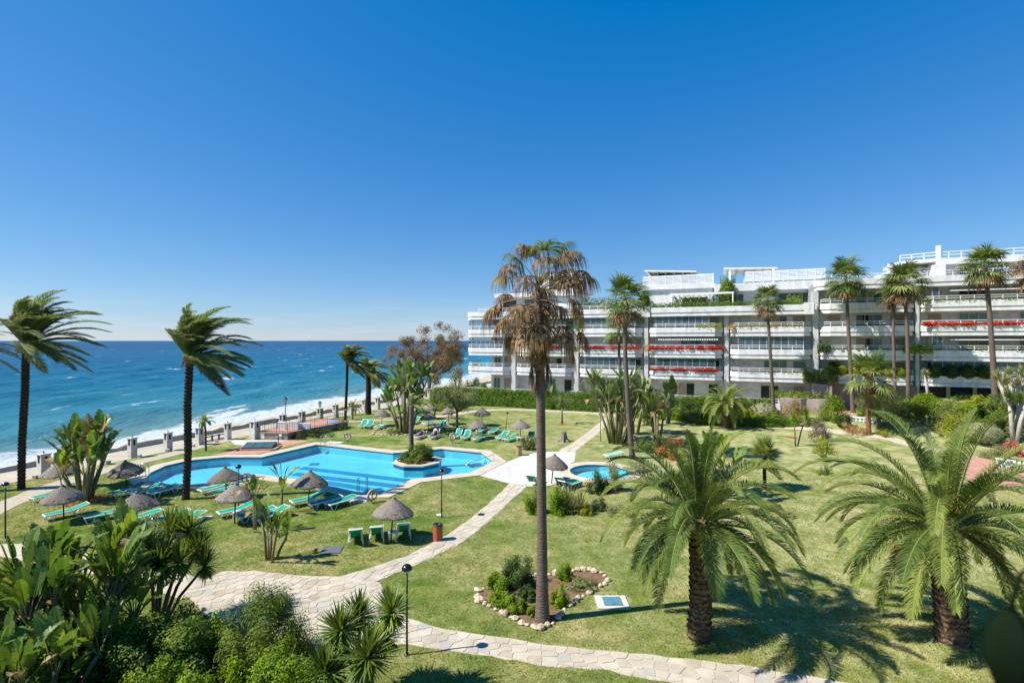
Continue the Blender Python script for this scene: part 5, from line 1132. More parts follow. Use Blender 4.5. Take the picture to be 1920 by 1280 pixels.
# right garden
bx('conical bright green shrub in front of the entrance', 1569, 793, 58, 58, 'bushlight', n=5000, leaf=.16, clumps=36, cr=.3)
bx('brown and rust shrub beside the entrance steps', 1497, 795, 52, 56, 'bushbrown', n=3600, leaf=.13, extra=('bushgrey', 900, .13))
bx('purple-grey feathery shrub on the lawn edge', 1547, 830, 54, 42, 'bushpurple', n=3000, leaf=.11)
bx('yellow-green mop-headed shrub on thin stems', 1552, 868, 52, 40, 'bushyel', n=2600, leaf=.10, lift=.55, stems=6)
bx('small leafy shrub below the mop-headed one', 1550, 893, 34, 26, 'bush', n=1100, leaf=.09)
sprig_tree('grey-green spreading tree beside the curving path', G(1648, 806), 3.6, 2.6, 'bushgrey', 83, 9000, .15, .22, 11, clump=.30, hl=.30)
bx('rust-coloured grasses along the curving path', 1610, 819, 58, 24, 'bushbrown', n=2400, leaf=.11)
bx('yellow-green ground plant along the curving path', 1670, 822, 50, 16, 'bushyel', n=1600, leaf=.10)
bx('large rounded yellow-green bush behind the silver one', 1820, 830, 92, 62, 'bushyel', n=8000, leaf=.13, clumps=46, cr=.28)
bx('clipped silver-grey ball bush beside the big yellow-green one', 1854, 838, 60, 40, 'bushsilver', 'top', 3600, .08)
bx('wispy feathery grass tuft in front of the long shrub', 1790, 806, 70, 50, 'bushgrey', n=2400, leaf=.12)
bx('leafy green shrub behind the lamp at the bank', 1878, 798, 62, 46, 'bush', n=4200, leaf=.14)
bx('bush with pink blossom at the photo edge', 1908, 858, 44, 34, 'bush', n=1800, leaf=.10, extra=('pinkflower', 1300, .1))
bx('pale green shrub above the pink blossom', 1910, 825, 60, 46, 'bushgrey', n=2800, leaf=.12)
bx('low shrub with yellow tints on the upper lawn', 1800, 770, 50, 18, 'bush', n=1800, leaf=.14)
bx('dark shrub at the end of the balcony plinth', 1872, 745, 36, 30, 'bushdark', n=2200, leaf=.16)
for i, (px, w, h, lb) in enumerate([(1753, 40, 12, 'low grey border plants below the little tree yucca'), (1815, 50, 16, 'leafy border plants below the clipped balls'), (1845, 36, 14, 'dark green border plant near the leaning palm')]):
    bx(lb, px, 752, w, h, ('bushgrey', 'bush', 'bushdark')[i], n=1500, leaf=.14)
hedge('bright green shrub hedge on the bank beside the entrance', [Vector((41.2, 58.6, height(41.2, 58.6) - .3)), Vector((44.5, 55.6, height(44.5, 55.6) - .6)), Vector((47.0, 51.5, height(47, 51.5) - .8))], 3.0, 2.2, 'bushlight', 8000, .18, 84, uneven=.22)
hedge('dark hedge dropping along the bank below the bright one', [Vector((45.0, 52.2, .4)), Vector((46.0, 48.6, .1))], 2.2, 2.2, 'hedge', 3600, .16, 85, uneven=.2)
# hedges along the terrace
def ud(u, d, z=0.0): p = FA + FD * u + FN * d; return Vector((p.x, p.y, z))
hedge('long clipped green hedge below the white terrace wall', [ud(-4, 4.0), ud(10, 4.0), ud(26, 4.0), ud(45, 4.0)], 1.6, 2.45, 'hedge', 15000, .17, 86, uneven=.05)
hedge('low box hedge in front of the long one', [ud(27, 8.2), ud(44, 8.0)], 1.2, .9, 'bushlight', 4200, .15, 87)
hedge('second low box hedge beside the bushy date palm', [ud(36, 10.0), ud(47, 9.6)], 1.2, .9, 'hedge', 3000, .15, 88)
bx('grey ball topiary beside a fan palm trunk', 1437, 792, 46, 36, 'bushsilver', 'top', 2600, .11)
bx('yellow-tipped ball bush by the low box hedge', 1398, 794, 36, 26, 'bushyel', 'top', 1800, .11)
bx('egg-shaped clipped cypress in front of the long hedge', 906, 757, 17, 36, 'bush', 'top', 1800, .14)
bx('rounded dark shrub at the hedge corner by the shore', 862, 764, 40, 34, 'bushdark', n=2200, leaf=.16)
bx('leafy shrub at the seaward end of the hedge', 880, 746, 40, 40, 'bush', n=2600, leaf=.18)
bx('round tree-like shrub at the end of the terrace', 892, 728, 22, 24, 'bushdark', n=1600, leaf=.16)
bx('tangled shrub behind the far parasols', 845, 768, 50, 34, 'bush', n=2400, leaf=.15)
bx('bright shrub between the shore pillars and the lawn', 812, 772, 44, 30, 'bushlight', n=1800, leaf=.15)
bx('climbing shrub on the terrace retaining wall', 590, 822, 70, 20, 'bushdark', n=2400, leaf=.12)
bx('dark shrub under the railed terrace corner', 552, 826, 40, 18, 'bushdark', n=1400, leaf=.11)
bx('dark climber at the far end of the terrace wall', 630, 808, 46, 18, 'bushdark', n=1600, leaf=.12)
bx('ferny plants at the foot of the tall bird of paradise', 737, 817, 36, 16, 'bushgrey', n=1400, leaf=.10)
bx('pale flowering mound around the small tree', 856, 815, 24, 10, 'bushsilver', n=900, leaf=.08)
bx('shrub with dry leaves at the foot of the shore clump', 150, 948, 90, 16, 'bushbrown', n=1800, leaf=.10)
bx('leafy shrub in front of the bird of paradise thicket', 1213, 850, 56, 30, 'bush', n=2200, leaf=.11)
bx('low round shrub beside the entrance planter', 1470, 792, 26, 22, 'bush', n=1200, leaf=.12)
extra_shrubs = [(1455, 800, 40, 22, 'bushlight', 'fresh green shrub in front of the fan palm by the grey topiary'), (1525, 803, 44, 20, 'bushgrey', 'grey low shrub under the conical bright shrub'), (1590, 806, 40, 24, 'bushdark', 'dark low shrub between the conical shrub and the rust grasses'), (1700, 800, 80, 44, 'bushgrey', 'wide grey-green shrub mass behind the globe lamp'), (1745, 796, 60, 44, 'bush', 'green shrub mass beside the wide grey-green one'), (1700, 772, 60, 26, 'bushlight', 'bright shrub just below the paired fan palms'), (1655, 765, 50, 30, 'bushlight', 'bright shrub at the foot of the young fan palm'), (1790, 790, 60, 34, 'bushgrey', 'pale feathery shrub behind the large yellow-green bush'), (1905, 800, 50, 50, 'bushdark', 'dark shrub under the pale curved trunk'), (1895, 775, 60, 30, 'bush', 'green shrub below the dragon tree'), (1640, 782, 60, 28, 'bush', 'green shrub beside the white low stone wall'), (1310, 795, 50, 26, 'bushgrey', 'loose shrub beside the soil-ring sapling'), (1270, 790, 60, 34, 'bush', 'leafy shrub behind the red-orange bush'), (1385, 785, 40, 24, 'hedge', 'small hedge shrub beside the bushy date palm'), (1220, 800, 40, 40, 'bush', 'tall leafy shrub in the thicket beside the fan palm trunk'), (1880, 865, 60, 30, 'bushgrey', 'grey border shrub behind the stone wall at the landing'), (1840, 765, 46, 20, 'bushyel', 'yellowish low shrub on the upper lawn')]
for i, (px, py, w, h, m, lb) in enumerate(extra_shrubs): bx(lb, px, py, w, h * 1.15, m, n=2600, leaf=.15 if py < 830 else .10, seed=300 + i, clumps=24, cr=.28, group='shrubs before the building')
# trees
sprig_tree('feathery rust-brown tree beside the sea at the corner of the building', G(800, 744), 15.2, 7.4, 'treebrown', 91, 24000, .27, .30, 26, clump=.17, hl=.22, lean=(1.2, 0), flat=.8)
sprig_tree('small grey-green tree among the far parasols', G(857, 808), 4.6, 2.3, 'bushgrey', 92, 4200, .16, .15, 9, clump=.30, hl=.45)
sprig_tree('sparse pruned tree in a red soil ring on the far lawn', G(1054, 796), 3.6, 1.6, 'bushgrey', 93, 700, .14, .10, 8, clump=.22, hl=.55)
sprig_tree('young sapling in a soil ring beside the low box hedge', G(1293, 794), 3.0, 1.2, 'bushgrey', 94, 900, .13, .07, 7, clump=.25, hl=.5)
sprig_tree('thin windblown tree beside the far thatched parasol', G(813, 787), 4.0, 1.6, 'bushgrey', 95, 1500, .15, .10, 7, clump=.28, hl=.5, lean=(.5, 0))
bx('pale yucca-like greenery at the seaward corner of the building', 856, 728, 36, 44, 'bushgrey', n=2200, leaf=.22)

# ---- plants on the building
def bput(name, label, cat, m, u0, u1, y, z, h, w, n, leaf, seed, group, extra=None):
    rng = np.random.default_rng(seed); t = thing(name, label, cat, ud(u0, -y, z), BR, group); L = u1 - u0
    xs = rng.random(n) * L
    if m == 'flower': xs = np.clip(rng.choice(rng.random(max(10, int(L * 3))) * L, n) + rng.normal(0, .3, n), 0, L)
    C = np.stack([xs, rng.normal(0, w * .4, n), (h * (.55 + .45 * np.sin(np.linspace(0, 9 * L, n) * .13 + seed) ** 2)) * rng.random(n) ** .8], 1); C[:, 2] -= .12 * h
    N = nrm(np.stack([rng.normal(0, .5, n), rng.normal(-.5, .5, n), rng.normal(.5, .5, n)], 1)); V, F = leaf_cloud(C, N, leaf, rng, .8); obj('foliage', mesh_np('foliage', V, F, X[m]), t)
    if extra:
        k = n // 3; C2 = C[rng.integers(0, n, k)] + rng.normal(0, .05, (k, 3)); V, F = leaf_cloud(C2, nrm(rng.normal(0, 1, (k, 3))), leaf, rng, .6); obj('leaves', mesh_np('leaves', V, F, X[extra]), t)
for i, (u0, u1, li, lb) in enumerate([(11.5, 17.4, 1, 'red geraniums behind the withered palm crown, second balcony row'), (19.6, 28.0, 1, 'long red geraniums on the balcony left of the striped awning'), (29.4, 39.2, 1, 'red geraniums on the balcony under the striped awning'), (29.5, 38.9, 0, 'red geraniums on the balcony just above the ground floor'), (61.5, 77.0, 2, 'long bright red geraniums on the balcony at the building end')]):
    lb = lb.replace('left of', 'beside'); bput('geranium_planter', lb, 'flowers', 'flower', u0, u1, -.02, ZB[li] + 1.2, .50, .30, int(230 * (u1 - u0)), .15, 100 + i, 'balcony geraniums', 'bush')
HG = 'greenery on the building'
bput('roof_hedge', 'clipped hedge along the roof edge above the glazed balconies', 'hedge', 'hedge', 29.6, 48.6, .55, ZB[3] + 1.1, .95, .5, 5200, .17, 111, HG)
bput('roof_hedge', 'patchy greenery behind the roof railing at the seaward end', 'hedge', 'bushdark', 3.0, 28.0, .8, ZB[3] + .9, .8, .5, 3600, .17, 112, HG)
bput('roof_plants', 'tall dark shrubs on the roof terrace behind the tall fan palm', 'shrub', 'bushdark', 18.5, 27.0, 3.0, ZB[3] + .9, 2.6, 1.2, 3200, .22, 113, HG)
bput('balcony_plants', 'white-flowered plants along the balcony under the dark awning', 'plant', 'bush', 62.5, 77, .10, ZB[3] + 1.15, .38, .25, 1600, .12, 114, HG, 'bushsilver')
bput('balcony_plants', 'straggling plants along the balcony below the red geraniums', 'plant', 'bushgrey', 62, 77, .10, ZB[1] + 1.2, .45, .25, 800, .12, 115, HG)
bput('balcony_plants', 'mixed pot plants with a few flowers on the balcony beside the pier', 'plant', 'bush', 41, 49, .10, ZB[2] + 1.15, .5, .25, 700, .13, 116, HG, 'pinkflower')
bput('balcony_plants', 'small pot plants on the lowest balcony beside the bushy date palm', 'plant', 'bushgrey', 41, 49, .10, ZB[0] + 1.15, .4, .25, 420, .13, 117, HG, 'orangeflower')
bput('balcony_plants', 'yellow-green trailing plants on the glazed balcony', 'plant', 'bushyel', 36, 39, .10, ZB[2] + 1.15, .75, .25, 420, .15, 118, HG)
bput('balcony_plants', 'low plants on the balcony behind the paired palms', 'plant', 'bush', 52, 60, .10, ZB[1] + 1.15, .5, .25, 700, .14, 119, HG)
bput('balcony_shrub', 'overhanging shrub where two balconies meet beside the paired palms', 'shrub', 'bushlight', 59.4, 62.3, -.1, ZB[1] + 1.0, 1.3, .6, 900, .17, 120, HG)
bput('balcony_shrub', 'overgrown shrub spilling over the corner above the entrance', 'shrub', 'bush', 48.7, 52.6, -.5, ZB[0] + .3, 2.2, .9, 1800, .18, 121, HG)
bput('balcony_shrub', 'dark round shrub on the balcony corner above the entrance', 'shrub', 'bushdark', 50.4, 51.9, .0, ZB[1] + 1.0, 1.9, .5, 700, .17, 122, HG)
for i, (u, li, lb) in enumerate([(8.0, 1, 'hanging plant on the first pier from the sea'), (18.4, 1, 'grey plant on the second pier from the sea'), (18.7, 2, 'green hanging plant high on the second pier from the sea'), (28.8, 1, 'dry grey plant on the pier beside the awning'), (39.9, 2, 'brownish plant high on the pier beside the glazed balcony'), (61.2, 3, 'dark shrub at the corner of the upper balcony at the building end')]):
    bput('pier_plant', lb, 'plant', ('bushgrey', 'bushgrey', 'bush', 'bushbrown', 'bushbrown', 'bushdark')[i], u - .3, u + .9, .1, ZB[li] + .9, 1.2, .4, 260, .16, 130 + i, HG)
bput('terrace_plants', 'rust-red plant hanging over the terrace parapet at the seaward end', 'plant', 'bushred', 4.5, 7.5, -2.7, 1.4, .8, .3, 500, .16, 140, HG)
bput('terrace_plants', 'bright shrub behind the terrace rail before the bushy palm', 'shrub', 'bushlight', 35, 38, -1.5, 1.4, 1.4, .8, 900, .17, 141, HG)
bput('planter_shrub', 'green shrubs in the pink marble planter by the entrance', 'shrub', 'bushlight', 45.0, 50.5, -1.2, 2.5, 1.3, .9, 1500, .17, 142, HG)
for i in range(11):
    bi = i < 7; u = 51.9 + i * 1.25 if bi else 62.6 + (i - 7) * 1.55; r = .62 if bi else .78
    topiary(('clipped ball bush in the row over the entrance, %s from the corner shrub' % ('first', 'second', 'third', 'fourth', 'fifth', 'sixth', 'seventh')[i]) if bi else ('clipped ball bush on the end balcony, %s from the little tree yucca' % ('first', 'second', 'third', 'fourth')[i - 7]), ud(u, -.15, ZB[0] + 1.0), r, r * .9, r * 2, 'bushyel' if bi else 'bushdark', 900, .12, 150 + i, 'clipped ball bushes on the lowest balconies', name='ball_topiary')
for u, y, z, rx, h, lb in ((27.9, 5.9, 14.6, .8, 3.3, 'small clipped cone on the roof terrace beside the pavilion'), (39.8, 5.2, 14.6, 1.1, 4.6, 'tall clipped cone against the penthouse wall')):
    topiary(lb, ud(u, -y, z - .4), rx, rx, h, 'bush', 1500, .17, int(u), 'clipped cones on the roof', name='cone_topiary')
bput('roof_plants', 'climbers hanging from the roof pergola', 'plant', 'bushdark', 32.2, 40, 3.4, 15.2, 1.6, 1.0, 1800, .18, 161, HG, 'bush')
bput('roof_plants', 'bright shrub beside the penthouse window on the roof', 'shrub', 'bushlight', 47.2, 49.0, 2.5, 14.6, 2.0, .5, 700, .18, 162, HG)
bput('roof_plants', 'shrub on the penthouse roof beside the slatted canopy', 'shrub', 'bush', 38.8, 41.0, 9, 18.3, 1.9, .5, 500, .2, 163, HG)

# ================================================================== THINGS IN THE GARDEN
# ---- stone-edged flower bed
BED = pxpoly([(893, 1112), (897, 1105), (915, 1107), (950, 1090), (1000, 1082), (1050, 1076), (1090, 1070), (1125, 1074), (1140, 1085), (1138, 1095), (1118, 1105), (1090, 1122), (1066, 1136), (1052, 1152), (1042, 1170), (1015, 1180), (990, 1175), (960, 1160), (930, 1146), (900, 1130)])
sheet('flower_bed_soil', BED, 0.014, X['soil'])
MULCH = [(G(1703, 1037), .75, 'red mulch ring'), (G(1054, 797), .55, ''), (G(1293, 795), .6, ''), (G(1485, 822), .6, '')]
def rock_mesh(seed, m):
    rng = random.Random(seed); mb = MB(); n, k = 7, 5; V = []
    for i in range(k):
        f = i / (k - 1); r = math.sin(math.pi * (.12 + .80 * f)) ** .7
        for j in range(n): V.append((r * math.cos(6.283 * j / n) * rng.uniform(.75, 1.15), r * math.sin(6.283 * j / n) * rng.uniform(.75, 1.15), (f * 1.3 - .3) * rng.uniform(.85, 1.1)))
    F = [(i * n + j, i * n + (j + 1) % n, (i + 1) * n + (j + 1) % n, (i + 1) * n + j) for i in range(k - 1) for j in range(n)] + [tuple((k - 1) * n + j for j in range(n))]
    mb.add(V, F); return mb.mesh('edging_stone', m, False)
ROCKS = [rock_mesh(i, X['stone']) for i in range(6)]
def stone_ring(name, label, poly, step, size, loc0=None):
    t = thing(name, label, 'edging', (poly[0][0], poly[0][1], 0)); n = len(poly); k = 0
    for i in range(n):
        a, b = Vector(poly[i][:2]), Vector(poly[(i + 1) % n][:2]); l = (b - a).length; m = max(1, int(l / step))
        for j in range(m):
            p = a.lerp(b, (j + random.random() * .5) / m); s = size * random.uniform(.6, 1.35)
            o = obj('edging_stone', random.choice(ROCKS), t, loc=(p.x - poly[0][0] + random.uniform(-.04, .04), p.y - poly[0][1] + random.uniform(-.04, .04), .01), rot=(random.uniform(-.2, .2), random.uniform(-.2, .2), random.uniform(0, 6.28))); o.scale = (s * random.uniform(.8, 1.4), s, s * random.uniform(.7, 1.1)); k += 1
random.seed(5)
stone_ring('flower_bed_edging', 'ring of tan rocks edging the flower bed round the withered palm', BED, .24, .13)
c = G(757, 812); stone_ring('round_bed_edging', 'small stone ring round the tall bird of paradise bed', [(c.x + 2.6 * math.cos(k * .5236) - .8, c.y + 1.9 * math.sin(k * .5236), 0) for k in range(12)], .35, .14)
for i, (c, r, nm) in enumerate(MULCH):
    p = [(c.x + r * random.uniform(.9, 1.08) * math.cos(k * .3927), c.y + r * random.uniform(.9, 1.08) * math.sin(k * .3927)) for k in range(16)]
    sheet('red_soil_patch', p, max(0.012, height(c.x, c.y) + .012), X['redsoil'])
c = G(1703, 1037)
def cutoff(): 
    t = thing('cut_shoots', 'dark cut shoots standing in the red soil circle', 'plant', G(1706, 1030)); rng = random.Random(2)
    for i in range(7): mb = MB(); a = rng.uniform(0, 6.28); mb.tube([(0.3 * math.cos(a), .3 * math.sin(a), -.05), (.36 * math.cos(a), .36 * math.sin(a), rng.uniform(.1, .25))], [.03, .02], 5); mb.build('shoot', X['polewood'], t)
cutoff()
sprig_tree('thin sapling in the red soil circle between the two near date palms', G(1697, 1028), 1.9, .8, 'bushgrey', 97, 260, .08, .03, 5, clump=.2)
# ---- hatch, slabs
def hatch():
    c = G(1148, 1131); t = thing('service_hatch', 'teal service hatch set in a concrete pad on the lawn', 'hatch', c)
    mb = MB(); mb.box(-.62, .58, -.50, .48, -.05, .05); mb.build('pad', X['concrete'], t); mb = MB(); mb.box(-.34, .34, -.30, .30, .05, .085); p = mb.build('lid', X['teal'], t)
    mb = MB(); mb.box(-.05, .05, -.27, -.24, .085, .10); mb.build('handle', X['steel'], p)
hatch()
def slab(label, px, py, w, d, m, rz=0.0):
    mb = MB(); mb.box(-w / 2, w / 2, -d / 2, d / 2, -.04, .035); mb.box(-w * .46, w * .46, -d * .45, d * .45, .035, .042); tag(mb.build('cover_slab', X[m], None, loc=G(px, py), rot=(0, 0, rz)), label, 'slab')
slab('dark grey cover slab on the grass beside three loungers', 622, 1033, .95, .85, 'greyslab', .1)
slab('pale slab of paving below the pool ladder', 655, 937, 2.6, 1.2, 'plaza', -.12); slab('small white slab at the foot of the lamp on the lawn', 824, 967, .35, .3, 'plaza')
slab('small dark drain cover in the flagstone branch path', 902, 967, .35, .3, 'iron'); slab('pale slab beside the far pool ladder', 628, 831, 1.6, .7, 'plaza', -.2); slab('pale square slab on the lawn below the upper path lamp', 1128, 837, .4, .3, 'plaza'); slab('pale worn slab on the grass by the wide loungers', 383, 972, .8, .5, 'concrete', .3)
# ---- lamps
def lamp(label, px, py, h, head=.17, lean=0.0, group='garden lamp posts', cat='lamp'):
    t = thing('garden_lamp', label, cat, G(px, py), 0, group)
    mb = MB(); mb.tube([(0, 0, -.1), (lean * h, 0, h - head * 1.6)], [.035, .03], 8); mb.lathe([(.09, 0), (.09, .02), (.04, .05)], 10); mb.build('post', X['iron'], t, True)
    c = (lean * h, 0, h - head * .9)
    mb = MB(); mb.lathe([(.03, -head * .75), (head * .65, -head * .62), (head * .93, -head * .15), (head * .93, head * .05)], 16, 0, c); g = mb.build('globe', X['globe'], t, True)
    mb = MB(); mb.lathe([(.035, -head * .8), (.05, -head * .55), (.05, head * .1), (.02, head * .3)], 8, 0, c); mb.build('bulb_holder', X['whiteplastic'], t, True)
    mb = MB(); mb.lathe([(head * .98, -.02)] + [(head * 1.0 * math.cos(k * math.pi / 12), head * .9 * math.sin(k * math.pi / 12)) for k in range(0, 6)] + [(.005, head * .9)], 18, 0, c); mb.build('dome', X['dome'], t, True)
for a in [('black domed lamp post by the junction of flagstone paths, nearest the camera', 763, 1229, 2.9), ('black domed lamp post on the grass beside the pool tip', 828, 971, 2.75), ('black domed lamp post at the shore path by the photo edge', 10, 1010, 2.85), ('black domed lamp post between the parasols and the grey life ring', 447, 960, 2.75), ('lamp post along the upper flagstone path', 1126, 828, 2.8), ('lamp post on the lawn edge below the long facade', 1433, 808, 2.9), ('globe lamp beside the feathery grass tuft', 1738, 826, 2.5), ('tall thin lamp post in front of the leafy bank shrub', 1865, 800, 3.0), ('globe lamp half hidden by the tall yucca', 289, 1040, 1.75)]: lamp(*a)
def spot():
    t = thing('spotlight_pole', 'leaning black pole with a small spotlight among the far loungers', 'lamp', G(947, 820), 0, 'garden lamp posts')
    mb = MB(); mb.tube([(0, 0, -.1), (.25, 0, 2.45)], .03, 7); mb.build('post', X['iron'], t, True); mb = MB(); mb.box(.16, .36, -.10, .10, 2.42, 2.56); mb.build('spotlight', X['dome'], t)
spot()
def lantern(label, p, h):
    t = thing('street_lantern', label, 'lamp', p, 0, 'promenade lanterns')
    mb = MB(); mb.tube([(0, 0, -.1), (0, 0, h)], [.06, .04], 8); mb.lathe([(.14, 0), (.14, .1), (.07, .3), (.05, .6)], 10); mb.build('post', X['iron'], t, True)
    mb = MB(); mb.lathe([(.10, h), (.20, h + .50)], 6); mb.build('lantern_glass', X['globe'], t); mb = MB(); mb.lathe([(.27, h + .50), (.15, h + .68), (.05, h + .72), (.03, h + .85)], 6); mb.lathe([(.04, h - .12), (.12, h)], 6)
    for k in range(6): a = k * math.pi / 3; mb.tube([(.105 * math.cos(a), .105 * math.sin(a), h), (.205 * math.cos(a), .205 * math.sin(a), h + .5)], .016, 4)
    mb.build('lantern_frame', X['iron'], t)
for px, Y, tipy, lb in ((140, 41.0, 797, 'black lantern on the promenade behind the shore clump'), (535, 59.0, 744, 'tall black lantern behind the railed terrace'), (600, 67.5, 752, 'black lantern farther along the promenade beyond the terrace')):
    p = Vector(((px - 960) / FOC * Y, Y, -.35)); lantern(lb, p, zof(tipy, Y) + .35 - .85)
# ---- pillars of the shore fence
PIL = [(82, 894, .42), (248, 858, .36), (315, 846, .36), (374, 835, .36), (427, 825, .34), (478, 824, .50), (530, 806, .40), (566, 799, .40), (600, 792, .40), (629, 784, .38), (658, 779, .36), (683, 773, .36), (708, 768, .38), (730, 763, .36), (752, 759, .36), (770, 756, .36), (787, 753, .36), (805, 749, .36), (836, 743, .38)]
ORD = ['first', 'second', 'third', 'fourth', 'fifth', 'sixth', 'seventh', 'eighth', 'ninth', 'tenth', 'eleventh', 'twelfth', 'thirteenth', 'fourteenth', 'fifteenth', 'sixteenth', 'seventeenth', 'eighteenth', 'nineteenth']
for i, (px, py, w) in enumerate(PIL):
    t = thing('stone_pillar', 'pale stone pillar of the shore fence, %s counted from the nearest' % ORD[i], 'pillar', G(px, py), -math.atan2(CT.x, CT.y), 'stone pillars along the promenade'); w *= .68; h = 1.6 if w < .34 else 1.75
    mb = MB(); mb.box(-w, w, -w, w, -.45, h)
    for z in (.3, .65, 1.0, 1.35): mb.box(-w - .012, w + .012, -w - .012, w + .012, z - .16, z + .16)
    mb.build('shaft', X['pillar'], t); mb = MB(); mb.box(-w - .06, w + .06, -w - .06, w + .06, h, h + .09); mb.build('cap', X['pillar'], t)
    mb = MB(); mb.box(-.07, .07, -w - .05, -w - .013, h - .55, h - .1); mb.box(-.14, .14, -w - .06, -w - .013, h - .12, h - .03); mb.box(w + .013, w + .05, -.07, .07, h - .55, h - .1); mb.build('wall_lamp', X['pillardark'], t)
    mb = MB(); mb.tube([(0, 0, h + .09), (0, 0, h + .32)], [.05, .015], 6); mb.build('finial', X['pillardark'], t)
for i in range(12):
    p = coast(-3 + i * 2.4 if i < 8 else 28 + i * 1.8, -.25); mb = MB(); mb.box(-.12, .12, -.12, .12, -.05, .22); mb.box(-.14, .14, -.14, .14, .22, .25); tag(mb.build('ground_light', X['pillar'], None, loc=p), 'little white ground light on the lawn rim by the shore pillars, %s from the nearest' % ORD[i], 'light', 'ground lights along the lawn rim')
# ---- railed terrace
TA, TBv = Vector((-25.6, 51.9)), None
TER = [Vector((-25.7, 51.9)), Vector((-22.6, 51.6)), Vector((-18.9, 59.0)), Vector((-22.6, 60.6))]
def terrace():
    t = thing('railed_terrace', 'raised red-paved terrace with black iron railing above the pool', 'terrace', (TER[0].x, TER[0].y, 0)); P = [p - TER[0] for p in TER]
    mb = MB(); mb.prism(P, -.1, .66); mb.build('retaining_wall', X['retain'], t); mb = MB(); mb.prism(offset(P, .08), .661, .75); mb.build('paving', X['brickpave'], t)
    Q = offset(P, -.1) + [offset(P, -.1)[0]]
    for i in range(4):
        a, b = Q[i], Q[i + 1]; l = (b - a).length; mb = MB()
        for z in (.85, 1.65): mb.tube([(a.x, a.y, z), (b.x, b.y, z)], .022, 5)
        n = int(l / .28)
        for k in range(n + 1): p = a.lerp(b, k / n); r = .028 if k % 6 == 0 else .012; mb.tube([(p.x, p.y, .74), (p.x, p.y, 1.66)], r, 4)
        mb.build('railing', X['iron'], t)
    mb = MB(); mb.box(.25, .95, -.06, -.02, .05, .62); mb.build('white_panel', X['whitepaint'], t); mb = MB(); mb.box(2.2, 2.5, -.32, -.26, .35, .62); mb.build('meter_box', X['whitepaint'], t)
    pb = [Vector((4.6, 6.0)), Vector((5.6, 5.4)), Vector((6.3, 6.8)), Vector((5.1, 7.4))]; mb = MB(); mb.prism(pb, .75, .80); mb.build('blue_mat', mat('pale_blue_mat', (0.16, 0.30, 0.55), rough=.7), t)
    for (x, y, w, h, lb) in ((1.2, 1.6, .8, .75, 'cabinet'), (2.7, 1.3, .75, .85, 'cabinet'), (3.3, 1.6, 1.3, .6, 'cabinet')): mb = MB(); mb.box(x, x + w, y, y + .3, .75, .75 + h); mb.build('white_cabinet', X['whitepaint'], t)
terrace()
def promenade_fence():
    t = thing('wooden_rail', 'dark wooden rail fence on the promenade beside the thick pillar', 'fence', coast(12.5, .6, -.35), -math.atan2(CT.x, CT.y))
    for k in range(5): mb = MB(); mb.box(-.06, .06, k * .75 - .06, k * .75 + .06, -.05, .95); mb.build('post', X['polewood'], t)
    for z in (.45, .85): mb = MB(); mb.box(-.03, .03, 0, 3.0, z - .05, z + .05); mb.build('rail', X['polewood'], t)
promenade_fence()
def skylight():
    t = thing('skylight_hatch', 'sloping glass skylight in a dark frame on the red paving by the pool', 'hatch', G(488, 843), .12)
    mb = MB(); mb.prism([(-2.0, -.7), (1.6, -.7), (1.6, 1.1), (-2.0, 1.1)], -.02, .12); mb.build('kerb', X['brickpave'], t)
    mb = MB(); mb.add([(-1.5, -.5, .12), (1.2, -.5, .12), (1.2, .9, .12), (-1.5, .9, .12), (-1.5, -.5, .18), (1.2, -.5, .18), (1.2, .9, .50), (-1.5, .9, .50)], [(0, 1, 5, 4), (1, 2, 6, 5), (2, 3, 7, 6), (3, 0, 4, 7), (4, 5, 6, 7)]); mb.build('frame', X['iron'], t)
    for k in range(3): a = -1.42 + k * .87; mb = MB(); mb.add([(a, -.45, .22), (a + .82, -.45, .22), (a + .82, .84, .497), (a, .84, .497)], [(0, 1, 2, 3)]); mb.build('pane', X['skylight'], t)
skylight()
def shower():
    t = thing('pool_shower', 'short black shower post beside the skylight', 'shower', G(522, 835)); mb = MB(); mb.tube([(0, 0, -.05), (0, 0, 1.0), (.12, 0, 1.1)], .04, 7); mb.lathe([(.28, 0), (.28, .06), (.1, .08)], 10); mb.build('post', X['iron'], t, True); mb = MB(); mb.lathe([(.02, 1.15), (.09, 1.08)], 8, 0, (.16, 0, 0)); mb.build('head', X['iron'], t)
shower()
# ---- pool fittings
OCT = [Vector((-7.75 + 1.98 * math.cos(math.pi / 8 + k * math.pi / 4), 42.1 + 1.98 * math.sin(math.pi / 8 + k * math.pi / 4))) for k in range(8)]
def island():
    t = thing('pool_island', 'octagonal cream-rimmed planter island standing in the pool', 'planter', (-7.75, 42.1, 0)); P = [p - Vector((-7.75, 42.1)) for p in OCT]
    mb = MB(); mb.wall(P, .2, -.20, .06, 0, True); mb.build('tiled_band', X['pooldark'], t); mb = MB(); mb.wall(P, .2, -.76, -.201, 0, True); mb.build('tiled_wall', X['pooltile'], t); mb = MB(); mb.wall(offset(P, .06), .52, .062, .17, 0, True); mb.build('rim', X['coping'], t); mb = MB(); mb.prism(offset(P, -.25), -.2, .14); mb.build('soil', X['soil'], t)
island()
def ladder(label, px, py, rz):
    t = thing('pool_ladder', label, 'ladder', G(px, py), rz, 'pool ladders')
    for s in (-.28, .28): mb = MB(); mb.tube([(s, -.35, 0), (s, -.35, .75)] + [(s, -.35 + .3 * (1 - math.cos(a)), .75 + .25 * math.sin(a)) for a in (.5, 1.0, 1.57, 2.1, 2.7)] + [(s, .28, .6), (s, .28, -.9)], .024, 6); mb.build('rail', X['steel'], t, True)
    for z in (-.3, -.6): mb = MB(); mb.box(-.28, .28, .24, .32, z, z + .04); mb.build('step', X['steel'], t)
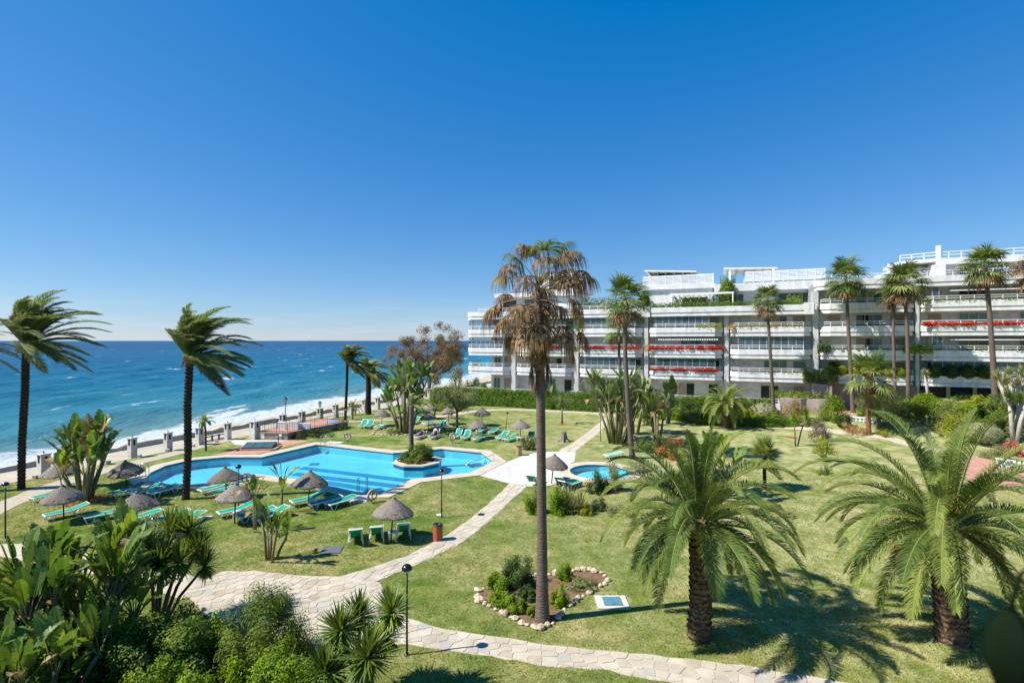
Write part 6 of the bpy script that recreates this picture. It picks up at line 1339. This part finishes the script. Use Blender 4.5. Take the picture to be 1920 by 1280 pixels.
ladder('steel pool ladder at the near tip of the pool', 680, 925, .1); ladder('steel pool ladder at the far corner by the terrace', 609, 836, 2.9); ladder('pool ladder at the curved end beside the parasols', 268, 897, -1.3)
def handrail():
    t = thing('pool_handrail', 'sloping steel handrail over the steps at the pool end', 'handrail', G(905, 868)); mb = MB(); mb.tube([(-1.3, -.6, -.9), (-1.3, -.6, -.0), (.9, .4, .55), (.9, .4, -.3)], .025, 6); mb.build('rail', X['steel'], t, True); mb = MB(); mb.tube([(.2, .1, .38), (.2, .1, -.6)], .02, 6); mb.build('post', X['steel'], t, True)
handrail()
def ring(label, px, py, r, h, m, rz=0.0):
    t = thing('life_ring', label, 'life ring', G(px, py), rz, 'life rings round the pool'); c = h - r
    mb = MB(); mb.tube([(0, 0, -.1), (0, 0, c)], .03, 6); mb.build('post', X['polewood'], t, True); mb = MB(); n = 24
    V = [((r * .80 + r * .20 * math.cos(b)) * math.cos(a), -.06 + r * .2 * math.sin(b) * .8, c + (r * .80 + r * .2 * math.cos(b)) * math.sin(a)) for a in [6.2832 * i / n for i in range(n)] for b in [6.2832 * j / 8 for j in range(8)]]
    mb.add(V, [(i * 8 + j, ((i + 1) % n) * 8 + j, ((i + 1) % n) * 8 + (j + 1) % 8, i * 8 + (j + 1) % 8) for i in range(n) for j in range(8)]); mb.build('ring', X[m], t, True)
    mb = MB(); mb.box(-.04, .04, -.05, 0, c - r * .8, c + r * .75); mb.build('bracket', X['palewood'], t)
ring('pale life ring on a post at the pool edge by the ladder', 697, 943, .38, .85, 'ring', .9); ring('grey life ring on a lamp-side post among the near parasols', 463, 918, .42, 1.15, 'ringgrey'); ring('life ring on the grass below the railed terrace', 652, 829, .42, .95, 'ringgrey', -.2); ring('pale life ring seen half side-on beside the sunbathers', 848, 832, .42, 1.05, 'ring', .8)
def bin_(label, px, py, m, h=1.0, r=.30):
    t = thing('litter_bin', label, 'bin', G(px, py), .2, 'slatted litter bins'); mb = MB(); mb.lathe([(r * .78, .06), (r * .84, h * .96)], 16); mb.build('liner', X['iron'], t, True)
    mb = MB(); mb.lathe([(r * .86, h * .93), (r * .98, h * .95), (r * .98, h), (r * .7, h + .01), (r * .55, h - .03), (.01, h - .10)], 18); mb.build('rim', X['iron'], t, True)
    for k in range(16):
        a = k * math.pi / 8; M = Matrix.Rotation(a, 4, 'Z') @ Matrix.Translation((r * .92, 0, 0)); s = MB(); s.box(-.015, .015, -.048, .048, .05, h * .93, 0, M); s.build('slat', X[m], t)
    for k in range(3): a = k * 2.09; s = MB(); s.box(r * .7 * math.cos(a) - .03, r * .7 * math.cos(a) + .03, r * .7 * math.sin(a) - .03, r * .7 * math.sin(a) + .03, -.05, .08); s.build('foot', X['iron'], t)
bin_('red-brown slatted wooden bin at the edge of the flagstone path', 821, 1014, 'redwood', .82, .24); bin_('pale slatted wooden bin beside the white plaza', 973, 855, 'palewood', .8, .26)
def stump():
    t = thing('tree_stump', 'weathered grey tree stump on the grass beside the upper path', 'stump', G(1057, 829)); n = 18; V = []; prof = [(.62, -.05), (.46, .12), (.34, .35), (.28, .65), (.26, .95), (.16, 1.02)]; rng = random.Random(8)
    lob = [rng.uniform(.75, 1.3) for _ in range(n)]
    for i, (r, z) in enumerate(prof):
        for j in range(n): q = r * (1 + (lob[j] - 1) * (1.0 if i < 3 else .6)) * rng.uniform(.93, 1.07); V.append((q * math.cos(6.2832 * j / n), q * math.sin(6.2832 * j / n), z * rng.uniform(.88, 1.1)))
    mb = MB(); mb.add(V, [(i * n + j, i * n + (j + 1) % n, (i + 1) * n + (j + 1) % n, (i + 1) * n + j) for i in range(len(prof) - 1) for j in range(n)] + [tuple((len(prof) - 1) * n + j for j in range(n))]); mb.build('bole', X['stump'], t)
    for k in range(6): a = k * 1.05 + .3; q = MB(); q.tube([(.35 * math.cos(a), .35 * math.sin(a), .15), (.62 * math.cos(a), .62 * math.sin(a), .04), (.85 * math.cos(a + .2), .85 * math.sin(a + .2), -.06)], [.12, .07, .03], 6); q.build('root', X['stump'], t, True)
stump()
# ---- low stone walls at the far side of the garden
def stonewall(label, a, b, h, w=.35):
    d = (b - a); l = d.length; t = thing('stone_wall', label, 'wall', a, math.atan2(d.y, d.x)); mb = MB(); mb.box(0, l, 0, w, -.1, h); mb.build('mortar', X['whitepaint'], t); rng = random.Random(4); x = .06; 
    mb = MB(); mb.box(-.05, l + .05, -.05, w + .05, h, h + .08); mb.build('coping', X['whitepaint'], t)
    while x < l - .2:
        q = rng.uniform(.28, .5); sp = rng.uniform(.35, .65) * h
        for z0, z1 in ((.04, sp - .025), (sp + .025, h - .04)):
            s = MB(); j = lambda: rng.uniform(-.03, .03); V = [(x + .03 + j(), -.025, z0 + .02), (x + q - .03 + j(), -.025, z0 + .02 + abs(j())), (x + q - .02 + j(), -.025, z1), (x + .03 + j(), -.025, z1 - abs(j()))]; V += [(v[0], .001, v[2]) for v in V]
            s.add(V, [(0, 1, 2, 3), (4, 5, 1, 0), (5, 6, 2, 1), (6, 7, 3, 2), (7, 4, 0, 3)]); s.build('stone', X['slatewall'], t)
        x += q + .02
a = G(1868, 876); b = G(1945, 894); stonewall('low wall of blue-grey stones in white joints at the red landing', a, b, .62)
a = Vector((37.4, 58.4, .9)); b = Vector((39.6, 55.6, .5)); stonewall('white low stone wall beside the ramp to the entrance', a, b, .5)
def steps():
    t = thing('garden_steps', 'terracotta steps and ramp leading down from the entrance', 'steps', (0, 0, 0))
    for k in range(6):
        u0 = 51.8; d0 = 3.4 + k * .75; P = [ud(u0, d0), ud(57.0, d0), ud(57.0, d0 + .80), ud(u0, d0 + .80)]; z = 1.36 - k * .20; mb = MB(); mb.prism([p[:2] for p in P], z - .5, z); mb.build('step', X['brickpave'], t)
steps()

# ---- parasols and loungers
def make_parasol():
    t = thing('thatched_parasol', 'x', 'parasol', (0, 0, 0), 0, 'thatched parasols')
    mb = MB(); mb.tube([(0, 0, -.2), (0, 0, 1.95)], .035, 8); mb.build('pole', X['polewood'], t, True)
    rng = random.Random(6); mb = MB(); n = 44; R0, Z0, ZT = .98, 1.30, 2.02
    lay = 5
    for k in range(lay):
        r1 = R0 * (1 - k / lay * .86); r0 = max(.02, r1 - R0 * .86 / lay - .10); z1 = Z0 + (ZT - Z0) * (1 - r1 / R0) ** .85; z0 = Z0 + (ZT - Z0) * (1 - r0 / R0) ** .85 + .03
        V = []
        for j in range(n):
            a = 6.2832 * j / n; q = rng.uniform(.97, 1.05); V += [(r0 * math.cos(a), r0 * math.sin(a), z0), (r1 * q * math.cos(a), r1 * q * math.sin(a), z1 + rng.uniform(-.02, .02)), (r1 * q * .985 * math.cos(a), r1 * q * .985 * math.sin(a), z1 - .07 + rng.uniform(-.025, .02))]
        mb.add(V, [(j * 3 + i, ((j + 1) % n) * 3 + i, ((j + 1) % n) * 3 + i + 1, j * 3 + i + 1) for j in range(n) for i in (0, 1)])
    mb.lathe([(.0, ZT - .02), (.10, ZT - .03), (.07, ZT + .06), (.01, ZT + .10)], 10)
    th = mb.build('thatch', X['thatch'], t)
    mb = MB()
    for j in range(620):
        a = rng.uniform(0, 6.2832); k = rng.choice((0, 0, 0, 1, 2, 3)); r = R0 * (1 - k / 5 * .86) * rng.uniform(.93, 1.03); z = Z0 + (ZT - Z0) * (1 - min(1, r / R0)) ** .85 + .02; l = rng.uniform(.06, .2) * (1 if k == 0 else .6); w = .015; e = Vector((math.cos(a), math.sin(a), 0)); s = Vector((-e.y, e.x, 0)) * w; p = e * r + Vector((0, 0, z)); q = e * (r + rng.uniform(.01, .07)) + Vector((0, 0, z - l)); mb.add([p - s, p + s, q], [(0, 1, 2)])
    mb.build('fringe', X['thatch'], t)['kind'] = 'stuff'
    for k in range(8):
        a = k * math.pi / 4; b = MB(); b.tube([(.05 * math.cos(a), .05 * math.sin(a), 1.88), (.9 * math.cos(a), .9 * math.sin(a), 1.28)], .014, 4); b.build('rib', X['polewood'], t)
    return t
PARA = [(733, 1014, 'thatched parasol over three loungers beside the red-brown bin'), (578, 951, 'thatched parasol nearest the pool tip, over white-framed loungers'), (440, 982, 'paler thatched parasol beside the windblown stem'), (425, 938, 'thatched parasol beside the grey life ring'), (257, 997, 'thatched parasol in front of the shore palm, over long loungers'), (120, 978, 'thatched parasol just behind the dense planting'), (117, 921, 'thatched parasol half hidden behind the shore clump'), (237, 923, 'dark thatched parasol at the curved end of the pool'), (1034, 908, 'thatched parasol at the corner of the white plaza'), (715, 800, 'thatched parasol alone with two loungers below the thick-trunked palm'), (804, 787, 'thatched parasol farthest back beside the sandy path'), (803, 806, 'thatched parasol just behind the sunbathers'), (842, 797, 'thatched parasol beside the small grey-green tree'), (904, 799, 'thatched parasol farthest along the lawn near the leaning pole'), (897, 823, 'thatched parasol over three loungers beside the half-turned life ring'), (976, 826, 'thatched parasol behind the pale wooden bin')]
proto = make_parasol()
for i, (px, py, lb) in enumerate(PARA):
    o = proto if i == 0 else copy_tree(proto); o.location = G(px, py); o.rotation_euler = (random.uniform(-.06, .06), random.uniform(.0, .14), i * .7); o['label'] = lb
    s = random.uniform(.95, 1.06); o.scale = (s, s, s)
def make_lounger(ang, sling='green', name='sun_lounger'):
    t = thing(name, 'x', 'sun lounger', (0, 0, 0), 0, 'sun loungers on the lawn'); ca, sa = math.cos(ang), math.sin(ang); W2 = .31; xb = 1.22
    mb = MB()
    for s in (-1, 1):
        y = s * W2; mb.box(0, xb + .12, y - .025, y + .025, .30, .36); M = Matrix.Translation((xb, y, .35)) @ Matrix.Rotation(-ang, 4, 'Y'); mb.box(0, .76, -.022, .022, -.02, .03, 0, M)
    mb.box(-.02, .04, -W2, W2, .30, .355); M = Matrix.Translation((xb, 0, .35)) @ Matrix.Rotation(-ang, 4, 'Y'); mb.box(.72, .78, -W2, W2, -.02, .03, 0, M); mb.build('frame', X['whiteplastic'], t)
    for x in (.22, 1.45):
        for s in (-1, 1):
            l = MB(); q = .28 if x < 1 else -.28; l.tube([(x - .22, s * (W2 + .02), .32), (x - .10, s * (W2 + .03), .02), (x + .10, s * (W2 + .03), .02), (x + .24, s * (W2 + .02), .32)], .026, 5); l.build('leg', X['whiteplastic'], t)
    mb = MB(); mb.add([(.03, -W2 + .02, .365), (.4, -W2 + .02, .345), (.8, -W2 + .02, .345), (xb, -W2 + .02, .362), (xb, W2 - .02, .362), (.8, W2 - .02, .345), (.4, W2 - .02, .345), (.03, W2 - .02, .365)] , [(0, 1, 6, 7), (1, 2, 5, 6), (2, 3, 4, 5)]); mb.add([(.03, -W2 + .02, .345), (xb, -W2 + .02, .335), (xb, W2 - .02, .335), (.03, W2 - .02, .345)], [(3, 2, 1, 0)]); mb.build('seat_sling', X[sling], t)
    M = Matrix.Translation((xb, 0, .36)) @ Matrix.Rotation(-ang, 4, 'Y'); mb = MB(); mb.box(.01, .73, -W2 + .02, W2 - .02, .0, .022, 0, M); mb.build('backrest_sling', X[sling], t)
    if ang > .5:
        mb = MB(); tip = Vector((xb + .6 * ca, 0, .35 + .6 * sa)); mb.tube([(tip.x, -W2 + .05, tip.z), (tip.x + .12, -W2 + .05, .33)], .015, 4); mb.tube([(tip.x, W2 - .05, tip.z), (tip.x + .12, W2 - .05, .33)], .015, 4); mb.build('prop', X['whiteplastic'], t)
    return t
LG = [  # foot pixel, head pixel, back angle, label
 ((667, 1004), (667, 1024), .75, 'green lounger farthest from the red-brown bin in the row of three'), ((707, 999), (706, 1020), .75, 'green lounger in the middle of the row of three by the red-brown bin'), ((757, 994), (757, 1015), .80, 'green lounger closest to the red-brown bin'),
 ((546, 952), (602, 940), .30, 'white-framed green lounger farthest from the pool ladder under the pool-tip parasol'), ((580, 956), (633, 944), .12, 'shaded green lounger in the middle under the pool-tip parasol'), ((614, 957), (659, 944), .10, 'green lounger closest to the pool ladder'),
 ((409, 974), (470, 960), .25, 'green lounger under the paler parasol, on the shore side'), ((447, 981), (500, 968), .15, 'green lounger under the paler parasol, nearer the windblown stem'), ((478, 986), (521, 972), .35, 'green lounger half hidden behind the young bird of paradise'),
 ((374, 930), (425, 918), .25, 'green lounger beside the shore palm trunk, farther from the camera'), ((397, 934), (450, 921), .1, 'green lounger in front of its twin beside the grey life ring'),
 ((225, 989), (297, 971), .12, 'long green lounger under the parasol in front of the shore palm'), ((284, 990), (337, 974), .1, 'green lounger behind the tall yucca heads'), ((326, 996), (371, 976), .1, 'green lounger beside the pale worn slab'),
 ((82, 979), (155, 963), .3, 'green lounger behind the glossy broad leaves'), ((157, 982), (198, 974), .1, 'green lounger in shadow behind the glossy broad leaves'), ((59, 945), (98, 936), .05, 'flat green lounger beside the sandy shore path'),
 ((208, 936), (270, 921), .3, 'shaded green lounger first under the dark parasol'), ((242, 937), (304, 921), .3, 'shaded green lounger second under the dark parasol'), ((281, 936), (328, 922), .12, 'shaded green lounger closest to the pool under the dark parasol'),
 ((1012, 905), (1003, 911), .8, 'green lounger on the far side of the withered palm trunk at the plaza'), ((1060, 905), (1053, 912), .7, 'green lounger behind the bright bush at the plaza'), ((1084, 911), (1070, 916), .5, 'green lounger beside the paddling pool rim'),
 ((676, 805), (697, 794), .65, 'upright green lounger under the parasol below the thick-trunked palm'), ((687, 806), (709, 795), .65, 'upright green lounger second under the parasol below the thick-trunked palm'), ((705, 808), (723, 801), .1, 'flat green lounger shaded by the tall bird of paradise'),
 ((772, 798), (792, 790), .4, 'green lounger beside the grey trunk of the island palm'), ((794, 800), (813, 796), .1, 'flat green lounger beneath the parasol behind the sunbathers'), ((812, 804), (836, 799), .1, 'green lounger behind the sunbathers'), ((822, 808), (848, 798), .55, 'green lounger by the small grey-green tree'),
 ((853, 825), (874, 812), .6, 'raised green lounger first beside the half-turned life ring'), ((869, 828), (890, 814), .6, 'raised green lounger second beside the half-turned life ring'), ((888, 830), (914, 824), .08, 'flat green lounger closest to the pool on the far lawn'), ((897, 815), (918, 806), .2, 'green lounger behind the parasol of three'), ((920, 817), (936, 808), .15, 'green lounger alone by the leaning pole'),
 ((934, 828), (963, 817), .45, 'raised green lounger beside the leaning pole'), ((947, 831), (976, 823), .2, 'green lounger behind the pale wooden bin'), ((988, 832), (1003, 822), .7, 'shaded green lounger behind the withered palm trunk on the far lawn')]
PR = {}
for i, (f, h, ang, lb) in enumerate(LG):
    key = min((.08, .25, .45, .65, .8), key=lambda a: abs(a - ang)); a, b = G(*f), G(*h); d = b - a
    o = copy_tree(PR[key]) if key in PR else make_lounger(key); PR.setdefault(key, o)
    o.location = a; o.rotation_euler = (0, 0, math.atan2(d.y, d.x)); o['label'] = lb
for f, h, ang, lb in (((779, 826), (811, 814), .3, 'flat blue-covered lounger under the stretched-out sunbather'), ((808, 826), (833, 813), .65, 'blue-covered lounger with its back raised')):
    a, b = G(*f), G(*h); d = b - a; o = make_lounger(ang, 'blue'); o.location = a; o.rotation_euler = (0, 0, math.atan2(d.y, d.x)); o['label'] = lb
    if 'raised' in lb: B2 = (a, math.atan2(d.y, d.x))
    else: B1 = (a, math.atan2(d.y, d.x))
a = G(1136, 862); b = G(1158, 858); o = make_lounger(.05, 'palegreen'); o.location = a; o.rotation_euler = (0, 0, math.atan2(b.y - a.y, b.x - a.x)); o['label'] = 'faded pale green lounger lying on the grass beyond the paddling pool'
def table(label, px, py):
    t = thing('side_table', label, 'table', G(px, py), .1, 'white side tables'); mb = MB(); mb.box(-.22, .22, -.22, .22, .38, .42); mb.build('top', X['whiteplastic'], t)
    for x in (-1, 1):
        for y in (-1, 1): q = MB(); q.box(x * .17 - .03, x * .17 + .03, y * .17 - .03, y * .17 + .03, 0, .38); q.build('leg', X['whiteplastic'], t)
for a in (('white plastic side table beside the red-brown bin loungers', 737, 1013), ('white side table under the pool-tip parasol', 588, 952), ('white side table between the long lounger and the yucca', 272, 992), ('white side table under the paler parasol', 446, 974), ('white side table under the dark parasol', 246, 930), ('white side table by the two upright loungers', 716, 805), ('white side table beneath the parasol behind the sunbathers', 806, 801), ('white side table by the parasol of three loungers', 893, 824), ('white side table behind the pale wooden bin', 973, 829)): table(*a)
# ---- people
def person(label, origin, rz, joints, edges, radii, m, cloth=None, hair=None):
    t = thing('person', label, 'person', origin, rz)
    me = bpy.data.meshes.new('body'); me.from_pydata([Vector(j) for j in joints], edges, []); me.materials.append(X[m]); o = obj('body', me, t)
    sk = o.modifiers.new('skin', 'SKIN'); ss = o.modifiers.new('sub', 'SUBSURF'); ss.levels = 1; ss.render_levels = 2; sk.use_smooth_shade = True
    if not me.skin_vertices: me.skin_vertices.new()
    for i, r in enumerate(radii): me.skin_vertices[0].data[i].radius = (r, r) if not hasattr(r, '__len__') else r
    me.skin_vertices[0].data[0].use_root = True
    for (a, b, r, cm, nm) in cloth or (): q = MB(); q.tube([joints[a], [(x + y) / 2 for x, y in zip(joints[a], joints[b])], joints[b]], [r * .98, r, r * .95], 12); q.build(nm, X[cm], t, True)
    h = joints[hair]; q = MB(); q.lathe([(.005, .155), (.075, .13), (.108, .06), (.11, 0), (.095, -.05)], 12, 0, h); q.build('hair', X['hair'], t, True)
    fx = Vector(h); q = MB()
    return t
def lying(label, B, ang, dx, dy, m='skin', shirt=None):
    ca, sa = math.cos(ang), math.sin(ang); xb, z = 1.22, .47
    up = lambda s, dz=.0: (xb + s * ca - dz * sa, dy, z + s * sa + dz * ca)
    def off(p, y, dz=0): return (p[0], p[1] + y, p[2] + dz)
    J = [(1.10, dy, z), up(.22), up(.42), up(.50), up(.62, .03), off((.66, dy, z + .10), .09), off((.66, dy, z + .14), -.09), off((.25, dy, z - .02), .09), off((.28, dy, z - .02), -.10), off((.14, dy, z + .06), .10), off((.17, dy, z + .06), -.11), off(up(.42), .18), off(up(.42), -.18), off(up(.20), .24, .0), off(up(.20), -.24, .0), off((1.12, dy, z - .02), .22), off((1.12, dy, z - .02), -.22)]
    E = [(0, 1), (1, 2), (2, 3), (3, 4), (0, 5), (0, 6), (5, 7), (6, 8), (7, 9), (8, 10), (2, 11), (2, 12), (11, 13), (12, 14), (13, 15), (14, 16)]
    Rr = [(.15, .11), (.15, .11), (.16, .10), .055, .105, .07, .07, .045, .045, .035, .035, .055, .055, .04, .04, .03, .03]
    person(label, B[0] + Vector((0, 0, dx)), B[1], J, E, Rr, m, [(0, 1, .165, shirt or 'swim', 'swimsuit')] if not shirt else [(1, 2, .175, shirt, 'shirt'), (0, 1, .17, 'darkcloth', 'shorts')], 4)
lying('sunbather stretched out on the blue-covered lounger', B1, .3, 0, 0)
lying('sunbather in a pale shirt reclining on the raised blue lounger', B2, .65, 0, 0, 'skin', 'whiteshirt')
def sitter():
    p = coast(8.0, 9.0, -2.75); z = .0
    J = [(0, 0, .12), (.03, 0, .38), (.10, 0, .58), (.13, 0, .68), (.16, 0, .82), (.38, .10, .42), (.38, -.10, .42), (.62, .10, .05), (.62, -.10, .05), (.10, .18, .54), (.10, -.18, .54), (.25, .22, .34), (.25, -.22, .34), (.42, .12, .42), (.42, -.12, .42)]
    E = [(0, 1), (1, 2), (2, 3), (3, 4), (0, 5), (0, 6), (5, 7), (6, 8), (2, 9), (2, 10), (9, 11), (10, 12), (11, 13), (12, 14)]
    person('small dark-clad figure sitting on the beach by the sea wall', p, 2.6, J, E, [(.14, .15), .15, .16, .055, .11, .08, .08, .05, .05, .06, .06, .045, .045, .035, .035], 'skin', [(0, 1, .19, 'darkcloth', 'trousers'), (1, 2, .19, 'darkcloth', 'jacket')], 4)
sitter()
# ---- sailing boat far out
def boat():
    Y = 1900.0; t = thing('sailing_boat', 'tiny white sailing boat far out on the horizon', 'boat', ((581 - 960) / FOC * Y, Y, -3.4), .4)
    mb = MB(); mb.prism([(-5, -.9), (-4, -1.5), (2, -1.6), (6, 0), (2, 1.6), (-4, 1.5), (-5, .9)], 0, 1.4); mb.build('hull', X['hull'], t); mb = MB(); mb.tube([(0, 0, 1), (0, 0, 17)], .12, 6); mb.build('mast', X['steel'], t)
    for pts in ([(-.2, 0, 2.2), (-4.6, .4, 2.2), (-.2, 0, 16.5)], [(.3, 0, 2.0), (5.5, .3, 2.0), (.3, 0, 15)]):
        q = MB(); a, b, c = [Vector(p) for p in pts]; m = (a + b + c) / 3 + Vector((0, .7, 0)); o_ = Vector((0, .05, 0)); q.add([a, b, c, m, a + o_, b + o_, c + o_, m + o_], [(0, 1, 3), (1, 2, 3), (2, 0, 3), (4, 7, 5), (5, 7, 6), (6, 7, 4)]); q.build('sail', X['sail'], t)
boat()
# ---- dark bud hanging close to the lens
def bud():
    Y = .55; c = at(1893, 1208, Y); t = thing('plant_bud', 'blurred dark plant bud close to the lens in the corner', 'plant', c)
    mb = MB(); n = 16; prof = [(.002, -.055), (.013, -.045), (.022, -.02), (.024, .0), (.020, .018), (.010, .03), (.003, .036)]
    V = [(r * (1 + .12 * math.cos(j * 6.2832 / n * 4)) * math.cos(6.2832 * j / n), r * (1 + .12 * math.cos(j * 6.2832 / n * 4)) * math.sin(6.2832 * j / n), z) for r, z in prof for j in range(n)]
    mb.add(V, [(i * n + j, i * n + (j + 1) % n, (i + 1) * n + (j + 1) % n, (i + 1) * n + j) for i in range(len(prof) - 1) for j in range(n)]); mb.build('bud', X['cactus'], t, True)
    mb = MB(); mb.tube([(0, 0, .03), (.004, 0, .05), (.012, 0, .075), (.05, .01, .09)], [.003, .0025, .002, .002], 6); mb.build('stem', X['cactus'], t, True)
bud()
# ---- grass blades
def grass():
    rng = np.random.default_rng(12); n = 150000; u = rng.random(n); Y = 13.5 + 26 * u ** 1.35; Xp = rng.uniform(-1.05, 1.05, n) * Y; P = np.stack([Xp, Y], 1)
    keep = np.ones(n, bool)
    for poly in PATHS + [[tuple(p) for p in q] for q in (POOL_OUT, KID_OUT, PLAZA, BED)]: keep &= ~inside(P, poly)
    o = (P[:, 0] - C0.x) * CN.x + (P[:, 1] - C0.y) * CN.y; keep &= o < -.2; c = G(1148, 1131); keep &= ~((abs(P[:, 0] - c.x) < .65) & (abs(P[:, 1] - c.y) < .55)); c = G(1703, 1037); keep &= ((P[:, 0] - c.x) ** 2 + (P[:, 1] - c.y) ** 2 > .6)
    P = P[keep]; n = len(P); V = []; m = 3
    for k in range(m):
        b = np.concatenate([P + rng.normal(0, .05, (n, 2)), np.zeros((n, 1))], 1); a = rng.uniform(0, 6.28, n); h = rng.uniform(.025, .065, n); w = .006 + .00028 * P[:, 1]; s = np.stack([np.cos(a) * w, np.sin(a) * w, np.zeros(n)], 1); tip = b + np.stack([rng.normal(0, .03, n), rng.normal(0, .03, n), h], 1)
        V.append(np.stack([b - s, b + s, tip], 1).reshape(-1, 3))
    V = np.concatenate(V); o = obj('grass', mesh_np('grass', V, np.arange(len(V)).reshape(-1, 3), X['grass'])); o['kind'] = 'stuff'; o['label'] = 'short mown grass blades over the near lawn'
grass()
